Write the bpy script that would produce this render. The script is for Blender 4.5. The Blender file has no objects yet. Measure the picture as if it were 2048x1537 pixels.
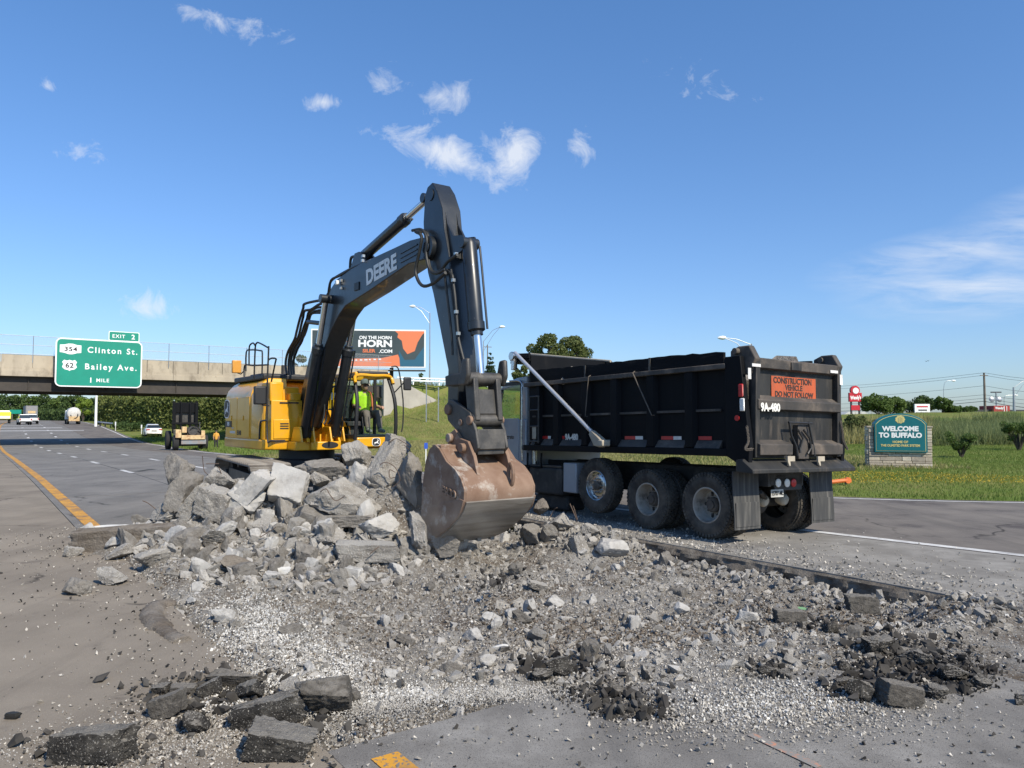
import bpy, math, random
import numpy as np
from mathutils import Vector, Matrix
random.seed(7); RNG = np.random.default_rng(7)
rad = math.radians
SC = bpy.context.scene
COL = SC.collection

# ---------------------------------------------------------------- camera, sky, sun, exposure
F_PX, CAM_H, PITCH = 1500.0, 1.95, math.atan(70 / 1500)
cam = bpy.data.cameras.new('camera'); cam_o = bpy.data.objects.new('camera', cam); COL.objects.link(cam_o)
cam.sensor_width = 36; cam.lens = F_PX / 2048 * 36; cam.clip_end = 12000; cam.clip_start = 0.1
cam_o.location = (0, 0, CAM_H); cam_o.rotation_euler = (math.pi / 2 + PITCH, 0, 0)
SC.camera = cam_o

SUN_AZ, SUN_EL = rad(139), rad(43)          # clockwise from +Y, i.e. right and behind the camera
sun_dir = Vector((math.sin(SUN_AZ) * math.cos(SUN_EL), math.cos(SUN_AZ) * math.cos(SUN_EL), math.sin(SUN_EL)))
sun = bpy.data.lights.new('sun', 'SUN'); sun.energy = 5.0; sun.angle = rad(0.53); sun.color = (1.0, .91, .76)
sun_o = bpy.data.objects.new('sun', sun); COL.objects.link(sun_o)
sun_o.rotation_euler = (-sun_dir).to_track_quat('-Z', 'Y').to_euler()
SC.view_settings.view_transform = 'Standard'; SC.view_settings.look = 'None'
SC.view_settings.exposure = 0.22; SC.view_settings.gamma = 1.0
SC.render.engine = 'CYCLES'
SC.cycles.max_bounces = 6; SC.cycles.transparent_max_bounces = 12; SC.cycles.use_denoising = True

def make_world():
    w = bpy.data.worlds.new('World'); SC.world = w; w.use_nodes = True
    nt = w.node_tree; N = nt.nodes; L = nt.links; N.clear()
    out = N.new('ShaderNodeOutputWorld'); bg = N.new('ShaderNodeBackground')
    bg.inputs['Strength'].default_value = 0.115
    L.new(bg.outputs[0], out.inputs[0])
    sky = N.new('ShaderNodeTexSky'); sky.sky_type = 'NISHITA'; sky.sun_disc = False
    sky.sun_elevation = SUN_EL; sky.sun_rotation = SUN_AZ
    sky.altitude = 180; sky.air_density = 1.0; sky.dust_density = 0.75; sky.ozone_density = 2.6
    tc = N.new('ShaderNodeTexCoord')
    sep = N.new('ShaderNodeSeparateXYZ'); L.new(tc.outputs['Generated'], sep.inputs[0])
    def m(op, a, b=None, c=None, clamp=False):
        n = N.new('ShaderNodeMath'); n.operation = op; n.use_clamp = clamp
        for i, v in enumerate((a, b, c)):
            if v is None: continue
            if isinstance(v, (int, float)): n.inputs[i].default_value = v
            else: L.new(v, n.inputs[i])
        return n.outputs[0]
    # project the view direction on a flat cloud deck
    zc = m('MAXIMUM', sep.outputs[2], 0.02)
    px = m('DIVIDE', sep.outputs[0], zc); py = m('DIVIDE', sep.outputs[1], zc)
    comb = N.new('ShaderNodeCombineXYZ'); L.new(px, comb.inputs[0]); L.new(py, comb.inputs[1])
    def noise(scale, detail, rough, vec=comb.outputs[0], dist=0.0):
        n = N.new('ShaderNodeTexNoise'); n.inputs['Scale'].default_value = scale
        n.inputs['Detail'].default_value = detail; n.inputs['Roughness'].default_value = rough
        n.inputs['Distortion'].default_value = dist; L.new(vec, n.inputs['Vector']); return n.outputs[0]
    az = m('DIVIDE', sep.outputs[0], m('MAXIMUM', sep.outputs[1], 0.05))
    el = m('DIVIDE', sep.outputs[2], m('MAXIMUM', sep.outputs[1], 0.05))
    front = m('GREATER_THAN', sep.outputs[1], 0.05)
    def blob(u, v, ru, rv, rot=0.0):
        # soft elliptical patch of sky in which a cloud has formed
        k = (u - 1024) / 1500; e = -(v - 838) / 1500
        dx = m('SUBTRACT', az, k); dy = m('SUBTRACT', el, e)
        c, s_ = math.cos(rot), math.sin(rot)
        a = m('ADD', m('MULTIPLY', dx, c), m('MULTIPLY', dy, s_))
        b = m('SUBTRACT', m('MULTIPLY', dy, c), m('MULTIPLY', dx, s_))
        a = m('DIVIDE', a, ru / 1500); b = m('DIVIDE', b, rv / 1500)
        d = m('SQRT', m('ADD', m('MULTIPLY', a, a), m('MULTIPLY', b, b)))
        return m('MULTIPLY', m('SUBTRACT', 1.0, d, clamp=True), front)
    c2 = N.new('ShaderNodeCombineXYZ'); L.new(az, c2.inputs[0]); L.new(el, c2.inputs[1])
    n1 = noise(22.0, 8, .68, c2.outputs[0], .6); n2 = noise(5.0, 6, .6)
    puffs = None
    for (u, v, ru, rv, rot, wt) in ((890, 300, 260, 70, -.42, 1.1), (1020, 300, 115, 105, .6, 1.1), (885, 185, 95, 75, .2, .92), (765, 150, 120, 85, 0, .72), (1155, 295, 85, 75, .6, .86),
                                (155, 298, 130, 50, -.2, .78), (290, 612, 170, 60, 0, .72), (440, 25, 230, 60, -.25, .82), (640, 193, 80, 34, 0, .85), (75, 160, 50, 40, -.5, .8), (1400, 150, 260, 120, 0, .5)):
        b = m('MULTIPLY', blob(u, v, ru, rv, rot), wt)
        puffs = b if puffs is None else m('MAXIMUM', puffs, b)
    dens = m('MULTIPLY', m('SUBTRACT', m('ADD', m('MULTIPLY', puffs, 0.56), n1), 0.76), 2.9, clamp=True)
    # thin cirrus on the right
    cir = None
    for (u, v, ru, rv, rot) in ((1900, 505, 300, 60, .2), (1950, 580, 300, 70, .05), (2150, 460, 300, 120, .2)):
        b = blob(u, v, ru, rv, rot); cir = b if cir is None else m('MAXIMUM', cir, b)
    st = N.new('ShaderNodeMapping'); st.inputs['Scale'].default_value = (3.0, 16.0, 1.0); st.inputs['Rotation'].default_value = (0, 0, -.18)
    L.new(c2.outputs[0], st.inputs[0])
    n3 = noise(2.2, 7, .6, st.outputs[0], .4)
    cd = m('MULTIPLY', m('MULTIPLY', cir, m('MULTIPLY', m('SUBTRACT', n3, 0.36, clamp=True), 3.0)), 0.8, clamp=True)
    # scattered small clouds everywhere else in the sky
    far = m('MULTIPLY', m('SUBTRACT', n2, .66, clamp=True), 2.0, clamp=True)
    far = m('MULTIPLY', far, m('SUBTRACT', 1.0, front))
    dens = m('MAXIMUM', m('MULTIPLY', dens, .8), m('MAXIMUM', cd, far))
    mix = N.new('ShaderNodeMixRGB'); L.new(dens, mix.inputs[0])
    tint = N.new('ShaderNodeMixRGB'); tint.blend_type = 'MULTIPLY'; tint.inputs[0].default_value = 1.0
    tr = N.new('ShaderNodeValToRGB'); L.new(sep.outputs[2], tr.inputs[0])
    tr.color_ramp.elements[0].position = 0.0; tr.color_ramp.elements[0].color = (.79, .91, 1.14, 1)
    tr.color_ramp.elements[1].position = .5; tr.color_ramp.elements[1].color = (.79, 1.13, 1.43, 1)
    L.new(sky.outputs[0], tint.inputs[1]); L.new(tr.outputs[0], tint.inputs[2])
    L.new(tint.outputs[0], mix.inputs[1]); mix.inputs[2].default_value = (6.6, 6.9, 7.4, 1)
    L.new(mix.outputs[0], bg.inputs['Color'])
    w.cycles.sampling_method = 'MANUAL'; w.cycles.sample_map_resolution = 256
make_world()

# ---------------------------------------------------------------- helpers
CP, SP = math.cos(PITCH), math.sin(PITCH)
def ray(u, v):
    a = (u - 1024) / F_PX; b = -(v - 768.5) / F_PX
    return Vector((a, CP - b * SP, SP + b * CP))
def at(u, v, Y):
    """point seen at photo position (u, v) that lies Y metres ahead"""
    d = ray(u, v); return Vector((0, 0, CAM_H)) + d * (Y / d.y)
def gp(u, v, z=0.0):
    d = ray(u, v); return Vector((0, 0, CAM_H)) + d * ((z - CAM_H) / d.z)

_P = RNG.random(65536)
def vnoise(p, seed=0):
    """value noise, p (N,3) -> 0..1"""
    i = np.floor(p).astype(np.int64); f = p - i; f = f * f * (3 - 2 * f)
    out = np.zeros(len(p))
    for dx in (0, 1):
        for dy in (0, 1):
            for dz in (0, 1):
                h = ((i[:, 0] + dx) * 73856093 ^ (i[:, 1] + dy) * 19349663 ^ (i[:, 2] + dz) * 83492791 ^ (seed * 2654435)) & 65535
                w = (f[:, 0] if dx else 1 - f[:, 0]) * (f[:, 1] if dy else 1 - f[:, 1]) * (f[:, 2] if dz else 1 - f[:, 2])
                out += w * _P[h]
    return out
def fbm(p, oct=4, seed=0):
    o = 0; a = .5; s = 0
    for k in range(oct):
        o = o + a * vnoise(p * (2 ** k), seed + k); s += a; a *= .5
    return o / s

def np_mesh(name, V, Fc, smooth=False):
    """mesh from arrays; Fc (M,3) or (M,4)"""
    me = bpy.data.meshes.new(name); V = np.asarray(V, dtype=np.float32); Fc = np.asarray(Fc, dtype=np.int32)
    k = Fc.shape[1]
    me.vertices.add(len(V)); me.vertices.foreach_set('co', V.ravel())
    me.loops.add(Fc.size); me.loops.foreach_set('vertex_index', Fc.ravel())
    me.polygons.add(len(Fc)); me.polygons.foreach_set('loop_start', np.arange(0, Fc.size, k, dtype=np.int32))
    me.polygons.foreach_set('loop_total', np.full(len(Fc), k, dtype=np.int32))
    if smooth: me.polygons.foreach_set('use_smooth', np.ones(len(Fc), dtype=bool))
    me.update(calc_edges=True)
    if not smooth: me.shade_flat()
    return me

def link(name, data, mat=None, parent=None, loc=None, rot=None):
    o = bpy.data.objects.new(name, data); COL.objects.link(o)
    if parent is not None: o.parent = parent
    if loc is not None: o.location = loc
    if rot is not None: o.rotation_euler = rot
    if mat is not None and data is not None and len(data.materials) == 0: data.materials.append(mat)
    return o
def tag(o, label=None, cat=None, group=None, kind=None):
    if label: o['label'] = label
    if cat: o['category'] = cat
    if group: o['group'] = group
    if kind: o['kind'] = kind
    return o
def empty(name, loc=(0, 0, 0), rz=0.0, label=None, cat=None, group=None, kind=None):
    o = bpy.data.objects.new(name, None); COL.objects.link(o); o.location = loc; o.rotation_euler = (0, 0, rz)
    return tag(o, label, cat, group, kind)
def copy_tree(o, parent=None):
    c = o.copy(); COL.objects.link(c)
    if parent is not None: c.parent = parent
    for ch in list(o.children): copy_tree(ch, c)
    return c

class MB:
    def __init__(s): s.v = []; s.f = []
    def add(s, V, Fc):
        b = len(s.v); s.v += [tuple(p) for p in V]; s.f += [tuple(i + b for i in f) for f in Fc]; return s
    def box(s, c, d, rot=None):
        x, y, z = (k / 2 for k in d); V = [Vector((a, b, e)) for a in (-x, x) for b in (-y, y) for e in (-z, z)]
        if rot is not None: V = [rot @ p for p in V]
        c = Vector(c); V = [p + c for p in V]
        return s.add(V, [(0, 1, 3, 2), (4, 6, 7, 5), (0, 4, 5, 1), (2, 3, 7, 6), (0, 2, 6, 4), (1, 5, 7, 3)])
    def bb(s, x0, x1, y0, y1, z0, z1):
        return s.box(((x0 + x1) / 2, (y0 + y1) / 2, (z0 + z1) / 2), (abs(x1 - x0), abs(y1 - y0), abs(z1 - z0)))
    def prism(s, poly, a, b, plane='xz'):
        """polygon (2D) in plane, extruded along the remaining axis from a to b"""
        def P(p, t):
            if plane == 'xz': return (p[0], t, p[1])
            if plane == 'yz': return (t, p[0], p[1])
            return (p[0], p[1], t)
        n = len(poly); V = [P(p, a) for p in poly] + [P(p, b) for p in poly]
        Fc = [tuple(range(n))[::-1], tuple(range(n, 2 * n))] + [(i, (i + 1) % n, n + (i + 1) % n, n + i) for i in range(n)]
        return s.add(V, Fc)
    def tube(s, pts, r, n=8, cap=True):
        pts = [Vector(p) for p in pts]; rings = []; R_ = r if isinstance(r, (list, tuple)) else [r] * len(pts)
        up = None
        for i, p in enumerate(pts):
            d = (pts[min(i + 1, len(pts) - 1)] - pts[max(i - 1, 0)]).normalized()
            if up is None:
                up = Vector((0, 0, 1)) if abs(d.z) < .9 else Vector((1, 0, 0))
            a = d.cross(up)
            if a.length < 1e-4: a = d.orthogonal()
            a.normalize(); b = a.cross(d).normalized(); up = b
            rings.append([p + (a * math.cos(2 * math.pi * k / n) + b * math.sin(2 * math.pi * k / n)) * R_[i] for k in range(n)])
        V = [q for g in rings for q in g]; Fc = []
        for i in range(len(rings) - 1):
            for k in range(n):
                Fc.append((i * n + k, i * n + (k + 1) % n, (i + 1) * n + (k + 1) % n, (i + 1) * n + k))
        if cap: Fc += [tuple(range(n))[::-1], tuple((len(rings) - 1) * n + k for k in range(n))]
        return s.add(V, Fc)
    def cyl(s, p0, p1, r0, r1=None, n=16, cap=True): return s.tube([p0, p1], [r0, r0 if r1 is None else r1], n, cap)
    def lathe(s, prof, o, axis, n=24, cap=True):
        """prof: (radius, distance along axis)"""
        o = Vector(o); ax = Vector(axis).normalized(); a = ax.orthogonal().normalized(); b = ax.cross(a)
        V = []; Fc = []
        for (r, t) in prof:
            for k in range(n):
                an = 2 * math.pi * k / n; V.append(o + ax * t + (a * math.cos(an) + b * math.sin(an)) * r)
        for i in range(len(prof) - 1):
            for k in range(n): Fc.append((i * n + k, i * n + (k + 1) % n, (i + 1) * n + (k + 1) % n, (i + 1) * n + k))
        if cap and prof[0][0] > 1e-5: Fc.append(tuple(range(n))[::-1])
        if cap and prof[-1][0] > 1e-5: Fc.append(tuple((len(prof) - 1) * n + k for k in range(n)))
        return s.add(V, Fc)
    def loft(s, rings, cap=True):
        n = len(rings[0]); V = [q for g in rings for q in g]; Fc = []
        for i in range(len(rings) - 1):
            for k in range(n): Fc.append((i * n + k, i * n + (k + 1) % n, (i + 1) * n + (k + 1) % n, (i + 1) * n + k))
        if cap: Fc += [tuple(range(n))[::-1], tuple((len(rings) - 1) * n + k for k in range(n))]
        return s.add(V, Fc)
    def xf(s, Mx, start=0):
        for i in range(start, len(s.v)): s.v[i] = tuple(Mx @ Vector(s.v[i]))
        return s
    def build(s, name, mat, parent=None, smooth=35, bevel=0, seg=2, loc=None, rot=None):
        me = bpy.data.meshes.new(name); me.from_pydata(s.v, [], s.f); me.update()
        import bmesh
        bm = bmesh.new(); bm.from_mesh(me); bmesh.ops.recalc_face_normals(bm, faces=bm.faces); bm.to_mesh(me); bm.free()
        if smooth:
            me.polygons.foreach_set('use_smooth', [True] * len(me.polygons)); me.set_sharp_from_angle(angle=rad(smooth))
        o = link(name, me, mat, parent, loc, rot)
        if bevel:
            b = o.modifiers.new('bevel', 'BEVEL'); b.width = bevel; b.segments = seg; b.limit_method = 'ANGLE'; b.angle_limit = rad(30)
        return o

def material(name, col, col2=None, scale=4.0, rough=.6, metal=0.0, bump=0.0, bscale=40.0, island=0.0, amt=1.0, lo=.35, hi=.65,
             spec=.5, coat=0.0, dirt=None, dscale=3.0, dlo=.5, dhi=.7, damt=.8, rvar=0.0, stretch=None, bdist=.02, coords='Object', fleck=None, fscale=120, flo=.62, topdust=None, streak=None, crack=None):
    m = bpy.data.materials.new(name); m.use_nodes = True; nt = m.node_tree; N = nt.nodes; L = nt.links
    b = N['Principled BSDF']; b.inputs['Roughness'].default_value = rough; b.inputs['Metallic'].default_value = metal
    b.inputs['Specular IOR Level'].default_value = spec; b.inputs['Coat Weight'].default_value = coat
    c4 = lambda c: (c[0], c[1], c[2], 1)
    tc = N.new('ShaderNodeTexCoord'); vec = tc.outputs[coords]
    if stretch:
        mp = N.new('ShaderNodeMapping'); mp.inputs['Scale'].default_value = stretch; L.new(vec, mp.inputs[0]); vec = mp.outputs[0]
    def nz(sc, det=6, ro=.6):
        n = N.new('ShaderNodeTexNoise'); n.inputs['Scale'].default_value = sc; n.inputs['Detail'].default_value = det
        n.inputs['Roughness'].default_value = ro; L.new(vec, n.inputs['Vector']); return n.outputs[0]
    def ramp(src, lo, hi, k=1.0):
        r = N.new('ShaderNodeMapRange'); r.inputs[1].default_value = lo; r.inputs[2].default_value = hi; r.inputs[4].default_value = k
        L.new(src, r.inputs[0]); return r.outputs[0]
    def mix(fac, a, c):
        x = N.new('ShaderNodeMixRGB'); L.new(fac, x.inputs[0])
        if isinstance(a, tuple): x.inputs[1].default_value = a
        else: L.new(a, x.inputs[1])
        x.inputs[2].default_value = c; return x.outputs[0]
    cur = c4(col)
    if col2 is not None: cur = mix(ramp(nz(scale), lo, hi, amt), cur, c4(col2))
    if dirt is not None: cur = mix(ramp(nz(dscale, 8, .65), dlo, dhi, damt), cur, c4(dirt))
    if fleck is not None: cur = mix(ramp(nz(fscale, 2, .5), flo, flo + .06, .9), cur, c4(fleck))
    if streak is not None:                                       # tyre polish and drips drawn out along the lane
        mp2 = N.new('ShaderNodeMapping'); mp2.inputs['Rotation'].default_value = (0, 0, -RA); mp2.inputs['Scale'].default_value = (1.6, .09, 1); L.new(tc.outputs[coords], mp2.inputs[0])
        n5 = N.new('ShaderNodeTexNoise'); n5.inputs['Scale'].default_value = 1.3; n5.inputs['Detail'].default_value = 7; n5.inputs['Roughness'].default_value = .7; L.new(mp2.outputs[0], n5.inputs['Vector'])
        cur = mix(ramp(n5.outputs[0], .5, .72, streak[3]), cur, c4(streak))
    if crack is not None:
        n6 = N.new('ShaderNodeTexNoise'); n6.inputs['Scale'].default_value = 1.5; n6.inputs['Detail'].default_value = 5; L.new(tc.outputs[coords], n6.inputs['Vector'])
        va = N.new('ShaderNodeVectorMath'); va.operation = 'MULTIPLY_ADD'; va.inputs[1].default_value = (.9, .9, 0); L.new(n6.outputs['Color'], va.inputs[0]); L.new(tc.outputs[coords], va.inputs[2])
        vo = N.new('ShaderNodeTexVoronoi'); vo.feature = 'DISTANCE_TO_EDGE'; vo.inputs['Scale'].default_value = crack[3]; L.new(va.outputs[0], vo.inputs['Vector'])
        r8 = N.new('ShaderNodeMapRange'); r8.inputs[1].default_value = .002; r8.inputs[2].default_value = .012; r8.inputs[3].default_value = 1; r8.inputs[4].default_value = 0; L.new(vo.outputs['Distance'], r8.inputs[0])
        mm = N.new('ShaderNodeMath'); mm.operation = 'MULTIPLY'; L.new(r8.outputs[0], mm.inputs[0]); L.new(ramp(nz(.35, 3), .5, .6), mm.inputs[1]); cur = mix(mm.outputs[0], cur, c4(crack))
    if topdust is not None:                                      # powder that has settled on upward faces
        g0 = N.new('ShaderNodeNewGeometry'); sx = N.new('ShaderNodeSeparateXYZ'); L.new(g0.outputs['Normal'], sx.inputs[0])
        ad = N.new('ShaderNodeMath'); ad.operation = 'MULTIPLY_ADD'; ad.inputs[1].default_value = .9; ad.inputs[2].default_value = -.45; L.new(nz(9, 4), ad.inputs[0])
        su = N.new('ShaderNodeMath'); su.operation = 'ADD'; L.new(sx.outputs[2], su.inputs[0]); L.new(ad.outputs[0], su.inputs[1])
        cur = mix(ramp(su.outputs[0], .62, .95, topdust[3]), cur, c4(topdust))
    if island:
        g = N.new('ShaderNodeNewGeometry'); hs = N.new('ShaderNodeHueSaturation')
        r = N.new('ShaderNodeMapRange'); r.inputs[3].default_value = 1 - island; r.inputs[4].default_value = 1 + island
        L.new(g.outputs['Random Per Island'], r.inputs[0]); L.new(r.outputs[0], hs.inputs['Value'])
        if isinstance(cur, tuple): hs.inputs['Color'].default_value = cur
        else: L.new(cur, hs.inputs['Color'])
        cur = hs.outputs[0]
    if isinstance(cur, tuple): b.inputs['Base Color'].default_value = cur
    else: L.new(cur, b.inputs['Base Color'])
    if rvar:
        r = N.new('ShaderNodeMapRange'); r.inputs[3].default_value = max(0, rough - rvar); r.inputs[4].default_value = min(1, rough + rvar)
        L.new(nz(scale * 1.7), r.inputs[0]); L.new(r.outputs[0], b.inputs['Roughness'])
    if bump:
        bp = N.new('ShaderNodeBump'); bp.inputs['Strength'].default_value = bump; bp.inputs['Distance'].default_value = bdist
        L.new(nz(bscale, 8, .7), bp.inputs['Height']); L.new(bp.outputs[0], b.inputs['Normal'])
    return m
def leafmat(name, c1, c2, island=.35, trans=.35, patch=.22):
    """foliage: every leaf a little different, and lighter and darker clumps"""
    m = bpy.data.materials.new(name); m.use_nodes = True; nt = m.node_tree; N = nt.nodes; L = nt.links
    b = N['Principled BSDF']; b.inputs['Roughness'].default_value = .6; b.inputs['Specular IOR Level'].default_value = .25
    g = N.new('ShaderNodeNewGeometry'); x = N.new('ShaderNodeMixRGB')
    n = N.new('ShaderNodeTexNoise'); n.inputs['Scale'].default_value = patch; n.inputs['Detail'].default_value = 3; L.new(g.outputs['Position'], n.inputs['Vector'])
    r = N.new('ShaderNodeMapRange'); r.inputs[1].default_value = .3; r.inputs[2].default_value = .7; L.new(n.outputs[0], r.inputs[0])
    a = N.new('ShaderNodeMath'); a.operation = 'MULTIPLY_ADD'; a.inputs[1].default_value = .5; L.new(g.outputs['Random Per Island'], a.inputs[0])
    h = N.new('ShaderNodeMath'); h.operation = 'MULTIPLY'; h.inputs[1].default_value = .5; L.new(r.outputs[0], h.inputs[0]); L.new(h.outputs[0], a.inputs[2]); L.new(a.outputs[0], x.inputs[0])
    x.inputs[1].default_value = (*c1, 1); x.inputs[2].default_value = (*c2, 1); L.new(x.outputs[0], b.inputs['Base Color'])
    t = N.new('ShaderNodeBsdfTranslucent'); L.new(x.outputs[0], t.inputs[0])
    ms = N.new('ShaderNodeMixShader'); ms.inputs[0].default_value = trans
    L.new(b.outputs[0], ms.inputs[1]); L.new(t.outputs[0], ms.inputs[2]); L.new(ms.outputs[0], N['Material Output'].inputs[0])
    return m
def glassmat(name, col=(.8, .9, .9), alpha=.25, rough=.03):
    m = bpy.data.materials.new(name); m.use_nodes = True; nt = m.node_tree; N = nt.nodes; L = nt.links
    N.remove(N['Principled BSDF']); g = N.new('ShaderNodeBsdfGlossy'); g.inputs['Roughness'].default_value = rough; g.inputs['Color'].default_value = (1, 1, 1, 1)
    t = N.new('ShaderNodeBsdfTransparent'); t.inputs[0].default_value = (*col, 1)
    fr = N.new('ShaderNodeFresnel'); fr.inputs[0].default_value = 1.4
    gb = N.new('ShaderNodeNewGeometry'); mf = N.new('ShaderNodeMath'); mf.operation = 'SUBTRACT'; mf.use_clamp = True; L.new(fr.outputs[0], mf.inputs[0]); L.new(gb.outputs['Backfacing'], mf.inputs[1])
    mx = N.new('ShaderNodeMixShader'); L.new(mf.outputs[0], mx.inputs[0]); L.new(t.outputs[0], mx.inputs[1]); L.new(g.outputs[0], mx.inputs[2])
    L.new(mx.outputs[0], N['Material Output'].inputs[0]); return m

_font_cache = {}
def text(s, size, Mx, mat, parent, name='lettering', bold=0.0, xs=1.0, align='CENTER', depth=.002, gap=1.0, line=1.0):
    """flat lettering; Mx places its local XY plane (x along the line, y up)"""
    cu = bpy.data.curves.new('t', 'FONT'); cu.body = s; cu.size = size; cu.align_x = align; cu.align_y = 'CENTER'
    cu.offset = bold; cu.extrude = depth; cu.resolution_u = 3; cu.space_character = gap; cu.space_line = line
    ob = bpy.data.objects.new('t', cu)
    me = bpy.data.meshes.new_from_object(ob); bpy.data.objects.remove(ob); bpy.data.curves.remove(cu)
    me.name = name; me.transform(Mx @ Matrix.Diagonal((xs, 1, 1, 1)))
    me.materials.clear(); return link(name, me, mat, parent)
def frame(o, x, y):
    """4x4 with origin o, x axis x, y axis y"""
    x = Vector(x).normalized(); y = Vector(y); z = x.cross(y).normalized(); y = z.cross(x)
    return Matrix(((x.x, y.x, z.x, o[0]), (x.y, y.y, z.y, o[1]), (x.z, y.z, z.z, o[2]), (0, 0, 0, 1)))
def sm(x, a, b):
    t = np.clip((x - a) / (b - a), 0, 1); return t * t * (3 - 2 * t)

# ---------------------------------------------------------------- road coordinates: s along the carriageway, r across it
RA = rad(35.5); D0, D1 = -math.sin(RA), math.cos(RA); R0, R1 = math.cos(RA), math.sin(RA)
def dl(s): return .00018 * np.maximum(0, np.asarray(s) - 60) ** 2
def hz(s): return np.interp(s, [-50, 12, 30, 50, 70, 90, 108, 125, 150, 200, 300, 3000], [0, 0, -.05, -.28, -.58, -.7, -.38, .15, .8, 1.2, 1.55, 1.55])
def xyz(s, r, dz=0.0):
    r = r + float(dl(s)); return (s * D0 + r * R0, s * D1 + r * R1, float(hz(s)) + dz)
def to_sr(x, y):
    s = x * D0 + y * D1; return s, x * R0 + y * R1 - dl(s)
def r_edge(s): return np.interp(s, [0, 40, 55, 80, 120, 200], [13.0, 12.7, 12.9, 14.6, 15.6, 17.0]) + 21.0 * np.exp(-np.maximum(s, -2) / 6.7)     # outer white line, flaring into the ramp
PIT = (1.73, 8.85, 4.3, 13.6)                                            # r0, r1, s0, s1
def r_gore(s): return np.interp(s, [-10, 4, 15, 26], [13.7, 12.3, 11.0, 10.8])

# bridge axis
B0 = Vector((-47.8, 70, 0)); BD = Vector((.809, .588, 0)); BN = Vector((.588, -.809, 0))
def land(x, y):
    x = np.asarray(x, float); y = np.asarray(y, float)
    s, r = to_sr(x, y); base = hz(s)
    t = r - (r_edge(s) + .55)
    h = base - .10 + sm(t, -.3, .5) * .09
    rise = np.maximum(0, t) * .012 * sm(t, 0, 10)
    h = h + np.minimum(rise, 1.2)
    q = (x - B0.x) * BD.x + (y - B0.y) * BD.y; w = (x - B0.x) * BN.x + (y - B0.y) * BN.y
    hc = np.interp(q, [26, 39.3, 40.1, 78, 110, 150, 3000], [0, 2.3, 6.4, 6.4, 1.6, .6, .3])
    hc_out = np.interp(q, [23, 39, 53, 78, 110, 150, 3000], [0, 2.4, 6.2, 6.4, 1.6, .6, .3])
    d = np.abs(w + 6)
    e = np.where(d < 5.9, hc, hc_out * np.clip(1 - (d - 5.9) / 16, 0, 1))
    h = np.where((t > -2) & (e > 0), np.maximum(h, e), h)
    h = h + np.where(x > 10, 1.9 * sm(y, 52, 84) * sm(x, 14, 30), 0)
    h = h - .9 * (r < 12) * (s < 14) * (s > -14) * (r > -8)
    far = sm(np.hypot(x, y), 400, 900)
    n = fbm(np.stack([x.ravel() * .12, y.ravel() * .12, np.zeros(x.size)], 1), 3, 5).reshape(x.shape) - .5
    h = h + n * .35 * sm(t, 1, 8)
    return h * (1 - far) + far * .8
# ---------------------------------------------------------------- materials for the setting
m_grass_ground = material('grass_ground', (.1, .15, .028), (.19, .185, .058), scale=.35, rough=.95, spec=.1, dirt=(.19, .155, .07), dscale=.9, dlo=.52, dhi=.75, damt=.7, bump=.6, bscale=6, bdist=.1)
m_concrete_road = material('road_concrete', (.2, .187, .17), (.138, .129, .117), scale=.55, rough=.9, spec=.25, dirt=(.075, .072, .07), dscale=.9, dlo=.55, dhi=.8, damt=.65, bump=.35, bscale=60, bdist=.006, fleck=(.3, .3, .3), fscale=90, streak=(.085, .082, .08, .6), crack=(.045, .043, .04, .22))
m_shoulder = material('shoulder_asphalt', (.25, .216, .174), (.186, .16, .129), scale=.7, rough=.95, spec=.15, dirt=(.095, .08, .067), dscale=1.9, dlo=.6, dhi=.74, damt=.75, bump=.8, bscale=70, bdist=.008, fleck=(.42, .38, .33), fscale=150, flo=.68, streak=(.12, .102, .086, .55), crack=(.06, .052, .045, .3))
m_shoulder2 = material('ramp_asphalt', (.185, .165, .145), (.12, .108, .1), scale=.7, rough=.95, spec=.15, dirt=(.06, .05, .05), dscale=.7, dlo=.55, dhi=.7, damt=.7, bump=.5, bscale=50, bdist=.008, fleck=(.4, .38, .34), fscale=130, flo=.7, streak=(.09, .082, .075, .65), crack=(.05, .045, .042, .28))
m_asphalt = material('near_asphalt', (.16, .15, .138), (.23, .217, .198), scale=1.6, rough=.95, spec=.2, dirt=(.33, .315, .29), dscale=1.4, dlo=.5, dhi=.72, damt=.75, bump=.9, bscale=110, bdist=.006, fleck=(.06, .057, .053), fscale=150, flo=.6, streak=(.1, .095, .09, .5))
m_dusty_road = material('dusty_road', (.225, .212, .192), (.16, .15, .136), scale=.8, rough=.95, spec=.15, dirt=(.33, .315, .29), dscale=1.5, dlo=.45, dhi=.7, damt=.75, bump=.5, bscale=60, bdist=.008, fleck=(.1, .095, .09), fscale=110, flo=.66)
m_joint = material('joint_dark', (.05, .047, .045), (.08, .075, .07), rough=.95, spec=.1)
m_yellow = material('yellow_paint', (.62, .31, .025), (.45, .2, .02), scale=2, rough=.8, dirt=(.13, .1, .075), dscale=2.4, dlo=.5, dhi=.66, damt=.9, fleck=(.15, .135, .12), fscale=40, flo=.56, bump=.3, bscale=90, bdist=.004)
m_white_paint = material('white_road_paint', (.62, .61, .58), (.42, .41, .4), scale=3, rough=.8, dirt=(.2, .19, .18), dscale=3.5, dlo=.5, dhi=.7, damt=.7)
m_orange_paint = material('orange_spray', (.5, .2, .11), (.3, .2, .15), scale=9, rough=.9, dirt=(.21, .198, .18), dscale=16, dlo=.4, dhi=.5, damt=1.0)

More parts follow.
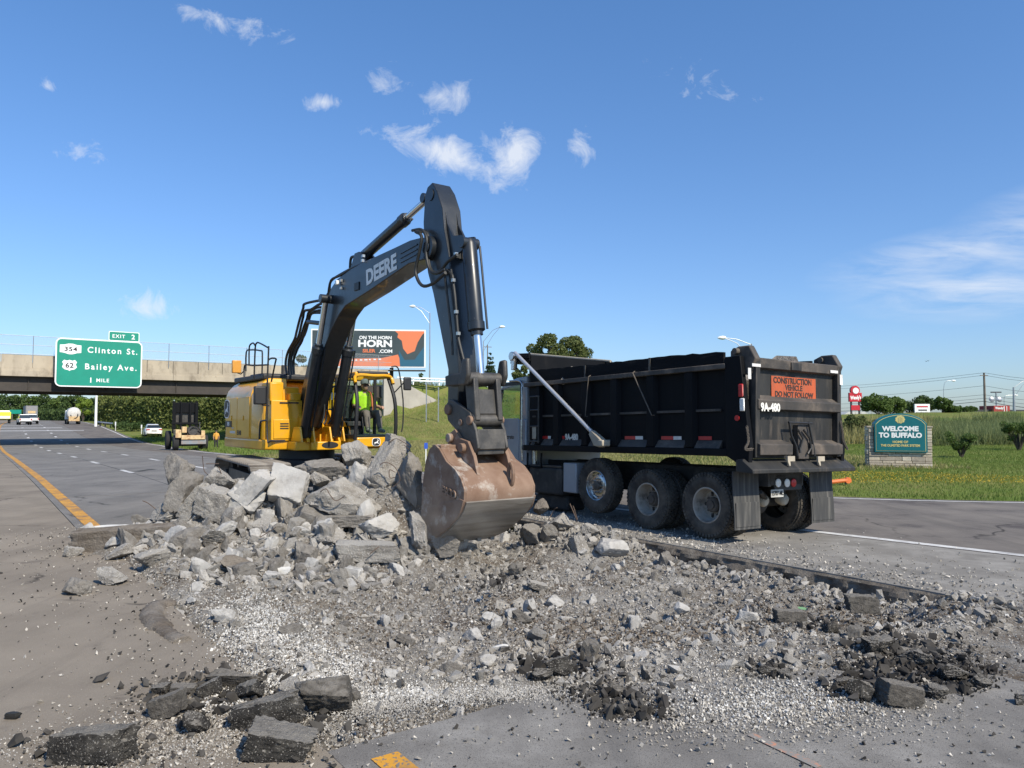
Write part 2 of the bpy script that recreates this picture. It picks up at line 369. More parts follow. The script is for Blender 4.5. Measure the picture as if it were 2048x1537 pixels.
# ---------------------------------------------------------------- land: one sheet to the horizon
def stretch_axis(a, b, step, far):
    core = list(np.arange(a, b + .1, step)); lo = []; k = step
    p = a
    while p > -far: k *= 1.45; p -= k; lo.append(p)
    hi = []; k = step; p = core[-1]
    while p < far: k *= 1.45; p += k; hi.append(p)
    return np.array(lo[::-1] + core + hi)
gx = stretch_axis(-130, 120, 1.5, 6000); gy = stretch_axis(6, 170, 1.5, 6000)
GX, GY = np.meshgrid(gx, gy); H = land(GX, GY)
nx, ny = len(gx), len(gy)
idx = np.arange(nx * ny).reshape(ny, nx)
Fg = np.stack([idx[:-1, :-1], idx[:-1, 1:], idx[1:, 1:], idx[1:, :-1]], -1).reshape(-1, 4)
ground = link('ground', np_mesh('ground', np.stack([GX, GY, H], -1).reshape(-1, 3), Fg, True), m_grass_ground); ground['kind'] = 'structure'

def strip(name, s0, s1, rf0, rf1, mat, dz=0.0, step=2.5, parent=None, rdiv=1, thick=0.0):
    """sheet between two edges r = rf0(s), rf1(s)"""
    f0 = rf0 if callable(rf0) else (lambda s, c=rf0: c); f1 = rf1 if callable(rf1) else (lambda s, c=rf1: c)
    n = max(2, int((s1 - s0) / step) + 1); S = np.linspace(s0, s1, n); V = []; Fc = []
    for s in S:
        for k in range(rdiv + 1):
            r = f0(s) + (f1(s) - f0(s)) * k / rdiv; V.append(xyz(s, float(r), dz))
    w = rdiv + 1
    for i in range(n - 1):
        for k in range(rdiv): Fc.append((i * w + k, i * w + k + 1, (i + 1) * w + k + 1, (i + 1) * w + k))
    if thick:                                   # closed slab with real edges
        m = len(V); V += [(p[0], p[1], p[2] - thick) for p in V]
        Fc += [tuple(j + m for j in f[::-1]) for f in Fc]
        for i in range(n - 1):
            a, b = i * w, (i + 1) * w; Fc.append((b, a, a + m, b + m)); a, b = i * w + w - 1, (i + 1) * w + w - 1; Fc.append((a, b, b + m, a + m))
        e = (n - 1) * w
        for k in range(rdiv): Fc.append((k, k + 1, k + 1 + m, k + m)); Fc.append((e + k + 1, e + k, e + k + m, e + k + 1 + m))
    me = bpy.data.meshes.new(name); me.from_pydata(V, [], Fc); me.update()
    return link(name, me, mat, parent)

highway = strip('highway', 13.6, 420, 1.5, lambda s: float(r_edge(s)) + .5, m_joint, -.02, 4); highway['kind'] = 'structure'
# concrete slabs, joint by joint, as far as the joints show
lanes = [(1.52, 4.77), (4.795, 7.72), (7.745, 10.78)]
j = random.Random(3)
for k in range(13):
    sa, sb = 13.62 + k * 8.4, 13.62 + (k + 1) * 8.4 - .03
    for (ra, rb) in lanes:
        strip('pavement_slab', sa, sb, ra, rb, m_concrete_road, j.uniform(-.004, .003), 2.1, highway, 2, .02)
sE = 13.62 + 13 * 8.4
strip('far_pavement', sE, 420, 1.52, 10.78, m_concrete_road, 0, 4, highway, 2)
strip('outer_lane', 13.62, 420, 10.8, lambda s: float(r_edge(s)) + .5, m_shoulder2, -.002, 3, highway, 2)
truck_lane = [(-14, -5.7), (-5.67, 2.7), (2.73, 13.59)]
for (sa, sb) in truck_lane:
    strip('pavement_slab', sa, sb, PIT[1], lambda s: float(r_gore(s)) - .14, m_dusty_road, 0, .9, highway, 2, .30)
left_sh = strip('shoulder', -14, 420, -16, PIT[0] - .225, m_shoulder, -.002, 3, None, 4); left_sh['kind'] = 'structure'
strip('joint_strip', PIT[3], 420, PIT[0] - .22, 1.515, m_joint, -.012, 3, left_sh)
strip('shoulder_edge', -14, PIT[3], PIT[0] - .225, PIT[0], m_shoulder, -.002, .5, left_sh, 1, .25)
near = strip('near_road', -14, PIT[2], PIT[0] + .004, 6.4, m_asphalt, -.003, .8, None, 4); near['kind'] = 'structure'
strip('near_road_edge', -14, 2.3, 6.4, PIT[1] - .004, m_asphalt, -.003, .8, near, 2)
ramp = strip('ramp_road', -14, 13.6, lambda s: float(r_gore(s)) - .13, lambda s: float(r_edge(s)) + .5, m_shoulder2, -.001, .8, None, 6); ramp['kind'] = 'structure'

# painted lines
def line(name, s0, s1, rc, w, mat, parent, dz=.004, step=1.5):
    f = rc if callable(rc) else (lambda s, c=rc: c)
    return strip(name, s0, s1, lambda s: float(f(s)) - w / 2, lambda s: float(f(s)) + w / 2, mat, dz, step, parent)
line('yellow_line', 13.7, 400, 1.79, .24, m_yellow, highway, .006)
line('yellow_line', -6, 4.05, 1.98, .17, m_yellow, near, .003)
for rc in (4.783, 7.733):
    s = 21.5 + (0 if rc < 5 else 1.5)
    while s < 190:
        line('lane_dash', s, s + 2.6, rc, .16 + s * .0009, m_white_paint, highway, .006); s += 9.6 if s < 120 else 12
line('edge_line', 14, 330, lambda s: r_edge(s), .18, m_white_paint, highway, .006, 2)
line('edge_line', -6, 14, lambda s: r_edge(s), .17, m_white_paint, ramp, .006, .6)
line('gore_line', -8, 13.6, lambda s: r_gore(s), .2, m_white_paint, ramp, .006, .6)
line('gore_line', 13.7, 26, lambda s: r_gore(s), .2, m_white_paint, highway, .006, 1)
for (sa) in (128, 139, 152):
    strip('cross_bar', sa, sa + 1.6, 1.9, 12.3 - (sa - 128) * .2, m_white_paint, .007, .8, highway)
line('paint_stroke', 2.5, 3.0, lambda s: 3.9 + (s - 2.5) * .1, .06, m_orange_paint, near, .004, .1)

# ---------------------------------------------------------------- broken-out pit with its heap of rubble
def mound(x, y):
    """heap height above the road, metres"""
    h = np.zeros_like(x)
    for (cx, cy, ht, sx, sy) in ((-5.15, 12.45, .8, .75, .75), (-4.3, 12.5, .78, .8, .85), (-3.3, 12.6, .95, .9, .9), (-2.5, 12.6, 1.2, .7, .9), (-1.85, 12.6, 1.25, .55, .75), (-1.25, 11.9, .45, .6, .55),
                                 (-4.5, 11.3, .42, 1.2, .8), (-3.0, 11.2, .42, 1.3, .9), (-2.0, 11.0, .3, .8, .8), (-5.6, 11.4, .25, .6, .6), (.75, 12.6, .33, .6, .5), (1.4, 12.2, .28, .6, .45), (-2.6, 9.7, .16, 1.6, 1.0), (-3.6, 9.6, .2, .8, .9)):
        h = h + (ht * np.exp(-(((x - cx) / sx) ** 2 + ((y - cy) / sy) ** 2))) ** 2.5
    return h ** .4 * .92
def pit_height(x, y):
    s, r = to_sr(x, y); P3 = np.stack([x.ravel(), y.ravel(), np.zeros(x.size)], 1)
    n1 = fbm(P3 * 1.1, 4, 11).reshape(x.shape) - .5; n2 = fbm(P3 * 5, 3, 21).reshape(x.shape) - .5; n3 = fbm(P3 * 17, 2, 31).reshape(x.shape) - .5
    inside = sm(r, PIT[0] - .02, PIT[0] + .25)
    front = 4.75 - .42 * np.clip(r - 2.0, 0, 4) + .9 * (n1 + n2 * .3)             # where the gravel runs out over the asphalt
    f2 = np.maximum(front + .2, np.where(r < 6.42, 4.34, 2.36))
    dep = -.30 * sm(s, f2, f2 + np.where(r > 7.2, .8, 2.0)) * sm(r, PIT[0] + .1, PIT[0] + 1.6)
    dep = dep * (1 - .3 * sm(r, 6.0, 8.4))
    n4 = fbm(P3 * 33, 2, 41).reshape(x.shape) - .5
    h = dep + n1 * .16 + n2 * .09 + n3 * .06 + n4 * .035
    spill = .035 + .05 * (n1 + .2)                                                # thin spill on the asphalt
    a = sm(s, front - .25, front + .5)
    k = sm(s, f2 - .1, f2 + .8)
    h = (spill + n2 * .05 - .14 * (1 - a)) * (1 - k) + h * k
    h = h * inside + (-.10) * (1 - inside)
    mo = mound(x, y)
    return np.maximum(h, -.42) * (1 - np.clip(mo * 1.5, 0, 1)) + mo * (1 + .5 * n1 + .35 * n2) + np.where(mo > .03, n3 * .05, 0) - np.where((mo < .03) & (inside < .05), .05, 0)

m_pit = material('pit_rubble', (.31, .295, .272), (.2, .175, .145), scale=1.3, rough=1, spec=.1, dirt=(.115, .09, .068), dscale=.8, dlo=.5, dhi=.64, damt=.85, bump=1.0, bscale=55, bdist=.04, fleck=(.4, .39, .37), fscale=38, flo=.58)
def build_pit():
    x0, x1, y0, y1, st = -6.9, 6.6, 3.6, 14.2, .03
    X, Y = np.meshgrid(np.arange(x0, x1, st), np.arange(y0, y1, st)); Z = pit_height(X, Y)
    S, Rr = to_sr(X, Y)
    ny_, nx_ = X.shape; id_ = np.arange(nx_ * ny_).reshape(ny_, nx_)
    Fq = np.stack([id_[:-1, :-1], id_[:-1, 1:], id_[1:, 1:], id_[1:, :-1]], -1).reshape(-1, 4)
    keep = ((Rr > PIT[0] - .4) & (Rr < PIT[1] + .3) & (S > 1.2) & (S < 14.2)) | (mound(X, Y) > .02)
    kf = keep.ravel()[Fq].all(1); Fq = Fq[kf]
    used = np.unique(Fq); mp = np.full(nx_ * ny_, -1); mp[used] = np.arange(len(used))
    V = np.stack([X, Y, Z], -1).reshape(-1, 3)[used]
    o = link('excavated_ground', np_mesh('excavated_ground', V, mp[Fq], True), m_pit); o['kind'] = 'structure'
    return o
pit = build_pit()

# broken vertical face of the slab along the right side of the pit
def broken_face():
    S_ = np.arange(1.0, 13.6, .045); Zs = np.linspace(-.001, -.55, 14); A, Bz = np.meshgrid(S_, Zs)
    P3 = np.stack([A.ravel() * 1.6, Bz.ravel() * 5, np.zeros(A.size)], 1)
    n = fbm(P3, 4, 51).reshape(A.shape) - .5; n2 = fbm(P3 * 4, 3, 61).reshape(A.shape) - .5
    rr = PIT[1] - .035 - .2 * np.clip(n + .08, 0, 1) * sm(-Bz, .03, .15) * 2 + n2 * .1 * sm(-Bz, .0, .06) + .11 * sm(fbm(P3 * .4, 2, 71).reshape(A.shape), .58, .66) * sm(-Bz, .05, .12)
    rr[0, :] = PIT[1] + .02
    X = A * D0 + rr * R0; Y = A * D1 + rr * R1; ny_, nx_ = A.shape; id_ = np.arange(nx_ * ny_).reshape(ny_, nx_)
    Fq = np.stack([id_[:-1, :-1], id_[1:, :-1], id_[1:, 1:], id_[:-1, 1:]], -1).reshape(-1, 4)
    o = link('broken_slab_edge', np_mesh('broken_slab_edge', np.stack([X, Y, Bz + .002], -1).reshape(-1, 3), Fq), material('broken_edge', (.22, .195, .165), (.11, .095, .08), scale=5, rough=1, spec=.1, dirt=(.26, .24, .21), dscale=6, dlo=.52, dhi=.68, damt=.7, bump=1, bscale=40, bdist=.03), highway)
broken_face()
# ---------------------------------------------------------------- machine frames: photo position -> point on a machine's own plane
class Local:
    def __init__(s, o, ang):
        s.o = Vector((o[0], o[1], 0)); s.X = Vector((math.cos(ang), math.sin(ang), 0)); s.Y = Vector((-s.X.y, s.X.x, 0))
        c = Vector((0, 0, CAM_H)) - s.o; s.c = Vector((c.dot(s.X), c.dot(s.Y), CAM_H))
    def d(s, u, v): r = ray(u, v); return Vector((r.dot(s.X), r.dot(s.Y), r.z))
    def ony(s, u, v, y): d = s.d(u, v); return s.c + d * ((y - s.c.y) / d.y)
    def onx(s, u, v, x): d = s.d(u, v); return s.c + d * ((x - s.c.x) / d.x)
def smooth_path(P, k=5):
    P = [Vector(p) for p in P]; out = []
    for i in range(len(P) - 1):
        a, b, c, d = P[max(i - 1, 0)], P[i], P[i + 1], P[min(i + 2, len(P) - 1)]
        for j in range(k):
            t = j / k; out.append(.5 * ((2 * b) + (c - a) * t + (2 * a - 5 * b + 4 * c - d) * t * t + (3 * b - a - 3 * c + d) * t ** 3))
    out.append(P[-1]); return out

m_yel = material('machine_yellow', (.73, .365, .008), (.66, .32, .008), scale=1.5, rough=.36, coat=.35, dirt=(.36, .25, .1), dscale=2.6, dlo=.55, dhi=.8, damt=.5, rvar=.12, fleck=(.3, .2, .08), fscale=26, flo=.68)
m_char = material('charcoal_paint', (.017, .02, .024), (.013, .0155, .018), scale=2, rough=.36, coat=.18, dirt=(.055, .054, .052), dscale=3, dlo=.55, dhi=.85, damt=.5, rvar=.1, fleck=(.09, .085, .08), fscale=30, flo=.7)
m_blk = material('black_paint', (.012, .012, .013), (.02, .02, .02), rough=.5, dirt=(.06, .055, .05), dscale=5, dlo=.55, dhi=.8, damt=.5)
m_rub = material('rubber_hose', (.016, .017, .016), (.03, .03, .028), rough=.55, scale=6)
m_chrome = material('chrome', (.72, .72, .72), rough=.28, metal=1.0)
m_fit = material('zinc_fitting', (.5, .49, .46), rough=.35, metal=.9)
m_dsteel = material('worn_dark_steel', (.045, .043, .04), (.075, .07, .064), scale=4, rough=.5, metal=.3, dirt=(.14, .125, .105), dscale=3, dlo=.5, dhi=.7, damt=.7, bump=.2, bscale=30)
m_rust = material('rusty_bucket', (.175, .102, .066), (.25, .165, .115), scale=3, rough=.75, metal=.15, dirt=(.42, .38, .33), dscale=3.4, dlo=.545, dhi=.66, damt=.75, bump=.35, bscale=18, bdist=.01, rvar=.1)
m_wear = material('scraped_steel', (.3, .275, .24), (.16, .14, .118), scale=2.5, rough=.55, metal=.35, dirt=(.4, .375, .34), dscale=4, dlo=.52, dhi=.7, damt=.6, bump=.2, bscale=30, stretch=(1, .25, 3))
m_track = material('track_steel', (.135, .115, .098), (.26, .235, .2), scale=3, rough=.7, metal=.2, dirt=(.36, .33, .29), dscale=4, dlo=.5, dhi=.68, damt=.6, bump=.3, bscale=25)
m_white_l = material('white_lettering', (.82, .82, .8), (.7, .7, .68), rough=.5)
m_grey_l = material('grey_lettering', (.5, .48, .44), rough=.6)
m_glass = glassmat('cab_glass', (.8, .88, .86))
m_mirror = material('mirror_back', (.02, .02, .021), rough=.5)
m_mirror_yel = material('mirror_yellow_reflection', (.6, .28, .05), rough=.3)  # mirror colour with a yellow reflection painted in
m_clear = material('lamp_clear', (.75, .75, .72), rough=.15)
m_seat = material('seat_fabric', (.03, .03, .032), (.05, .05, .05), rough=.9)

EXA = math.atan2(-.81, .59); E = Local((-4.7, 17.25), EXA)
ex = empty('excavator', (-4.7, 17.25, 0), EXA, 'yellow tracked excavator with charcoal boom, standing behind the rubble heap', 'excavator')
c1 = lambda x, y: (580 + x / 6.827, 500 + y / 6.827)
c2 = lambda x, y: (540 + x / 3.793, 360 + y / 3.793)
c3 = lambda x, y: (800 + x / 3.842, 700 + y / 3.842)
c4 = lambda x, y: (840 + x / 3.841, 380 + y / 3.841)
c6 = lambda x, y: (430 + x / 6.4, 680 + y / 6.4)
c7 = lambda x, y: (640 + x / 6.986, 700 + y / 6.986)
def T(cf, pts, y): return [E.ony(*cf(*p), y) for p in pts]
def TX(cf, pts, x): return [E.onx(*cf(*p), x) for p in pts]

# --- undercarriage: two crawler tracks turned slightly against the house
UR = Matrix.Rotation(rad(-60) - EXA, 4, 'Z')
def stadium(t, L=3.7, R_=.47, zc=.55):
    per = 2 * L + 2 * math.pi * R_; t = t % per
    if t < L: return (-L / 2 + t, zc + R_, 0.0)
    t -= L
    if t < math.pi * R_: a = t / R_; return (L / 2 + R_ * math.sin(a), zc + R_ * math.cos(a), -a)
    t -= math.pi * R_
    if t < L: return (L / 2 - t, zc - R_, -math.pi)
    t -= L; a = t / R_; return (-L / 2 - R_ * math.sin(a), zc - R_ * math.cos(a), -math.pi - a)
shoe = MB().box((0, 0, 0), (.205, .8, .03))
for gx_ in (-.085, 0, .085): shoe.prism([(gx_ - .02, .013), (gx_ + .02, .013), (gx_ + .01, .05), (gx_ - .01, .05)], -.4, .4)
shoe_o = shoe.build('track_shoe', m_track, None, 30); shoe_me = shoe_o.data; bpy.data.objects.remove(shoe_o)
cf_ = MB().bb(-1.2, 1.2, -.95, .95, .5, .85).lathe([(.75, .85), (.75, 1.05), (.62, 1.05), (.62, 1.27)], (0, 0, 0), (0, 0, 1), 32); cf_.xf(UR)
cf_.build('undercarriage', m_blk, ex, 35, .02)
for sy in (-1.25, 1.25):
    fr = MB().prism([(-1.7, .35), (1.7, .35), (1.85, .55), (1.6, .8), (-1.6, .8), (-1.85, .55)], sy - .17, sy + .17)
    for k in range(7): fr.cyl((-1.35 + k * .45, sy - .2, .24), (-1.35 + k * .45, sy + .2, .24), .12, n=14)
    for xx in (-1.85, 1.85):
        fr.cyl((xx, sy - .1, .55), (xx, sy + .1, .55), .4, n=22); fr.cyl((xx, sy - .22, .55), (xx, sy + .22, .55), .2, n=16)
    for xx in (-.6, .6): fr.cyl((xx, sy - .15, .92), (xx, sy + .15, .92), .07, n=12)
    fr.xf(UR); tr = fr.build('track', m_dsteel, ex, 35, .01)
    per = 2 * 3.7 + 2 * math.pi * .47; ns = 50
    for k in range(ns):
        x, z, a = stadium(k * per / ns)
        o = link('track_shoe', shoe_me, None, tr); o.matrix_local = UR @ Matrix.Translation((x, sy, z)) @ Matrix.Rotation(-a, 4, 'Y')

# --- revolving house
deck = MB().bb(-2.2, .95, -.62, .62, 1.27, 1.46).bb(.4, 1.05, -.3, .5, 1.275, 1.46); deck.build('deck', m_yel, ex, 35, .02)
sk = [(-2.95, -.85), (-2.85, -1.02), (-2.6, -1.13), (.1, -1.13), (.28, -1.08), (.42, -.9), (.5, -.3), (.5, -.2), (-2.2, -.2), (-2.95, -.3)]
MB().prism(sk, 1.275, 1.5, 'xy').build('skirt', m_yel, ex, 35, .035, 3)
side_prof = [(-1.1, 1.49), (-1.1, 2.5), (-1.05, 2.64), (-.9, 2.8), (-.76, 2.86), (-.3, 2.86), (-.3, 1.49)]
rings = []
for (x, dy, dz) in ((-2.93, .3, 0), (-2.9, .14, .0), (-2.78, .04, 0), (-2.6, 0, 0), (-.62, 0, 0)):
    rings.append([(x, p[0] + (dy if p[0] < -.5 else 0), p[1]) for p in side_prof])
MB().loft(rings).build('side_housing', m_yel, ex, 40, .015)
for k, (xa, xb) in enumerate(((-2.55, -1.65), (-1.62, -.68))):
    d_ = MB().bb(xa, xb, -1.114, -1.09, 1.53, 2.46).build('service_door', m_yel, ex, 35, .008)
    MB().bb((xa + xb) / 2 - .035, (xa + xb) / 2 + .035, -1.13, -1.113, 1.92, 2.03).build('latch', m_yel, d_, 35, .005)
sp2 = [(-1.09, 1.49), (-1.09, 2.5), (-1.04, 2.6), (-.9, 2.66), (-.3, 2.66), (-.3, 1.49)]
rings = []
for (x, dy) in ((-.62, 0), (.02, .0), (.16, .05), (.25, .2)): rings.append([(x, p[0] + (dy if p[0] < -.5 else 0), p[1]) for p in sp2])
MB().loft(rings).build('corner_housing', m_yel, ex, 40, .015)
MB().loft([[(-.66, -1.02, 2.6), (-.66, -.4, 2.6), (-.66, -.4, 2.88), (-.66, -.8, 2.88), (-.66, -.95, 2.78)], [(-.2, -1.02, 2.6), (-.2, -.4, 2.6), (-.3, -.4, 2.88), (-.3, -.8, 2.88), (-.25, -.95, 2.78)]]).build('shroud', m_yel, ex, 35, .02)
fb = MB().bb(.2, .5, -1.0, -.31, 1.47, 2.36); fb.build('front_box', m_yel, ex, 35, .015)
MB().bb(.24, .52, -.95, -.24, 1.52, 1.94).build('front_panel', m_yel, ex, 35, .01)
for k in range(3): MB().bb(.515, .527, -.81, -.62, 1.73 + k * .052, 1.757 + k * .052).build('vent_slot', m_blk, ex, 0)
MB().bb(-.2, .4, -1.0, -.7, 2.3, 2.76).build('tank', m_yel, ex, 35, .03)
MB().bb(.15, .46, -.57, -.33, 2.36, 2.52).build('filler_box', m_yel, ex, 35, .015)
MB().bb(.5, .515, -.82, -.4, 2.29, 2.32).build('step_lip', m_blk, ex, 0)
MB().bb(-2.85, -1.0, -.3, 1.3, 1.46, 2.84).build('engine_housing', m_yel, ex, 35, .06, 3)
cw = [(-2.95 + .12 * math.cos(a) - .12, -.9 + 2.2 * k / 10) for k, a in enumerate(np.linspace(-1.2, 1.2, 11))]
MB().prism([(-2.2, 1.25), (-2.2, -.8)] + cw, 1.3, 2.7, 'xy').build('counterweight', m_yel, ex, 40, .06, 3)
hood = MB().bb(-2.7, -.4, -.9, 1.0, 2.855, 2.98).bb(-2.4, -1.5, -.6, .4, 2.97, 3.06); hood.build('hood', m_blk, ex, 35, .03)
MB().cyl((-1.9, .1, 3.0), (-1.9, .1, 3.3), .07).build('exhaust', m_dsteel, ex)
MB().bb(-.9, .25, -.3, .42, 1.45, 2.45).build('inner_housing', m_yel, ex, 35, .02)
# boom foot brackets
for y in (-.36, .36):
    MB().prism([(-.15, 1.45), (.15, 2.15), (.42, 2.15), (.95, 1.6), (1.05, 1.45)], y - .035, y + .035).build('boom_bracket', m_yel, ex, 35, .01)
for k in range(4): MB().prism([(.6, 1.46), (.96, 1.46), (.96, 1.62)], -.22 + k * .14, -.19 + k * .14).build('rib_plate', m_yel, ex, 0)
MB().lathe([(.0, 0), (.19, 0.0), (.19, .012), (.0, .012)], (0, 0, 0), (1, 0, 0), 26).xf(Matrix.Translation((1.045, .12, 1.38)) @ Matrix.Diagonal((1, 1, .38, 1))).build('access_hole', m_blk, ex, 0)
tie = MB().bb(.5, .515, -.22, -.02, 1.31, 1.42); tie.build('grip_plate', m_dsteel, ex, 0)

# badges and numbers on the side door (facing -y)
FS = lambda x, z, y=-1.12: frame((x, y, z), (1, 0, 0), (0, 0, 1))
def badge(cx, cz, w, h, fs, nm='badge'):
    poly = [(w / 2 * math.copysign(abs(math.cos(a)) ** .6, math.cos(a)), h / 2 * math.copysign(abs(math.sin(a)) ** .6, math.sin(a))) for a in np.linspace(0, 2 * math.pi, 28, endpoint=False)]
    a = MB().prism(poly, 0, .004, 'xy').xf(fs).build(nm, m_white_l, ex, 0)
    MB().prism([(p[0] * .86, p[1] * .9) for p in poly], .005, .008, 'xy').xf(fs).build('badge_face', m_blk, a, 0)
    deer = [(-.36, -.2), (-.3, -.1), (-.16, -.02), (.02, .02), (.16, .12), (.2, .24), (.14, .36), (.2, .4), (.26, .3), (.38, .24), (.36, .18), (.28, .16), (.27, .02), (.24, -.1), (.38, -.2), (.4, -.28), (.34, -.26), (.2, -.18), (.06, -.16), (-.1, -.18), (-.2, -.3), (-.32, -.34), (-.3, -.28), (-.2, -.22), (-.26, -.18)]
    MB().prism([(p[0] * w * .8, p[1] * h * .85) for p in deer], .009, .011, 'xy').xf(fs).build('leaping_deer_emblem', m_white_l, a, 0)
badge(-2.5, 2.2, .46, .46, FS(-2.47, 2.2))
pl_ = MB().bb(-2.6, -2.06, -1.124, -1.115, 1.75, 1.9).build('number_plate', m_blk, ex, 0)
text('345', .13, FS(-2.32, 1.825, -1.1265), m_white_l, pl_, bold=.004)
text('E140', .15, FS(-1.45, 1.62, -1.117), m_blk, ex, bold=.006, xs=1.1)
text('CONCRETE', .075, FS(-1.98, 1.63, -1.117), m_white_l, ex, bold=.003, xs=1.1)
text('P-TIER', .06, FS(-1.98, 1.73, -1.117), m_white_l, ex)

# --- handrails, steps, mirrors
for pts, y in (([(890, 1292), (720, 1292), (672, 1262), (668, 620), (686, 125), (672, 98), (560, 38), (530, 48), (515, 110), (500, 500)], -1.06),
               ([(668, 1030), (600, 1040), (577, 1075), (566, 1300)], -1.1), ([(684, 260), (720, 238), (780, 245), (770, 300), (700, 640)], -.95),
               ([(510, 70), (490, 42), (455, 60), (438, 110), (436, 330)], -.85), ([(600, 500), (606, 180), (580, 140), (455, 130), (400, 160), (394, 400)], -.6), ([(684, 320), (480, 330), (380, 330), (375, 500)], -.8)):
    MB().tube(smooth_path(T(c6, pts, y), 3), .019, 8).build('handrail', m_blk, ex)
mr = MB().box(E.ony(*c6(580, 712), -1.18), (.12, .28, .40)); mir = mr.build('mirror', m_mirror, ex, 35, .03, 3)
MB().tube(T(c6, [(582, 740), (582, 810), (610, 838), (690, 845)], -1.14), .014).build('mirror_arm', m_blk, mir)
m2 = MB().box(E.ony(*c6(275, 345), -.9), (.1, .22, .32)).build('mirror', m_mirror_yel, ex, 35, .02)  # whole mirror takes the colour of its yellow reflection
MB().tube(T(c6, [(275, 420), (330, 440), (370, 400), (378, 500)], -.85), .014).build('mirror_arm', m_blk, m2)
m3 = MB().box(E.onx(*c7(1220, 475), 1.6), (.06, .2, .3)).build('mirror', m_mirror, ex, 35, .03, 3)

# --- boom
boom_p = [(.1, 1.95), (.45, 2.65), (.8, 3.25), (1.33, 3.87), (1.52, 4.11), (1.85, 4.47), (2.02, 4.66), (2.32, 4.8), (3.0, 4.9), (3.57, 4.94), (4.9, 4.98), (5.43, 5.0), (5.85, 4.97), (6.05, 4.8), (5.98, 4.58), (5.39, 4.6), (4.63, 4.48), (3.91, 4.36), (3.19, 4.26), (2.75, 4.2), (2.45, 4.06), (2.05, 3.78), (1.74, 3.48), (1.3, 2.85), (.9, 2.25), (.55, 1.75), (.3, 1.68)]
boom = MB().prism(boom_p, -.3, .12).build('boom', m_char, ex, 25, .015)
text('DEERE', .39, frame(E.ony(*c1(1238, 285), -.305), Vector(E.ony(*c1(1385, 205), -.3)) - Vector(E.ony(*c1(1085, 375), -.3)), (0, 0, 1)), m_white_l, boom, bold=.016, xs=1.12)
bs = MB().cyl((6.02, -.315, 4.76), (6.02, .16, 4.76), .2, n=24).cyl((6.02, -.34, 4.76), (6.02, .18, 4.76), .1, n=18).build('stick_pin', m_char, boom, 35, .01)
for z in (4.66, 4.74, 4.82): MB().prism([(5.1, z), (5.7, z + .05), (5.7, z + .07), (5.1, z + .03)], -.315, -.298).build('boss_rib', m_char, boom, 0)
MB().cyl((2.05, -.5, 4.42), (2.05, .34, 4.42), .09).build('lift_pin', m_char, boom)
for y in (-.2, .04): MB().prism([(2.75, 4.86), (3.0, 5.22), (3.2, 5.22), (3.6, 4.92)], y - .025, y + .025).build('cylinder_bracket', m_char, boom, 30, .005)
MB().box(E.ony(*c1(910, 500), -.31), (.22, .02, .16)).build('work_light', m_blk, boom, 35, .01)
MB().box(E.ony(*c1(640, 450), -.36), (.09, .06, .09)).build('work_light', m_clear, boom, 35, .01)

def cylinder(name, p0, p1, frac, rb, rr, parent):
    p0, p1 = Vector(p0), Vector(p1); g = p0.lerp(p1, frac); d = (p1 - p0).normalized()
    o = MB().lathe([(rb * .7, -.06), (rb, .02), (rb, (g - p0).length - .16), (rb * 1.14, (g - p0).length - .15), (rb * 1.14, (g - p0).length - .03), (rb * .8, (g - p0).length), (rb * .8, (g - p0).length + .05)], p0, d, 22).build(name, m_char, parent, 30)
    MB().cyl(g, p1, rr, n=16).build('rod', m_chrome, o)
    a = Vector((0, 1, 0)); MB().cyl(p0 - a * rb * 1.25, p0 + a * rb * 1.25, rb * .75, n=16).build('eye', m_char, o, 35, .006); MB().cyl(p1 - a * rb * 1.1, p1 + a * rb * 1.1, rb * .8, n=16).build('eye', m_char, o, 35, .006)
    off = (g - p0) * .04
    MB().tube([p0 + off + Vector((rb * 1.1, rb * .9, 0)), p0.lerp(g, .25) + Vector((rb * 1.15, rb * .9, 0)), p0.lerp(g, .97) + Vector((rb * 1.15, rb * .9, 0))], .018).build('oil_pipe', m_char, o)
    return o
cylinder('stick_cylinder', E.ony(*c2(700, 590), -.08), E.ony(*c2(1198, 145), -.05), .70, .105, .055, ex)
for y in (-.42, .25):
    top = Vector((2.05, y, 4.42)); bot = Vector((.95, y, 1.62))
    cylinder('lift_cylinder', bot, top, .66, .115, .06, ex)
bp = [(.55, 1.46), (.72, 1.78), (1.08, 1.78), (1.2, 1.46)]
for y in (-.56, -.28, .1, .4): MB().prism(bp, y - .02, y + .02).build('cylinder_lug', m_yel, ex, 35, .008)

# --- stick
st_p = [(6.04, 5.86), (5.88, 5.82), (5.80, 5.7), (5.75, 5.25), (5.78, 4.9), (5.91, 4.37), (6.09, 4.0), (6.57, 2.73), (6.56, 2.2), (6.6, 2.0), (6.78, 1.98), (6.86, 2.2), (6.9, 2.59), (6.84, 3.08), (6.76, 3.58), (6.68, 4.12), (6.56, 4.6), (6.43, 5.0), (6.37, 5.36), (6.2, 5.68)]
stick = MB().prism(st_p, -.22, .13).build('stick', m_char, ex, 25, .014)
MB().cyl((6.0, -.235, 5.66), (6.0, .145, 5.66), .1).build('rod_pin', m_char, stick)
for y in (-.15, .06):
    MB().prism([(6.36, 5.38), (6.44, 5.1), (6.62, 4.86), (6.9, 4.82), (6.98, 4.7), (6.9, 4.58), (6.6, 4.5), (6.5, 4.7)], y - .018, y + .018).build('fin_bracket', m_char, stick, 30, .006)
cylinder('bucket_cylinder', (6.9, -.045, 4.7), (7.22, -.03, 2.56), .66, .12, .066, ex)
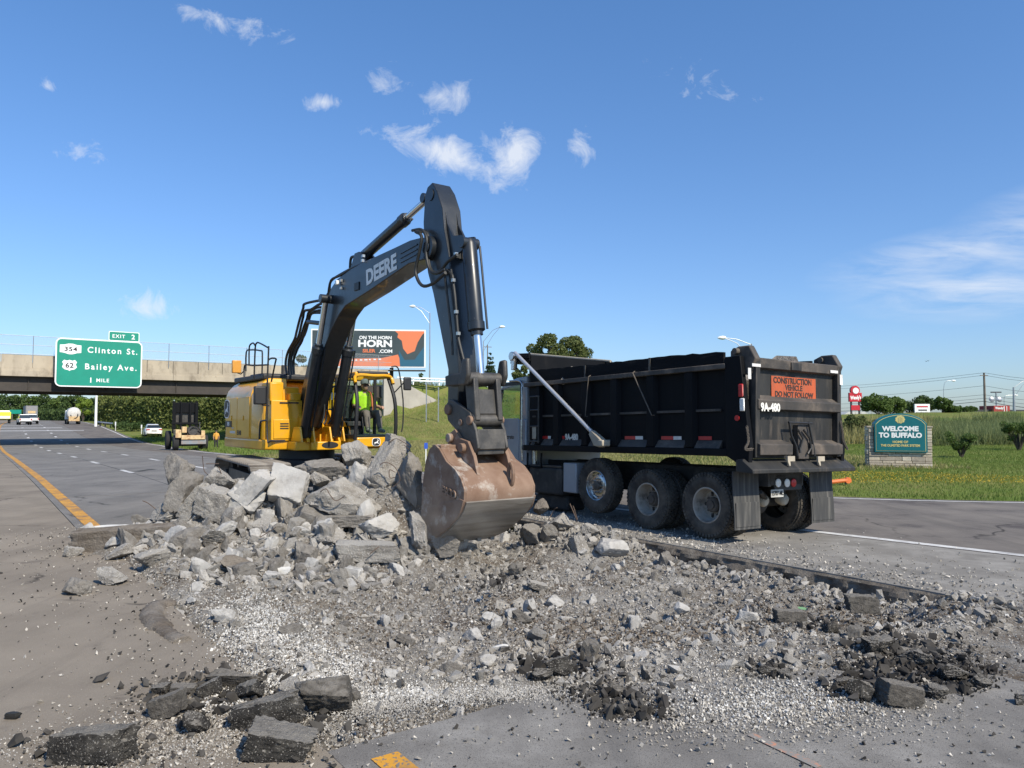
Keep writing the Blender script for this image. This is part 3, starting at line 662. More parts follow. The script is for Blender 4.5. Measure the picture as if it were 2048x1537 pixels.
for y in (-.27, .27):
    MB().prism([(6.62, 2.46), (6.6, 2.62), (6.72, 2.64), (7.2, 2.66), (7.32, 2.56), (7.2, 2.46)], y - .03, y + .03).build('idler_link', m_dsteel, ex, 35, .02)
    if y: MB().prism([(7.1, 2.45), (7.15, 2.62), (7.22, 2.85), (7.36, 2.86), (7.38, 2.6), (7.3, 2.45)], y * 1.25 - .04, y * 1.25 + .04).build('link_stop', m_dsteel, ex, 35, .03)
hl = MB().cyl((7.22, -.34, 2.56), (7.22, .34, 2.56), .1, n=18).cyl((7.3, -.26, 1.93), (7.3, .26, 1.93), .1, n=18)
hl.prism([(7.1, 2.56), (7.35, 2.56), (7.42, 1.93), (7.2, 1.9)], -.25, -.16).prism([(7.1, 2.56), (7.35, 2.56), (7.42, 1.93), (7.2, 1.9)], .16, .25).prism([(7.16, 2.4), (7.3, 2.4), (7.36, 2.02), (7.24, 2.0)], -.17, .17)
hl.build('power_link', m_dsteel, ex, 35, .015)
# quick coupler
qp = [(6.60, 2.16), (6.70, 2.26), (6.84, 2.24), (7.29, 2.05), (7.45, 1.78), (7.52, 1.52), (7.4, 1.42), (7.0, 1.72), (6.66, 1.93)]
qc = MB().prism(qp, -.28, -.23).prism(qp, .23, .28).bb(6.95, 7.46, -.24, .24, 1.42, 1.62).prism([(7.25, 1.45), (7.5, 1.5), (7.46, 1.8), (7.34, 1.78)], -.24, .24)
cpl = qc.build('quick_coupler', m_dsteel, ex, 35, .012)
MB().cyl((6.7, -.32, 2.1), (6.7, .32, 2.1), .085).cyl((7.3, -.31, 1.93), (7.3, .31, 1.93), .07).cyl((7.05, -.3, 1.9), (7.05, .3, 1.9), .05).build('pin', m_rust, cpl, 35, .01)
# --- bucket
back = [(6.88, 1.57), (7.02, 1.5), (7.21, 1.33), (7.45, 1.23), (7.62, 1.1), (7.71, .95), (7.70, .78), (7.62, .64), (7.47, .5), (7.25, .35), (7.0, .21), (6.78, .12), (6.58, .06)]
bk = MB(); inner = [(p[0] * .985 + 7.0 * .015 - .02, p[1] * .985 + .8 * .015) for p in back]
outer = back; n_ = len(back)
V = [(p[0], y, p[1]) for y in (-.6, .6) for p in outer] + [(p[0], y, p[1]) for y in (-.6, .6) for p in inner]
Fb = []
for i in range(n_ - 1):
    Fb += [(i, i + 1, n_ + i + 1, n_ + i), (2 * n_ + i, 3 * n_ + i, 3 * n_ + i + 1, 2 * n_ + i + 1), (i, 2 * n_ + i, 2 * n_ + i + 1, i + 1), (n_ + i, n_ + i + 1, 3 * n_ + i + 1, 3 * n_ + i)]
Fb += [(0, n_, 3 * n_, 2 * n_), (n_ - 1, 3 * n_ - 1, 4 * n_ - 1, 2 * n_ - 1)]
bk.add(V, Fb); bucket = bk.build('bucket', m_rust, ex, 40)
sidep = back + [(6.60, .2), (6.47, .5), (6.5, .9), (6.6, 1.3), (6.72, 1.5)]
for (a, b) in ((-.635, -.6), (.6, .635)): MB().prism(sidep, a, b).build('side_plate', m_rust, bucket, 25, .008)
for (a, b) in ((-.65, -.634), (.634, .65)): MB().prism([(7.3, .37), (7.62, .62), (7.71, .8), (7.6, .82), (7.2, .72), (6.7, .62), (6.5, .5), (6.6, .2), (6.8, .12)], a, b).build('side_wear_plate', m_rust, bucket, 25, .006)
wp = [p for p in back if p[1] < .83]; wo = [(p[0] + .022, p[1] - .014) for p in wp]
MB().prism(wp + wo[::-1], -.6, .6).build('wear_plate', m_wear, bucket, 30)
MB().prism([(7.2, .29), (7.0, .17), (6.6, .02), (6.6, .05)], -.58, .58).build('lip_plate', m_wear, bucket, 0)
for k in range(5): MB().prism([(6.75, .02), (6.72, .12), (6.4, .1), (6.32, .06)], -.52 + k * .25, -.44 + k * .25).build('tooth', m_wear, bucket, 30, .01)
ear = [(6.72, 1.5), (6.78, 1.72), (6.95, 1.8), (7.1, 1.66), (7.32, 1.62), (7.48, 1.4), (7.58, 1.13), (7.3, 1.25)]
for y in (-.3, .3): MB().prism(ear, y - .03, y + .03).build('bucket_ear', m_rust, bucket, 30, .008)
MB().bb(6.74, 7.0, -.6, .6, 1.47, 1.56).cyl((6.86, -.4, 1.66), (6.86, .4, 1.66), .07).cyl((7.22, -.4, 1.52), (7.22, .4, 1.52), .07).build('torque_tube', m_rust, bucket, 35, .01)
eye = [Vector((7.68 + .06 * math.cos(a), .2, 1.13 + .16 * math.sin(a))) for a in np.linspace(0, 2 * math.pi, 19)]
MB().tube(eye, .03, 8).build('lifting_eye', m_rust, bucket)
text('ESCO', .16, frame((7.32, -.655, .88), (1, 0, -.16), (.16, 0, 1)), m_rust, bucket, bold=.006, depth=.01)

# --- hydraulic hoses and pipes
hoses = MB()
for pts, y, r in (([(1145, 400), (1105, 395), (1150, 430), (1130, 560), (1105, 700), (1150, 800), (1230, 790), (1330, 705)], -.38, .028),
                  ([(1080, 385), (1150, 380), (1190, 450), (1185, 560), (1210, 680), (1260, 710), (1330, 680)], -.33, .026), ([(1160, 385), (1200, 430), (1195, 560), (1225, 690), (1290, 690), (1350, 620), (1420, 568)], -.3, .026),
                  ([(1330, 680), (1380, 720), (1390, 780), (1405, 900), (1425, 1150), (1440, 1250), (1500, 1480)], -.25, .022), ([(1330, 705), (1330, 760), (1375, 1150), (1385, 1330)], -.27, .02), ([(1340, 690), (1365, 740), (1400, 1000), (1430, 1260), (1480, 1470)], -.24, .018)):
    hoses.tube(smooth_path(T(c2, pts, y), 4), r, 8)
for k, pts in enumerate(([(560, 700), (480, 690), (360, 700), (200, 740), (180, 800), (130, 960), (90, 1120), (60, 1230), (-30, 1400), (-60, 1560), (-40, 1700)], [(470, 740), (400, 745), (290, 815), (200, 835), (180, 920), (160, 1000), (110, 1200), (20, 1350), (-20, 1560), (0, 1750)],
            [(460, 790), (370, 790), (260, 850), (230, 950), (190, 1050), (140, 1210), (50, 1350), (10, 1560), (40, 1780)], [(450, 830), (380, 830), (280, 870), (250, 980), (215, 1060), (165, 1240), (100, 1360), (40, 1560), (70, 1780)], [(430, 860), (300, 870), (260, 960), (200, 1160), (60, 1420), (60, 1800)])):
    hoses.tube(smooth_path(T(c1, pts, -.34 + k * .1), 4), .03, 8)
for pts, y in (([(430, 870), (500, 640), (540, 560), (560, 430), (700, 330), (960, 200), (1440, 25), (1610, -40)], -.2), ([(520, 620), (560, 420), (690, 350), (900, 230), (1480, 10), (1560, -60)], -.27)): hoses.tube(smooth_path(T(c1, pts, y), 4), .026, 8)
for pts in ([(820, 250), (830, 130), (860, 95), (920, 100), (1000, 80)],): hoses.tube(smooth_path(T(c1, pts, -.05), 4), .03, 8)
hoses.build('hose_bundle', m_rub, ex)['kind'] = 'stuff'
MB().tube(T(c1, [(250, 985), (430, 1005)], -.3), .05, 10).build('hose_stay', m_char, ex)
fit = MB()
for (x, y) in ((1410, 565), (1390, 762), (1412, 1002), (1428, 1166), (1330, 706), (1150, 385)): fit.box(E.ony(*c2(x, y), -.27), (.05, .05, .05))
for (x, y) in ((700, 420), (700, 525), (1000, 85), (990, 150)): fit.box(E.ony(*c1(x, y), -.33), (.05, .05, .05))
fit.build('hose_fitting', m_fit, ex)['kind'] = 'stuff'
# hose cluster in front of the cab side
hc = MB()
for pts, x in (([(0, 430), (100, 520), (120, 590), (70, 610), (60, 900), (30, 1020)], .9), ([(0, 510), (60, 505), (90, 560), (115, 600), (110, 700), (90, 960), (50, 1040)], .85), ([(440, 340), (300, 480), (180, 520), (165, 600), (170, 700), (160, 950), (110, 1040)], .9), ([(340, 540), (230, 515), (205, 570), (210, 700), (180, 900), (130, 1030)], .88)):
    hc.tube(smooth_path(TX(c7, pts, x), 3), .02, 8)
hc.build('hose_cluster', m_rub, ex)['kind'] = 'stuff'
fc = MB()
for x in (75, 115, 168, 210): a, b = TX(c7, [(x, 600), (x - 3, 700)], .9); fc.cyl(a, b, .026, n=8)
fc.build('crimp_fitting', m_fit, ex)['kind'] = 'stuff'

# --- cab
X0, X1, Y0, Y1, Z0, Z1 = -.15, 1.55, .46, 1.46, 1.36, 2.96
cab = MB().bb(X0, X1 - .02, Y0, Y1, 1.5, 1.6).bb(X0, X0 + .06, Y0, Y1, 1.5, 2.2).build('cab', m_blk, ex, 35, .01)
MB().bb(X1 - .5, X1, Y0 + .0, Y1, Z0 - .02, 1.55).build('cab_base', m_yel, cab, 35, .02)
MB().bb(X0 - .05, X1 - .5, Y0 + .02, Y1 - .01, 1.28, 1.5).build('cab_platform', m_yel, cab, 35, .02)
fl = smooth_path([(X1, Y0 + .02, 1.5), (X1 + .04, Y0 + .03, 1.9), (X1 + .02, Y0 + .05, 2.4), (X1 - .18, Y0 + .07, 2.86)], 4)
frr = smooth_path([(X1, Y1 - .02, 1.5), (X1 + .04, Y1 - .02, 1.9), (X1 + .02, Y1 - .05, 2.4), (X1 - .18, Y1 - .1, 2.86)], 4)
for p in (fl, frr, [(X0 + .05, Y0 + .04, 1.5), (X0 + .05, Y0 + .04, 2.9)], [(X0 + .05, Y1 - .05, 1.5), (X0 + .05, Y1 - .05, 2.9)], [(.55, Y1 - .04, 1.5), (.55, Y1 - .04, 2.9)], [(.5, Y0 + .03, 1.5), (.5, Y0 + .03, 2.9)]): MB().tube(p, .043, 8).build('cab_pillar', m_blk, cab, 40)
for (a, b, c_, d_) in ((X0 - .02, X0 + .35, Y0 + .06, Y1 - .08), (X0 + .35, X1 - .12, Y0 + .06, Y0 + .15), (X0 + .35, X1 - .12, Y1 - .17, Y1 - .08)): MB().bb(a, b, c_, d_, 2.86, 2.99).build('cab_roof', m_yel, cab, 35, .03, 3)
MB().bb(X0 + .36, X1 - .14, Y0 + .15, Y1 - .17, 2.94, 2.96).build('skylight', m_glass, cab, 0)
MB().bb(X1 - .2, X1 - .1, Y0 + .12, Y1 - .14, 2.93, 3.01).build('visor', m_blk, cab, 35, .03, 3)
yr = MB().tube(smooth_path([(X1 - .02, Y0 + .03, 2.74), (X1 - .1, Y0 + .05, 2.87), (X1 - .08, Y0 + .16, 2.92), (X1 - .06, .93, 2.91), (X1 - .08, Y1 - .2, 2.92), (X1 - .1, Y1 - .07, 2.87), (X1 - .02, Y1 - .06, 2.74)], 4), .036, 8)
yr.build('roof_trim', m_yel, cab, 40)
gl = MB().bb(X1 + .0, X1 + .006, Y0 + .08, Y1 - .08, 1.56, 1.78); gl.build('lower_windscreen', m_glass, cab, 0)
MB().bb(X0 + .1, 1.45, Y0 + .015, Y0 + .02, 1.62, 2.84).build('side_window', m_glass, cab, 0)
MB().bb(X0 + .02, X0 + .026, Y0 + .08, Y1 - .1, 1.9, 2.84).build('rear_window', m_glass, cab, 0)
MB().tube([(1.5, 1.4, 2.5), E.onx(*c7(1180, 450), 1.6)], .014).build('mirror_arm', m_blk, cab)
MB().tube(smooth_path(TX(c7, [(1000, 240), (1070, 235), (1110, 330), (1160, 700), (1160, 1000), (1140, 1150)], 1.62), 3), .016, 8).build('grab_rail', m_blk, cab)
badge(0, 0, .2, .18, frame((X1 + .002, .98, 1.445), (0, 1, 0), (0, 0, 1)), 'cab_badge')
seat = MB().bb(.2, .7, .68, 1.18, 1.78, 1.9).prism([(.12, 1.85), (.28, 1.85), (.16, 2.55), (.04, 2.55)], .7, 1.16).bb(.05, .16, .82, 1.04, 2.55, 2.72).bb(.3, .7, .58, .66, 1.95, 2.02).bb(.3, .7, 1.2, 1.28, 1.95, 2.02).bb(.25, .6, .75, 1.1, 1.58, 1.8)
seat.build('operator_seat', m_seat, cab, 35, .03)
for y in (.62, 1.24): MB().tube([(.68, y, 1.98), (.72, y, 2.16)], .016).bb(.7, .76, y - .025, y + .025, 2.14, 2.24).build('joystick', m_blk, cab)
for y in (.85, 1.0): MB().tube([(1.2, y, 1.6), (1.1, y, 2.0)], .012).build('travel_lever', m_blk, cab)
# ---------------------------------------------------------------- dump truck
class LocalM:
    def __init__(s, o, yaw, pitch=0, roll=0):
        s.o = Vector(o); s.M = (Matrix.Rotation(yaw, 3, 'Z') @ Matrix.Rotation(pitch, 3, 'Y') @ Matrix.Rotation(roll, 3, 'X')); s.I = s.M.transposed()
        s.c = s.I @ (Vector((0, 0, CAM_H)) - s.o)
    def ony(s, u, v, y): d = s.I @ ray(u, v); return s.c + d * ((y - s.c.y) / d.y)
    def onx(s, u, v, x): d = s.I @ ray(u, v); return s.c + d * ((x - s.c.x) / d.x)
TO = (4.145, 12.861, 0.0); TA = (rad(124), rad(1.0), rad(1.2)); K = LocalM(TO, *TA)
k4 = lambda x, y: (1000 + x / 3.8425, 680 + y / 3.8425)
k5 = lambda x, y: (1360 + x / 3.66, 680 + y / 3.66)
k8 = lambda x, y: (960 + x / 5.911, 640 + y / 5.911)
m_tblack = material('truck_body_black', (.0035, .004, .0055), (.0065, .007, .0085), scale=1.5, rough=.6, spec=.14, dirt=(.04, .035, .031), dscale=2.2, dlo=.6, dhi=.85, damt=.45, rvar=.1, stretch=(1, 1, .35))
m_tgate = material('tailgate_dirty_black', (.018, .018, .018), (.034, .033, .031), scale=2, rough=.6, spec=.35, dirt=(.13, .108, .086), dscale=2.6, dlo=.52, dhi=.75, damt=.65, stretch=(1, 2.5, .5), rvar=.1)
m_tbeam = material('tailgate_beam', (.035, .032, .029), (.075, .063, .053), scale=2, rough=.7, dirt=(.19, .15, .115), dscale=3, dlo=.5, dhi=.72, damt=.7, bump=.15, bscale=30)
m_board = material('side_board', (.005, .0055, .007), (.01, .01, .011), scale=3, spec=.15, rough=.75, dirt=(.1, .08, .065), dscale=4, dlo=.58, dhi=.75, damt=.6, bump=.3, bscale=20, stretch=(.4, 1, 3))
m_chassis = material('chassis_grime', (.022, .021, .02), (.05, .046, .04), scale=3, rough=.8, dirt=(.12, .105, .088), dscale=4, dlo=.52, dhi=.72, damt=.6)
m_cabgrey = material('cab_grey_paint', (.36, .38, .4), (.31, .33, .35), scale=2, rough=.3, coat=.4, dirt=(.3, .29, .27), dscale=2, dlo=.55, dhi=.8, damt=.5)
m_tyre = material('tyre_rubber', (.036, .033, .03), (.062, .056, .048), scale=5, rough=.85, spec=.3, dirt=(.15, .128, .1), dscale=4, dlo=.4, dhi=.7, damt=.8, bump=.2, bscale=50, bdist=.005)
m_alu = material('polished_aluminium', (.62, .62, .61), (.45, .44, .42), scale=6, rough=.25, metal=.95, dirt=(.2, .18, .15), dscale=5, dlo=.58, dhi=.75, damt=.5)
m_rim = material('dusty_white_rim', (.42, .385, .33), (.3, .26, .21), scale=4, rough=.6, dirt=(.11, .09, .07), dscale=6, dlo=.5, dhi=.68, damt=.8)
m_hub = material('grimy_hub', (.075, .062, .05), (.13, .11, .088), scale=5, rough=.8)
m_flap = material('mud_flap', (.035, .035, .035), (.065, .064, .06), scale=3, rough=.8, dirt=(.19, .175, .155), dscale=3, dlo=.5, dhi=.75, damt=.6, stretch=(1, 6, .4))
m_silver = material('silver_tube', (.6, .61, .63), rough=.35, metal=.6)
m_beige = material('beige_casting', (.45, .4, .31), (.35, .3, .23), rough=.7)
m_osign = material('orange_sign', (.5, .095, .024), (.38, .08, .03), scale=4, rough=.55, dirt=(.2, .09, .05), dscale=3.5, dlo=.5, dhi=.75, damt=.6, stretch=(1, 2, .5))
m_red = material('red_reflector', (.55, .02, .02), (.4, .02, .02), rough=.35)
m_refl = material('white_reflector', (.72, .71, .68), (.55, .53, .5), rough=.4)
m_chipred = material('chipped_red', (.5, .03, .025), (.5, .48, .45), scale=22, lo=.5, hi=.52, rough=.5)
m_chipwht = material('chipped_white', (.7, .68, .64), (.28, .2, .16), scale=22, lo=.52, hi=.56, rough=.5)
m_sblk = material('sign_black_print', (.035, .025, .02), (.2, .06, .03), scale=9, lo=.55, hi=.7, rough=.6)
m_offw = material('off_white_print', (.72, .7, .64), (.5, .48, .42), scale=9, lo=.5, hi=.75, rough=.6)
m_plate = material('licence_plate', (.5, .49, .45), (.36, .35, .32), rough=.5)
m_load = material('broken_concrete_load', (.2, .17, .145), (.3, .28, .25), scale=5, rough=1, bump=1, bscale=12, bdist=.1)

tk = bpy.data.objects.new('dump_truck', None); COL.objects.link(tk); tk.location = TO; tk.rotation_euler = (TA[2], TA[1], TA[0])
tag(tk, 'black bodied dump truck with grey cab and lift axle, parked beside the pit', 'dump truck')

# --- wheels
def tyre_mesh(w=.29, Rr=.53, ri=.29):
    mb = MB(); prof = [(ri, -w * .40), (ri + .05, -w * .47), (ri + .13, -w * .5), (Rr - .075, -w * .47), (Rr - .03, -w * .40), (Rr - .012, -w * .34), (Rr - .012, w * .34), (Rr - .03, w * .40), (Rr - .075, w * .47), (ri + .13, w * .5), (ri + .05, w * .47), (ri, w * .40)]
    mb.lathe(prof, (0, 0, 0), (0, 1, 0), 48)
    mb.f = [f for f in mb.f if len(f) == 4]
    for k in range(48):                                         # tread lugs, staggered in four rows
        for row in range(4):
            a = 2 * math.pi * (k + (.5 if row % 2 else 0)) / 48; yc = (row - 1.5) * w * .185
            rot = Matrix.Rotation(-a, 3, 'Y'); c = rot @ Vector((0, 0, Rr - .006)) + Vector((0, yc, 0))
            mb.box(c, (.052, w * .155, .02), rot)
    for k in range(48):
        for sgn in (-1, 1):
            a = 2 * math.pi * k / 48; rot = Matrix.Rotation(-a, 3, 'Y'); c = rot @ Vector((0, 0, Rr - .045)) + Vector((0, sgn * w * .445, 0))
            mb.box(c, (.045, .02, .05), rot)
    return mb
_ty = tyre_mesh().build('tyre', m_tyre, None, 35); tyre_me = _ty.data; bpy.data.objects.remove(_ty)
# deep dished rim (dual) and convex aluminium rim (lift axle); outboard is +y
def rim_dual():
    return MB().lathe([(.295, .118), (.285, .125), (.27, .12), (.262, .08), (.25, -.08), (.235, -.1), (.15, -.105), (.14, -.09), (.12, -.08), (.12, -.03), (.1, -.01), (.0, -.01)], (0, 0, 0), (0, 1, 0), 40, False)
def holes(y, r, n, rr, off=0): 
    mb = MB()
    for k in range(n): a = 2 * math.pi * (k + off) / n; mb.cyl((r * math.cos(a), y, r * math.sin(a)), (r * math.cos(a), y + .006, r * math.sin(a)), rr, n=12)
    return mb
protos = {}
def proto(nm, mb, mat):
    o = mb.build(nm, mat, None, 35); me = o.data; bpy.data.objects.remove(o); protos[nm] = me; return me
pr_rim = proto('rim', rim_dual(), m_rim); pr_hole = [proto('hand_hole', MB().cyl((.2 * math.cos(a), -.106, .2 * math.sin(a)), (.2 * math.cos(a), -.095, .2 * math.sin(a)), .028, n=12), m_blk) for a in np.linspace(0, 2 * math.pi, 6)[:-1]]
pr_hub = proto('hub', MB().lathe([(.125, -.09), (.125, -.025), (.105, .0), (.07, .005), (.07, .03), (.0, .03)], (0, 0, 0), (0, 1, 0), 24), m_hub)
nut_h = MB()
for k in range(10): a = 2 * math.pi * k / 10; nut_h.cyl((.165 * math.cos(a), -.106, .165 * math.sin(a)), (.165 * math.cos(a), -.066, .165 * math.sin(a)), .016, n=6)
pr_nuts = proto('wheel_nuts', nut_h, m_hub)
pr_arim = proto('rim', MB().lathe([(.295, .118), (.285, .128), (.272, .12), (.265, .09), (.255, .06), (.23, .055), (.2, .07), (.16, .075), (.13, .075), (.0, .075)], (0, 0, 0), (0, 1, 0), 40, False), m_alu)
pr_ahub = proto('hub', MB().lathe([(.085, .075), (.085, .12), (.07, .13), (.0, .13)], (0, 0, 0), (0, 1, 0), 20), m_hub)
an = MB()
for k in range(10): a = 2 * math.pi * k / 10; an.cyl((.135 * math.cos(a), .075, .135 * math.sin(a)), (.135 * math.cos(a), .125, .135 * math.sin(a)), .017, .012, n=8)
pr_anuts = proto('wheel_nuts', an, m_alu)
ah = MB()
for k in range(10): a = 2 * math.pi * (k + .5) / 10; ah.cyl((.215 * math.cos(a), .058, .215 * math.sin(a)), (.215 * math.cos(a), .066, .215 * math.sin(a)), .019, n=10)
pr_ahole = proto('hand_holes', ah, m_blk)
def wheel(x, y, z, side, alu=False, inner=False, parent=tk):
    w = link('wheel', tyre_me, None, parent, (x, y, z)); 
    if side < 0: w.rotation_euler = (0, 0, math.pi)
    if inner: return w
    link('rim', pr_arim if alu else pr_rim, None, w); link('hub', pr_ahub if alu else pr_hub, None, w)
    n = link('wheel_nuts', pr_anuts if alu else pr_nuts, None, w); n['kind'] = 'stuff'
    if alu: h = link('hand_holes', pr_ahole, None, w); h['kind'] = 'stuff'
    else:
        for hm in pr_hole: link('hand_hole', hm, None, w)
    return w
for x in (.06, 1.42):
    for sd in (1, -1):
        wheel(x, sd * 1.03, .525, sd); wheel(x, sd * .7, .525, sd, inner=True)
for sd in (1, -1): wheel(2.83, sd * 1.02, .69, sd, True); wheel(7.1, sd * 1.02, .53, sd, True)

# --- chassis
ch = MB()
for sy in (-.42, .42): ch.bb(-.62, 8.2, sy - .04, sy + .04, .84, 1.12)
ch.bb(-.62, -.54, -.42, .42, .86, 1.1).bb(2.0, 2.1, -.42, .42, .86, 1.1).bb(4.0, 4.1, -.42, .42, .86, 1.1); ch.build('chassis_frame', m_chassis, tk, 35, .008)
for x in (.06, 1.42):
    MB().cyl((x, -1.0, .525), (x, 1.0, .525), .085, n=14).lathe([(.0, -.3), (.12, -.26), (.23, -.12), (.25, 0), (.22, .12), (.1, .24), (0, .26)], (x, 0, .55), (0, 1, 0), 20).bb(x - .3, x + .3, .36, .5, .66, .82).bb(x - .3, x + .3, -.5, -.36, .66, .82).build('rear_axle', m_chassis, tk, 35)
    for y in (.2, -.32): MB().lathe([(.0, 0), (.09, .0), (.1, .04), (.1, .12), (.085, .15), (.06, .17), (.0, .17)], (x - .28, y, .62), (-.8, -.1, -.3), 18).build('brake_chamber', m_beige, tk, 35)
MB().cyl((2.83, -1.0, .69), (2.83, 1.0, .69), .07, n=12).bb(2.6, 3.1, .36, .5, .6, .85).build('lift_axle', m_chassis, tk, 35)
MB().cyl((7.1, -1.0, .53), (7.1, 1.0, .53), .06, n=12).build('steer_axle', m_chassis, tk, 35)
MB().tube(smooth_path([(-.5, .5, .75), (-.3, .1, .6), (.0, -.1, .62), (.4, -.1, .7)]), .035, 8).build('suspension_rod', m_chassis, tk)
tank = MB().bb(3.92, 5.1, .55, 1.13, .42, .98); tank.build('fuel_box', m_chassis, tk, 35, .05, 3)
MB().bb(3.95, 5.08, .6, 1.12, .985, 1.03).build('step_plate', m_dsteel, tk, 35, .008)
MB().bb(3.9, 5.0, .5, 1.0, .1, .42).build('underbody_tank', m_chassis, tk, 35, .06)
MB().bb(3.44, 3.86, .72, 1.14, .5, 1.1).build('tool_box', m_cabgrey, tk, 35, .02)
MB().bb(5.2, 5.6, .6, 1.1, .55, .95).build('cab_step', m_dsteel, tk, 35, .02)
MB().tube([(5.12, 1.14, 1.28), (5.12, 1.14, .98), (4.62, 1.14, .98), (4.62, 1.14, 1.28)], .02).build('hanger_frame', m_tblack, tk)

# --- dump body
body = MB().bb(-.45, 5.02, -1.15, 1.15, 1.33, 1.40).bb(-.45, 5.02, 1.12, 1.16, 1.39, 2.72).bb(-.45, 5.02, -1.16, -1.12, 1.39, 2.72).bb(4.98, 5.06, -1.16, 1.16, 1.34, 3.42)
body = body.build('dump_body', m_tblack, tk, 35, .006)
xs_rib = [4.62, 3.98, 3.06, 2.2, 1.24, .34]
for x in xs_rib:
    w = .09 if x > 4 else .13
    MB().loft([[(x - w, 1.15, z), (x + w, 1.15, z), (x + w * .62, 1.25, z), (x - w * .62, 1.25, z)] for z in (1.46, 2.71)]).build('side_rib', m_tblack, body, 30, .006)
    MB().loft([[(x - w, -1.15, z), (x - w * .62, -1.25, z), (x + w * .62, -1.25, z), (x + w, -1.15, z)] for z in (1.46, 2.71)]).build('side_rib', m_tblack, body, 30, .006)
ends = [5.0] + xs_rib + [-.42]
for i in range(len(ends) - 1):
    a, b = ends[i] - .12, ends[i + 1] + .12
    MB().bb(a, b, 1.158, 1.20, 2.045, 2.085).build('side_stringer', m_tbeam, body, 0)
    MB().prism([(1.16, 1.46), (1.25, 1.452), (1.16, 1.58)], min(a, b), max(a, b), 'yz').build('sill_slope', m_tbeam, body, 0)
for sd in (1, -1):
    MB().bb(-.45, 5.12, sd * 1.12, sd * 1.27, 2.715, 2.80).build('top_rail', m_tbeam, body, 35, .01)
    MB().bb(-.46, 5.14, sd * 1.10, sd * 1.262, 1.33, 1.45).build('bottom_rail', m_tblack, body, 35, .008)
def board(x0, x1, z0a, z0b, y0, y1):
    n = 10; top = [(x0 + (x1 - x0) * i / n, z0a + (z0b - z0a) * i / n + random.uniform(-.012, .012)) for i in range(n + 1)]
    return MB().prism([(x0, 2.802)] + top + [(x1, 2.802)], y0, y1).build('side_board', m_board, body, 0, .004)
for (a, b, za, zb) in ((4.95, 3.1, 3.08, 3.05), (3.09, 1.3, 3.05, 3.035), (1.29, -.36, 3.045, 3.0)): board(a, b, za, zb, 1.13, 1.18); board(a, b, za, zb, -1.18, -1.13)
for x in (3.1, 1.3): MB().bb(x - .02, x + .02, 1.178, 1.2, 2.8, 3.04).build('board_strap', m_dsteel, body, 0)
# far side canopy with rolled tarpaulin, seen above the near board
fa, fb_ = K.ony(*k4(250, 108), -1.0), K.ony(*k4(850, 165), -1.0)
MB().prism([(fa.x, fa.z), (fb_.x, fb_.z), (fb_.x, 2.9), (fa.x, 2.9)], -1.06, -1.0).build('far_canopy_wall', m_tbeam, body, 30, .01)
MB().tube([(fa.x + .1, -1.0, fa.z), (fb_.x, -1.0, fb_.z)], .03, 10).build('canopy_edge_tube', m_beige, body)
MB().bb(5.0, 5.75, -1.15, 1.2, 3.28, 3.34).prism([(5.0, 3.34), (5.72, 3.34), (5.8, 3.42), (5.6, 3.5), (5.0, 3.46)], 1.16, 1.22).prism([(5.0, 3.34), (5.72, 3.34), (5.8, 3.42), (5.6, 3.5), (5.0, 3.46)], -1.15, -1.1).build('cab_shield', m_tblack, body, 35, .01)
MB().cyl((5.55, -1.1, 3.42), (5.55, 1.2, 3.42), .085, n=16).build('tarp_roll', m_rub, body)
MB().cyl((5.52, 1.2, 3.43), (5.52, 1.34, 3.43), .1, n=18).bb(5.46, 5.58, 1.2, 1.3, 3.12, 3.36).build('tarp_motor', m_alu, body, 35, .01)
MB().tube([(5.34, 1.35, 3.49), (2.61, 1.36, 1.67)], .04, 12).build('tarp_arm', m_silver, tk)
MB().loft([[(2.66, 1.31, 1.76), (2.74, 1.31, 1.68), (2.74, 1.41, 1.68), (2.66, 1.41, 1.76)], [(2.42, 1.29, 1.62), (2.56, 1.29, 1.46), (2.56, 1.43, 1.46), (2.42, 1.43, 1.62)], [(2.3, 1.29, 1.54), (2.38, 1.29, 1.43), (2.38, 1.43, 1.43), (2.3, 1.43, 1.54)]]).bb(2.28, 2.42, 1.25, 1.45, 1.45, 1.57).build('arm_pivot', m_beige, tk, 35, .02)
for pts in (((680, 285), (655, 590)), ((1020, 255), (1165, 580))):
    a, b = K.ony(*k4(*pts[0]), 1.29), K.ony(*k4(*pts[1]), 1.29); MB().tube([a + Vector((0, -.05, .03)), a, b, b + Vector((0, -.06, 0))], .011, 6).build('tie_rod', m_hub, body)
lad = MB()
for x in (4.88, 4.55): lad.tube([(x, 1.27, 1.5), (x, 1.27, 2.5)], .018, 6)
for z in (1.53, 1.85, 2.2, 2.49): lad.tube([(4.9, 1.27, z), (4.53, 1.27, z)], .016, 6)
lad.build('ladder', m_dsteel, body)
MB().bb(4.66, 4.8, 1.2, 1.26, 1.58, 1.86).build('document_box', m_beige, body, 35, .01)
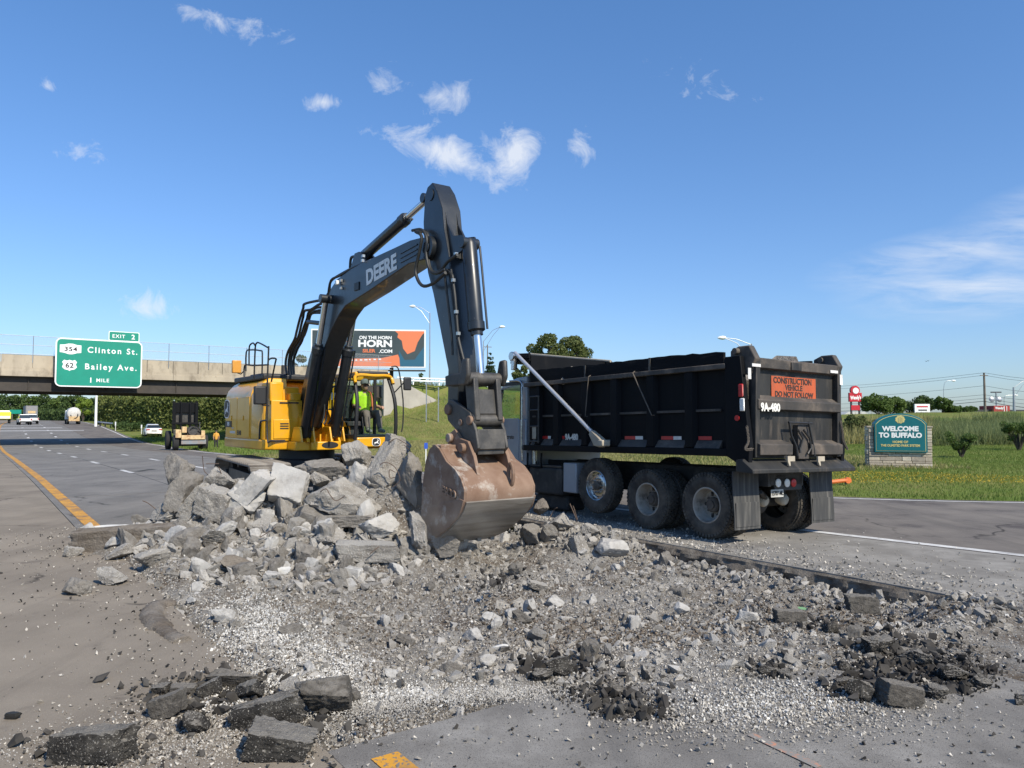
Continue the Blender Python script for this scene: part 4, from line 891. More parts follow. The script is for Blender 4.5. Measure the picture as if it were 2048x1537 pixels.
# reflective strips and fleet number on the side
def strip_on_side(xa, xb, red): MB().bb(xa, xb, 1.163, 1.168, 1.585, 1.645).build('reflective_strip', m_red if red else m_refl, body, 0)
for (px0, px1, px2) in ((310, 368, 390), (692, 722, 722), (960, 1040, 1098), (1240, 1332, 1395)):
    xa, xb, xc = (K.ony(*k4(p, 770), 1.165).x for p in (px0, px1, px2)); strip_on_side(xa, xb, True)
    if px2 > px1: strip_on_side(xb - .005, xc, False)
xa, xb = K.ony(*k4(458, 765), 1.165).x, K.ony(*k4(497, 765), 1.165).x; strip_on_side(xa, xb, True)
xa, xb = K.ony(*k5(135, 737), 1.165).x, K.ony(*k5(233, 737), 1.165).x; strip_on_side(xa, xb, True)
text('9A-480', .17, frame(K.ony(*k4(549, 750), 1.17), (-1, 0, 0), (0, 0, 1)), m_offw, body, bold=.008, xs=.82)

# --- corner posts
for sd in (1, -1):
    pp = [(-.44, 1.34), (-.86, 1.12), (-.9, 1.5), (-.74, 2.9), (-.44, 2.9)]
    MB().prism(pp, sd * 1.16, sd * 1.255).build('corner_post', m_tblack, body, 30, .01)
    MB().prism([(-.47, 2.9), (-.47, 3.0), (-.62, 3.06), (-.84, 3.06), (-.96, 2.85), (-.86, 2.6), (-.75, 2.6)], sd * 1.03, sd * 1.155).build('gate_hinge', m_tbeam, body, 30, .02)
    MB().cyl((-.62, sd * 1.0, 2.98), (-.62, sd * 1.24, 2.98), .05, n=12).build('hinge_pin', m_hub, body)
for (x, y, wz, wx, mt) in ((445, 370, .2, .055, m_red), (455, 475, .2, .055, m_clear)):
    p = K.ony(*k5(x, y), 1.26); MB().box(p, (wx * 1.6, .03, wz)).build('side_lamp', mt, body, 35, .02)
p = K.ony(*k5(420, 573), 1.26); MB().cyl(p, p + Vector((0, .015, 0)), .045, n=16).build('marker_lamp', m_red, body)

# --- tailgate (leans back towards the top)
def gx_(z): return -.80 - (z - 1.35) * .03
tg = MB()
tg.loft([[(gx_(z), -1.1, z), (gx_(z), 1.1, z), (gx_(z) + .06, 1.1, z), (gx_(z) + .06, -1.1, z)] for z in (1.3, 2.88)])
gate = tg.build('tailgate', m_tgate, tk, 35, .008)
def beam(z0, z1, d, slope, nm='gate_beam', y0=-1.08, y1=1.08):
    MB().prism([(gx_(z0) + .01, z0), (gx_(z0) - d, z0 + .02), (gx_(z1) - d, z1 - slope), (gx_(z1) + .01, z1)], y0, y1).build(nm, m_tbeam, gate, 30, .008)
beam(2.69, 2.88, .09, .02); beam(2.05, 2.30, .12, .09); beam(1.34, 1.60, .16, .08, 'gate_beam', .28, 1.08); beam(1.34, 1.60, .16, .08, 'gate_beam', -1.08, -.22)
for y in (1.07, -1.07): MB().loft([[(gx_(z) + .0, y - .05, z), (gx_(z), y + .05, z), (gx_(z) - .1, y + .05, z), (gx_(z) - .1, y - .05, z)] for z in (1.32, 2.86)]).build('gate_stile', m_tgate, gate, 30, .01)
GF = lambda u, v, off: frame(K.onx(u, v, off), (0, -1, 0), (0, 0, 1))
tx_ = gx_(2.5) - .012
a, b = K.onx(*k5(668, 262), tx_), K.onx(*k5(995, 455), tx_)
sg = MB().bb(tx_, tx_ + .008, b.y, a.y, b.z, a.z).build('warning_sign', m_osign, gate, 0)
for s_, (px, py), sz in (('CONSTRUCTION', (827, 306), .132), ('VEHICLE', (834, 355), .122), ('DO NOT FOLLOW', (838, 405), .122)):
    text(s_, sz, GF(*k5(px, py), tx_ - .003), m_sblk, sg, bold=.004, xs=.97)
tx2 = gx_(2.15) - .128
text('9A-480', .17, GF(*k5(663, 497), tx2), m_offw, gate, bold=.008, xs=.92)
for (x0, x1, y0, y1) in ((527, 590, 172, 200), (1100, 1155, 222, 247)):
    a, b = K.onx(*k5(x0, y0), gx_(2.8) - .1), K.onx(*k5(x1, y1), gx_(2.8) - .1); MB().bb(a.x - .004, a.x, b.y, a.y, b.z, a.z).build('reflective_strip', m_refl, gate, 0)
for (x0, x1, y0, y1) in ((497, 520, 205, 288), (1168, 1190, 255, 332)):
    a, b = K.onx(*k5(x0, y0), gx_(2.6) - .11), K.onx(*k5(x1, y1), gx_(2.6) - .11); MB().bb(a.x - .004, a.x, b.y, a.y, b.z, a.z).build('reflective_strip', m_refl, gate, 0)
for (x0, x1, mt) in ((612, 690, m_chipred), (690, 758, m_chipwht), (1015, 1055, m_chipwht), (1055, 1138, m_chipred)):
    a, b = K.onx(*k5(x0, 742), gx_(1.7) - .006), K.onx(*k5(x1, 767), gx_(1.7) - .006); MB().bb(a.x - .004, a.x, b.y, a.y, b.z, a.z).build('reflective_strip', mt, gate, 0)
a = K.onx(*k5(850, 198), gx_(2.78) - .1); MB().box(a, (.03, .26, .13)).build('gate_lamp_housing', m_tgate, gate, 35, .01)
# centre chute with latches and chains
cz = lambda x, y, d=.1: K.onx(*k5(x, y), gx_(1.8) - d)
chs = MB(); a, b = cz(845, 620, .05), cz(925, 850, .05); MB().bb(a.x - .05, a.x + .05, b.y, a.y, b.z - .05, a.z).build('coal_chute', m_tbeam, gate, 35, .01)
for pts in (((800, 605), (815, 700), (850, 780), (860, 850)), ((940, 600), (960, 700), (980, 800), (985, 850)), ((865, 660), (900, 720), (880, 800), (880, 830)), ((905, 660), (950, 720), (960, 790), (935, 835)), ((795, 605), (965, 612))):
    MB().tube([cz(*p, .14) for p in pts], .018, 6).build('chute_lever', m_blk, gate)
for (x, y) in ((810, 880), (1030, 880)):
    a = cz(x, y, .18); MB().prism([(-.09, .06), (.09, .06), (.09, -.02), (.05, -.09), (.02, -.09), (.03, -.02), (-.09, -.02)], -.015, .015).xf(Matrix.Translation(a) @ Matrix.Rotation(math.pi / 2, 4, 'Z')).build('chain_hook', m_beige, gate, 0)
def chain(pts, nm='safety_chain'):
    P_ = smooth_path(pts, 8); mb = MB()
    for i in range(len(P_) - 1):
        c = (P_[i] + P_[i + 1]) / 2; d = (P_[i + 1] - P_[i]).normalized(); o_ = d.orthogonal().normalized(); o_ = Matrix.Rotation((i % 2) * math.pi / 2 + .4, 3, d) @ o_
        mb.tube([c + d * .03 * math.cos(t) + o_ * .017 * math.sin(t) for t in np.linspace(0, 2 * math.pi, 9)], .006, 5)
    o = mb.build(nm, m_hub, gate); o['kind'] = 'stuff'
chain([cz(1175, 600, .12), cz(1190, 680, .14), cz(1195, 740, .14), cz(1225, 800, .16)]); chain([cz(490, 640, .16), cz(500, 740, .18), cz(480, 800, .18), cz(530, 800, .18)])
MB().prism([(-.7, 1.28), (-.8, 1.3), (-1.02, 1.14), (-1.02, 1.08), (-.7, 1.1)], -1.34, 1.34).build('apron', m_tgate, tk, 30, .01)
# --- rear end below the body
for sd in (1, -1):
    y0, y1 = (.68, 1.3) if sd > 0 else (-1.3, -.66)
    fl_ = MB().loft([[(-.62 - .015 * math.sin(z * 5), y0, z), (-.62 - .015 * math.sin(z * 5), y1, z), (-.605 - .015 * math.sin(z * 5), y1, z), (-.605 - .015 * math.sin(z * 5), y0, z)] for z in np.linspace(.2, 1.1, 7)]).build('mud_flap', m_flap, tk, 40)
    MB().prism([(y0 + .03, .24), (y1 - .03, .24), (y1 - .03, .62), (y0 + .03, .62)], -.642, -.632, 'yz').build('flap_insert', m_flap, fl_, 0, .004)
lb = MB().bb(-.62, -.56, -.42, .30, .77, .99).bb(-.62, -.58, .0, .26, .98, 1.03).build('lamp_bar', m_blk, tk, 35, .01)
for (x, y, mt) in ((718, 1048, m_clear), (783, 1048, m_clear), (830, 1047, m_red)):
    p = K.onx(*k5(x, y), -.625); MB().lathe([(.07, 0), (.066, -.012), (.05, -.018), (.0, -.02)], p, (1, 0, 0), 20).build('tail_lamp', mt, lb)
a, b = K.onx(*k5(665, 1098), -.63), K.onx(*k5(757, 1150), -.63)
lp = MB().bb(-.634, -.628, b.y, a.y, b.z, a.z).build('licence_plate', m_plate, tk, 0, .003)
text('15707-ML', .1, frame(((-.637), (a.y + b.y) / 2, (a.z + b.z) / 2), (0, -1, 0), (0, 0, 1)), m_blk, lp, bold=.002, xs=.72)

# --- cab
cp = [(5.28, 1.0), (5.28, 2.98), (5.7, 2.92), (6.2, 2.82), (6.42, 2.66), (6.62, 1.98), (6.66, 1.0)]
cb = MB().prism([(5.28, 1.0), (5.28, 2.02), (6.62, 2.02), (6.66, 1.0)], -1.08, 1.08).prism([(5.28, 2.84), (5.28, 2.98), (5.7, 2.96), (6.25, 2.84), (6.4, 2.72), (6.3, 2.72)], -1.06, 1.06).bb(5.28, 5.46, -1.06, 1.06, 2.0, 2.86)
cabt = cb.build('cab', m_cabgrey, tk, 35, .03, 3)
for sd in (1, -1):
    MB().prism([(6.32, 2.74), (6.4, 2.74), (6.62, 2.0), (6.52, 2.0)], sd * .98, sd * 1.06).build('windscreen_post', m_cabgrey, cabt, 30, .01)
    MB().bb(5.55, 6.46, sd * 1.078, sd * 1.095, 1.08, 2.04).build('door', m_cabgrey, cabt, 35, .012)
    MB().prism([(5.48, 2.04), (5.48, 2.84), (6.3, 2.76), (6.52, 2.04)], sd * 1.05, sd * 1.056).build('side_window', m_glass, cabt, 0)
    MB().tube(smooth_path([(5.36, sd * 1.12, 1.1), (5.36, sd * 1.14, 1.5), (5.36, sd * 1.14, 2.6), (5.45, sd * 1.12, 2.86), (5.9, sd * 1.11, 2.9)]), .022, 8).build('grab_handle', m_alu, cabt)
MB().bb(5.49, 5.54, 1.03, 1.07, 2.0, 2.86).bb(5.49, 6.3, 1.03, 1.07, 2.80, 2.88).build('window_frame', m_blk, cabt, 0)
MB().prism([(6.34, 2.72), (6.35, 2.73), (6.58, 2.03), (6.57, 2.02)], -.98, .98).build('windscreen', m_glass, cabt, 0)
MB().bb(5.6, 5.75, .3, .8, 1.9, 2.55).bb(5.6, 6.1, .3, .8, 1.75, 1.95).build('seat', m_seat, cabt, 35, .03)
MB().prism([(6.6, 1.0), (6.62, 1.98), (7.4, 1.86), (8.35, 1.66), (8.45, .75), (7.6, .75), (7.6, 1.05), (6.66, 1.05)], -.8, .8).build('hood', m_cabgrey, cabt, 35, .08, 3)
MB().lathe([(.0, 0), (.04, .0), (.05, .03), (.04, .09), (0, .1)], (5.9, .2, 2.94), (0, 0, 1), 12).build('roof_beacon', m_red, cabt)
MB().tube([(6.2, 1.1, 2.7), (6.6, 1.25, 2.74), (6.6, 1.35, 2.6)], .014).build('mirror_arm', m_blk, cabt)
MB().bb(6.56, 6.64, 1.26, 1.48, 1.9, 2.5).build('mirror', m_blk, cabt, 35, .03)
text('Concrete', .14, frame((6.0, 1.098, 1.62), (-1, 0, 0), (0, 0, 1)), m_hub, cabt, bold=.003)
MB().tube([(5.2, .9, 1.0), (5.2, .9, 3.2)], .06, 12).build('exhaust_stack', m_alu, cabt)
# load of broken concrete just showing above the boards
ld = np.random.default_rng(4); mbl = MB()
for k in range(70):
    c = Vector((ld.uniform(-.5, 4.6), ld.uniform(-.9, .9), 2.55 + ld.uniform(0, .3))); mbl.box(c, tuple(ld.uniform(.2, .55, 3)), Matrix.Rotation(ld.uniform(0, 6), 3, Vector(ld.normal(size=3)).normalized()))
lo_ = mbl.build('truck_load', m_load, None, 0); lo_.location = TO; lo_.rotation_euler = (TA[2], TA[1], TA[0])
tag(lo_, 'broken concrete heaped inside the black dump body', 'rubble', kind='stuff')
# ---------------------------------------------------------------- overpass
m_conc = material('beige_concrete', (.46, .395, .3), (.34, .29, .225), scale=.5, rough=.9, spec=.2, dirt=(.17, .14, .105), dscale=1.3, dlo=.5, dhi=.7, damt=.75, bump=.2, bscale=8, stretch=(1, 1, .45))
m_conc2 = material('abutment_concrete', (.42, .39, .34), (.33, .305, .265), scale=.4, rough=.9, spec=.2, dirt=(.25, .22, .18), dscale=.5, dlo=.52, dhi=.75, damt=.5)
m_girder = material('weathered_girder', (.058, .048, .04), (.04, .034, .03), scale=1, rough=.8)
m_galv = material('galvanised_steel', (.42, .43, .44), (.35, .36, .37), rough=.45, metal=.7)
m_wire = material('fence_wire', (.33, .34, .36), rough=.6, metal=.3)
m_green = material('sign_green', (.0, .25, .17), (.0, .22, .15), scale=1, rough=.5)
m_swhite = material('sign_white', (.8, .81, .8), rough=.5)
m_sblack = material('sign_black', (.015, .015, .016), rough=.5)
BA = math.atan2(BD.y, BD.x); BR = Local((B0.x, B0.y), BA)
br = empty('overpass', (B0.x, B0.y, 0), BA, 'beige concrete road overpass on brown steel girders crossing the highway', 'bridge')
x = -45.0
while x < 40:
    MB().bb(x, x + 2.46, 0, .3, 6.78, 8.06).build('parapet_panel', m_conc, br, 0, .02); x += 2.5
x = -45.0
while x < 37:
    MB().bb(x, x + 7.48, -.1, 12, 6.0, 6.55).build('deck_slab', m_conc, br, 0, .02); MB().bb(x, x + 7.48, -.04, 12, 6.55, 6.78).build('deck_kerb', m_conc, br, 0, .01); x += 7.5
MB().bb(-45, 40.4, 11.7, 12, 6.78, 8.06).build('far_parapet', m_conc, br, 0)
for k in range(5):
    y = .55 + k * 2.7
    g = MB().bb(-45, 39.4, y - .03, y + .03, 4.7, 6.0).bb(-45, 39.4, y - .2, y + .2, 4.61, 4.7).build('girder', m_girder, br, 0)
for k in range(13): MB().bb(-44 + k * 6.6, -43.96 + k * 6.6, .35, .52, 4.7, 6.0).build('stiffener', m_girder, br, 0)
# parapet fence
for k in range(18):
    xq = BR.ony(338 if k == 0 else 338, 700, -.05).x + (k - 10) * (BR.ony(418, 700, -.05).x - BR.ony(338, 700, -.05).x)
    if -44 < xq < 40.4: MB().cyl((xq, -.06, 7.3), (xq, -.06, 9.88), .035, n=6).build('fence_post', m_galv, br, 0)
for z in (8.12, 8.98, 9.86): MB().tube([(-45, -.06, z), (40.4, -.06, z)], .022, 6).build('fence_rail', m_galv, br)
wv = []; wf = []
for k in range(700):
    for sg in (-1, 1):
        a = -45 + k * .13; b = a + sg * 1.75
        if max(a, b) > 40.4 or min(a, b) < -45: continue
        i = len(wv); wv += [(a, -.05, 8.1), (a + .012, -.05, 8.1), (b + .012, -.05, 9.86), (b, -.05, 9.86)]; wf.append((i, i + 1, i + 2, i + 3))
o = link('chain_link_mesh', np_mesh('chain_link_mesh', wv, wf), m_wire, br); o['kind'] = 'stuff'
MB().bb(39.3, 40.6, -.2, 12.2, .5, 6.2).build('abutment', m_conc2, br, 0, .03)
MB().prism([(39.1, .6), (39.1, 7.0), (41.3, 7.0), (42.2, 6.4), (46.6, 4.4), (46.0, 2.2)], -.6, -.2).build('wing_wall', m_conc2, br, 0, .03)
# guard rail on the approach
gr = empty('guard_rail', (B0.x, B0.y, 0), BA, 'white guard rail along the top of the grass embankment', 'guard rail')
for k in range(19): MB().bb(41.4 + k * 1.9, 41.54 + k * 1.9, -.3, -.16, 6.3, 7.25).build('post', m_swhite, gr, 0)
for z in (7.1, 6.75): MB().bb(41, 76, -.38, -.3, z, z + .16).build('rail', m_swhite, gr, 0)

# ---------------------------------------------------------------- exit sign hung in front of the overpass
def B(u, v, y=-1.1): return BR.ony(u, v, y)
tl, br_ = B(111, 676), B(284, 776); sx0, sx1 = B(110.5, 720).x, B(284, 730).x; sz0, sz1 = B(196, 775).z, B(200, 680).z
sgn = empty('exit_sign', (B0.x, B0.y, 0), BA, 'large green exit sign for two streets mounted on the overpass', 'road sign')
def rrect(x0, x1, z0, z1, r, n=5):
    P = []
    for (cx, cz, a0) in ((x1 - r, z1 - r, 0), (x0 + r, z1 - r, 90), (x0 + r, z0 + r, 180), (x1 - r, z0 + r, 270)):
        for k in range(n + 1): a = rad(a0 + 90 * k / n); P.append((cx + r * math.cos(a), cz + r * math.sin(a)))
    return P
def panel(x0, x1, z0, z1, r, y, bw, par, nm):
    a = MB().prism(rrect(x0, x1, z0, z1, r), y, y + .05).build(nm, m_swhite, par, 0)
    MB().prism(rrect(x0 + bw, x1 - bw, z0 + bw, z1 - bw, r * .75), y - .02, y - .004).build('sign_face', m_green, a, 0); return a
pn = panel(sx0, sx1, sz0, sz1, .5, -1.1, .12, sgn, 'sign_panel')
tx0, tx1, tz1 = B(217.5, 672).x, B(279, 672).x, B(248, 664).z
panel(tx0, tx1, sz1 - .02, tz1, .12, -1.06, .07, sgn, 'exit_tab')
SF = lambda u, v, y=-1.13: frame(B(u, v, y), (1, 0, 0), (0, 0, 1))
cq = lambda x, y: (x / 4.452, 640 + y / 4.452)
ppm = (br_.x - tl.x) / 173 / 4.452 * 1.0
def stext(s_, x, y, h, mat=None, bold=.015, gap=1.22, xs=1.0, dy=-1.13): return text(s_, h * ppm * 1.38, SF(*cq(x, y), dy), mat or m_swhite, sgn, bold=bold, gap=gap, xs=xs, depth=.003)
stext('Clinton St.', 1005, 280, 58, gap=1.32, bold=.016, xs=.95); stext('Bailey Ave.', 990, 426, 58, gap=1.34, bold=.016, xs=.95); stext('1', 808, 540, 50, bold=.016); stext('MILE', 914, 542, 36, bold=.008, gap=1.2)
stext('EXIT', 1057, 149, 36, bold=.008, gap=1.2, dy=-1.10); stext('2', 1186, 157, 48, bold=.016, dy=-1.10)
sh = [(-.5, -.32), (-.5, .36), (-.3, .38), (-.1, .48), (.1, .48), (.3, .38), (.5, .36), (.5, -.32), (.3, -.36), (.08, -.48), (-.08, -.48), (-.3, -.36)]
MB().prism([(p[0] * 182 * ppm, p[1] * 108 * ppm) for p in sh], 0, .006, 'xy').xf(SF(*cq(629, 260), -1.126)).build('route_marker', m_swhite, sgn, 0)
stext('354', 630, 263, 42, m_sblack, .014, 1.1, 1.2, -1.138)
us = [(-.5, .3), (-.36, .5), (-.18, .42), (0, .5), (.18, .42), (.36, .5), (.5, .3), (.42, .1), (.5, -.16), (.34, -.36), (.1, -.42), (0, -.5), (-.1, -.42), (-.34, -.36), (-.5, -.16), (-.42, .1)]
MB().prism([(p[0] * 126 * ppm, p[1] * 108 * ppm) for p in us], 0, .006, 'xy').xf(SF(*cq(619, 406), -1.126)).build('route_marker', m_swhite, sgn, 0)
stext('62', 619, 408, 48, m_sblack, .014, 1.05, 1.05, -1.138)
for xq in (tl.x + 1.0, (tl.x + br_.x) / 2, br_.x - 1.0): MB().bb(xq - .06, xq + .06, -1.05, 0, sz1 - .9, sz1 - .8).bb(xq - .06, xq + .06, -1.05, -.97, sz0 + .2, sz1 - .1).build('bracket', m_galv, sgn, 0)

# ---------------------------------------------------------------- billboard
m_bb = material('billboard_slate', (.035, .055, .062), (.05, .07, .075), scale=.3, rough=.6)
m_bbo = material('billboard_orange', (.72, .2, .085), rough=.6)
m_bbb = material('billboard_blue', (.02, .11, .18), rough=.6)
m_bby = material('billboard_yellow', (.7, .6, .3), rough=.6)
BBY = 116.0; bl, brr = at(621, 735, BBY), at(851, 738, BBY + 1.5); tlb = at(622, 658, BBY)
bbd = empty('billboard', (bl.x, bl.y, 0), math.atan2(brr.y - bl.y, brr.x - bl.x), 'slate and orange billboard above the excavator cab, behind the overpass', 'billboard')
W_ = (brr - bl).to_2d().length; zb, zt = bl.z, tlb.z; PB = W_ / 230
gz = float(land(bl.x + 5, bl.y))
bp_ = MB().bb(0, W_, 0, .5, zb, zt).build('panel', m_swhite, bbd, 0, .02)
fr_ = .22
MB().bb(fr_, W_ - fr_, -.02, -.003, zb + fr_, zt - fr_).build('face', m_bb, bp_, 0)
bq = lambda x, y: ((580 + x / 6.827 - 621) * PB, zt - (500 + y / 6.827 - 658) * PB + (580 + x / 6.827 - 621) * PB * .045)
def bbpoly(pts, mat, nm, y): MB().prism([(min(max(q[0], fr_), W_ - fr_), min(max(q[1], zb + fr_), zt - fr_)) for q in (bq(*p) for p in pts)], y, y + .006).build(nm, mat, bp_, 0)
bbpoly([(1425, 1140), (1470, 1190), (1460, 1240), (1520, 1290), (1540, 1400), (1600, 1480), (1700, 1440), (1740, 1320), (1800, 1220), (1850, 1190), (1850, 1100)], m_bbo, 'orange_field', -.034)
bbpoly([(650, 1510), (1250, 1520), (1470, 1480), (1500, 1560), (1540, 1700), (650, 1700)], m_bbo, 'orange_band', -.034)
bbpoly([(1480, 1420), (1560, 1560), (1700, 1560), (1840, 1380), (1860, 1700), (1500, 1700)], m_bbb, 'blue_field', -.046)
def bt(s_, x, y, h, mat, bold=.02, xs=1.15): q = bq(x, y); text(s_, h / 6.827 * PB * 1.4, frame((q[0], -.05, q[1]), (1, 0, 0), (0, 0, 1)), mat, bp_, bold=bold, xs=xs, depth=.004)
bt('ON THE HORN', 1160, 1235, 44, m_swhite, .025, 1.05); bt('HORN', 1155, 1320, 92, m_swhite, .06, 1.25); bt('.COM', 1300, 1430, 46, m_swhite, .025); bt('SILER', 1070, 1415, 46, m_bbo, .025); bt('A', 740, 1400, 60, m_swhite, .05); bt("S", 800, 1310, 100, m_bbo, .07); bt('E', 815, 1205, 50, m_bby, .05)
for k in range(9):
    q = bq(700 + k * 62, 1535); MB().bb(q[0], q[0] + .28 + .1 * (k % 3), -.052, -.042, q[1] - .1, q[1] + .1).build('small_print', m_swhite, bp_, 0)
for xx in (W_ * .3, W_ * .7): MB().cyl((xx, .6, gz - 1), (xx, .6, zt - .3), .3, n=12).build('post', m_girder, bbd)
MB().bb(0, W_, -1.2, .45, zb - .55, zb - .4).build('catwalk', m_girder, bbd, 0)

# ---------------------------------------------------------------- lamp posts and poles
def lamp_post(u, vtop, Y, ul, vl, label, zbase=None, r=.11, truss=True):
    top = at(u, vtop, Y); zb_ = float(land(top.x, top.y)) if zbase is None else zbase
    e = empty('street_lamp', (top.x, top.y, zb_), 0, label, 'street lamp', 'lamp posts along the roads')
    hp = top.z - zb_; d = at(ul, vl, Y) - top
    MB().tube([(0, 0, 0), (0, 0, hp)], [r, r * .55], 10).build('pole', m_galv, e)
    if truss:
        MB().tube([(0, 0, hp - .1), (d.x * .5, 0, hp + d.z * .75), (d.x * .92, 0, hp + d.z)], .035, 6).build('upper_arm', m_galv, e)
        MB().tube([(0, 0, hp - 1.5), (d.x * .5, 0, hp + d.z * .45 - .2), (d.x * .9, 0, hp + d.z - .04)], .03, 6).build('lower_arm', m_galv, e)
    else: MB().tube(smooth_path([(0, 0, hp - .2), (d.x * .12, 0, hp + d.z * .7), (d.x * .45, 0, hp + d.z), (d.x * .92, 0, hp + d.z)]), .04, 6).build('upper_arm', m_galv, e)
    s_ = math.copysign(1, d.x)
    MB().lathe([(0, -.1), (.14, 0), (.2, .25), (.15, .55), (.05, .75), (0, .76)], (d.x * .85 + s_ * .1, 0, hp + d.z), (s_, 0, 0), 12).build('lamp_head', m_swhite, e)
    return e
lamp_post(860, 626, 101, 826, 613, 'lamp post right of the billboard with its arm reaching left', 6.3)
lamp_post(967, 682, 108, 1004, 654, 'lamp post behind the excavator stick with its arm reaching right', 6.3)
lamp_post(1503, 688, 72, 1444, 676, 'lamp post behind the truck tailgate with a long arm reaching left')
lamp_post(1887, 780, 150, 1906, 762, 'thin curved lamp post behind the white notice board', None, .08, False)
lamp_post(2027, 775, 105, 2062, 760, 'thick lamp post at the right edge of the picture', None, .2)
lamp_post(2008, 796, 140, 2030, 791, 'small curved lamp post left of the thick right hand pole', None, .08, False)
m_wood = material('pole_wood', (.2, .17, .14), (.14, .115, .095), rough=.9)
def util_pole(u, vt, Y, label, r=.16):
    t_ = at(u, vt, Y); zb_ = float(land(t_.x, t_.y)); e = empty('utility_pole', (t_.x, t_.y, zb_), .4, label, 'pole', 'utility poles')
    MB().tube([(0, 0, 0), (0, 0, t_.z - zb_)], [r, r * .7], 8).build('post', m_wood, e); MB().bb(-.9, .9, -.05, .05, t_.z - zb_ - .5, t_.z - zb_ - .38).build('crossarm', m_wood, e, 0); return t_
pA = util_pole(1968, 746, 118, 'tall wooden utility pole carrying wires, left of the red restaurant', .2)
pB = util_pole(975, 690, 150, 'slim pole beside the conifer behind the excavator stick')
pC = util_pole(289, 788, 190, 'utility pole above the hedge, left of the white house', .16)
pD = util_pole(338, 785, 190, 'utility pole beside the white house behind the hedge', .16)
for i, (vl, va, vr) in enumerate(((771, 746, 751), (776, 751, 757), (792, 772, 779), (803, 790, 792), (812, 797, 802), (818, 803, 812))):
    a = at(1560, vl + 6, 175); b_ = at(1968, va, 118); c = at(2240, vr + 10, 100)
    pts = [a.lerp(b_, t) - Vector((0, 0, 1.6 * 4 * t * (1 - t) * .35)) for t in np.linspace(0, 1, 9)] + [b_.lerp(c, t) - Vector((0, 0, .6 * 4 * t * (1 - t))) for t in np.linspace(0, 1, 6)][1:]
    o = MB().tube(pts, .022 if i < 5 else .04, 5).build('overhead_wire', m_sblack, None)
    tag(o, ['topmost wire on the tall utility pole', 'second wire from the top of the tall utility pole', 'third wire from the top of the tall utility pole', 'fourth wire from the top of the tall utility pole', 'fifth wire from the top of the tall utility pole', 'thick lowest cable on the tall utility pole'][i], 'wire', 'overhead wires')
ga = at(193, 786, 128); gz_ = float(land(ga.x, ga.y))
gnt = empty('sign_gantry', (ga.x, ga.y, gz_), 0, 'pale cantilever sign gantry post beyond the overpass', 'gantry')
MB().tube([(0, 0, 0), (0, 0, ga.z - gz_ + 3)], [.22, .16], 10).build('post', m_swhite, gnt); MB().tube([(0, 0, ga.z - gz_ + .0), (-9, 0, ga.z - gz_ + .3)], .1, 6).tube([(0, 0, ga.z - gz_ + .7), (-9, 0, ga.z - gz_ + .7)], .1, 6).build('truss_arm', m_swhite, gnt)

# ---------------------------------------------------------------- welcome sign
m_teal = material('teal_board', (.0, .135, .155), (.0, .12, .14), scale=2, rough=.5)
m_gold = material('gold_print', (.62, .52, .2), rough=.5)
stone_m = [material('wall_stone_%d' % k, c, tuple(q * .72 for q in c), scale=9, rough=.9, bump=.5, bscale=20, bdist=.02) for k, c in enumerate(((.56, .48, .37), (.48, .41, .32), (.62, .55, .44), (.4, .345, .275)))]
m_mortar = material('mortar', (.27, .24, .2), rough=1)
WY = 27.5; wa, wb = at(1735, 938, WY), at(1866, 940, WY - .4)
cw7 = lambda x, y: (1700 + x / 5.885, 740 + y / 5.885)
WA = math.atan2(wb.y - wa.y, wb.x - wa.x) - .13; WF = Local((wa.x, wa.y), WA)
wz = float(land(wa.x + 1, wa.y + .2)); 
ws = empty('welcome_sign', (wa.x, wa.y, 0), WA, 'teal welcome sign with arched top set in a pale stone wall on the lawn', 'sign')
WP = lambda x, y, yy=0.0: WF.ony(*cw7(x, y), yy)
X0w, X1w = WP(222, 1000).x, WP(970, 1000).x; zt_ = WP(500, 680).z; zb_ = WP(500, 1180).z - .15; pw0 = WP(285, 900).x; pw1 = WP(905, 900).x; zbb = WP(600, 972).z
MB().bb(X0w + .02, X1w - .02, .05, .62, zb_, zbb + .02).bb(X0w + .02, pw0, .05, .62, zbb, zt_ - .02).bb(pw1, X1w - .02, .05, .62, zbb, zt_ - .02).build('wall_core', m_mortar, ws, 0)
rs = random.Random(5)
def stones(x0, x1, z0, z1, yf, axis=0, d=.09):
    z = z0
    while z < z1 - .03:
        hh = min(rs.choice((.09, .12, .15)), z1 - z); xx = x0
        while xx < x1 - .02:
            ln = min(rs.uniform(.28, .75), x1 - xx)
            if x1 - xx - ln < .12: ln = x1 - xx
            pr = rs.uniform(.0, .03)
            mb = MB()
            if axis == 0: mb.bb(xx + .006, xx + ln - .006, yf - pr, yf + d, z + .006, z + hh - .006)
            else: mb.bb(yf - pr, yf + d, xx + .006, xx + ln - .006, z + .006, z + hh - .006)
            mb.build('stone', rs.choice(stone_m), ws, 0, .008, 1); xx += ln
        z += hh
stones(X0w, X1w, zb_, zbb, 0.0); stones(X0w, pw0 - .01, zbb, zt_, 0.0); stones(pw1 + .01, X1w, zbb, zt_, 0.0)
stones(.02, .62, zb_, zt_, X0w - .04, 1, .06)
MB().bb(X0w - .05, pw0, -.04, .66, zt_, zt_ + .05).build('cap_stone', stone_m[3], ws, 0, .01); MB().bb(pw1, X1w + .03, -.04, .66, zt_, zt_ + .05).build('cap_stone', stone_m[3], ws, 0, .01)
a, b = WP(465, 1145, -.035), WP(737, 1165, -.035); MB().bb(a.x, b.x, -.045, -.03, b.z, a.z).build('vent_slot', m_girder, ws, 0)
def arch(x0, x1, z0, zs, zt, n=14): return [(x0, z0)] + [(x0 + (x1 - x0) * k / n, zs + (zt - zs) * (1 - (2 * k / n - 1) ** 2) ** .75) for k in range(n + 1)] + [(x1, z0)]
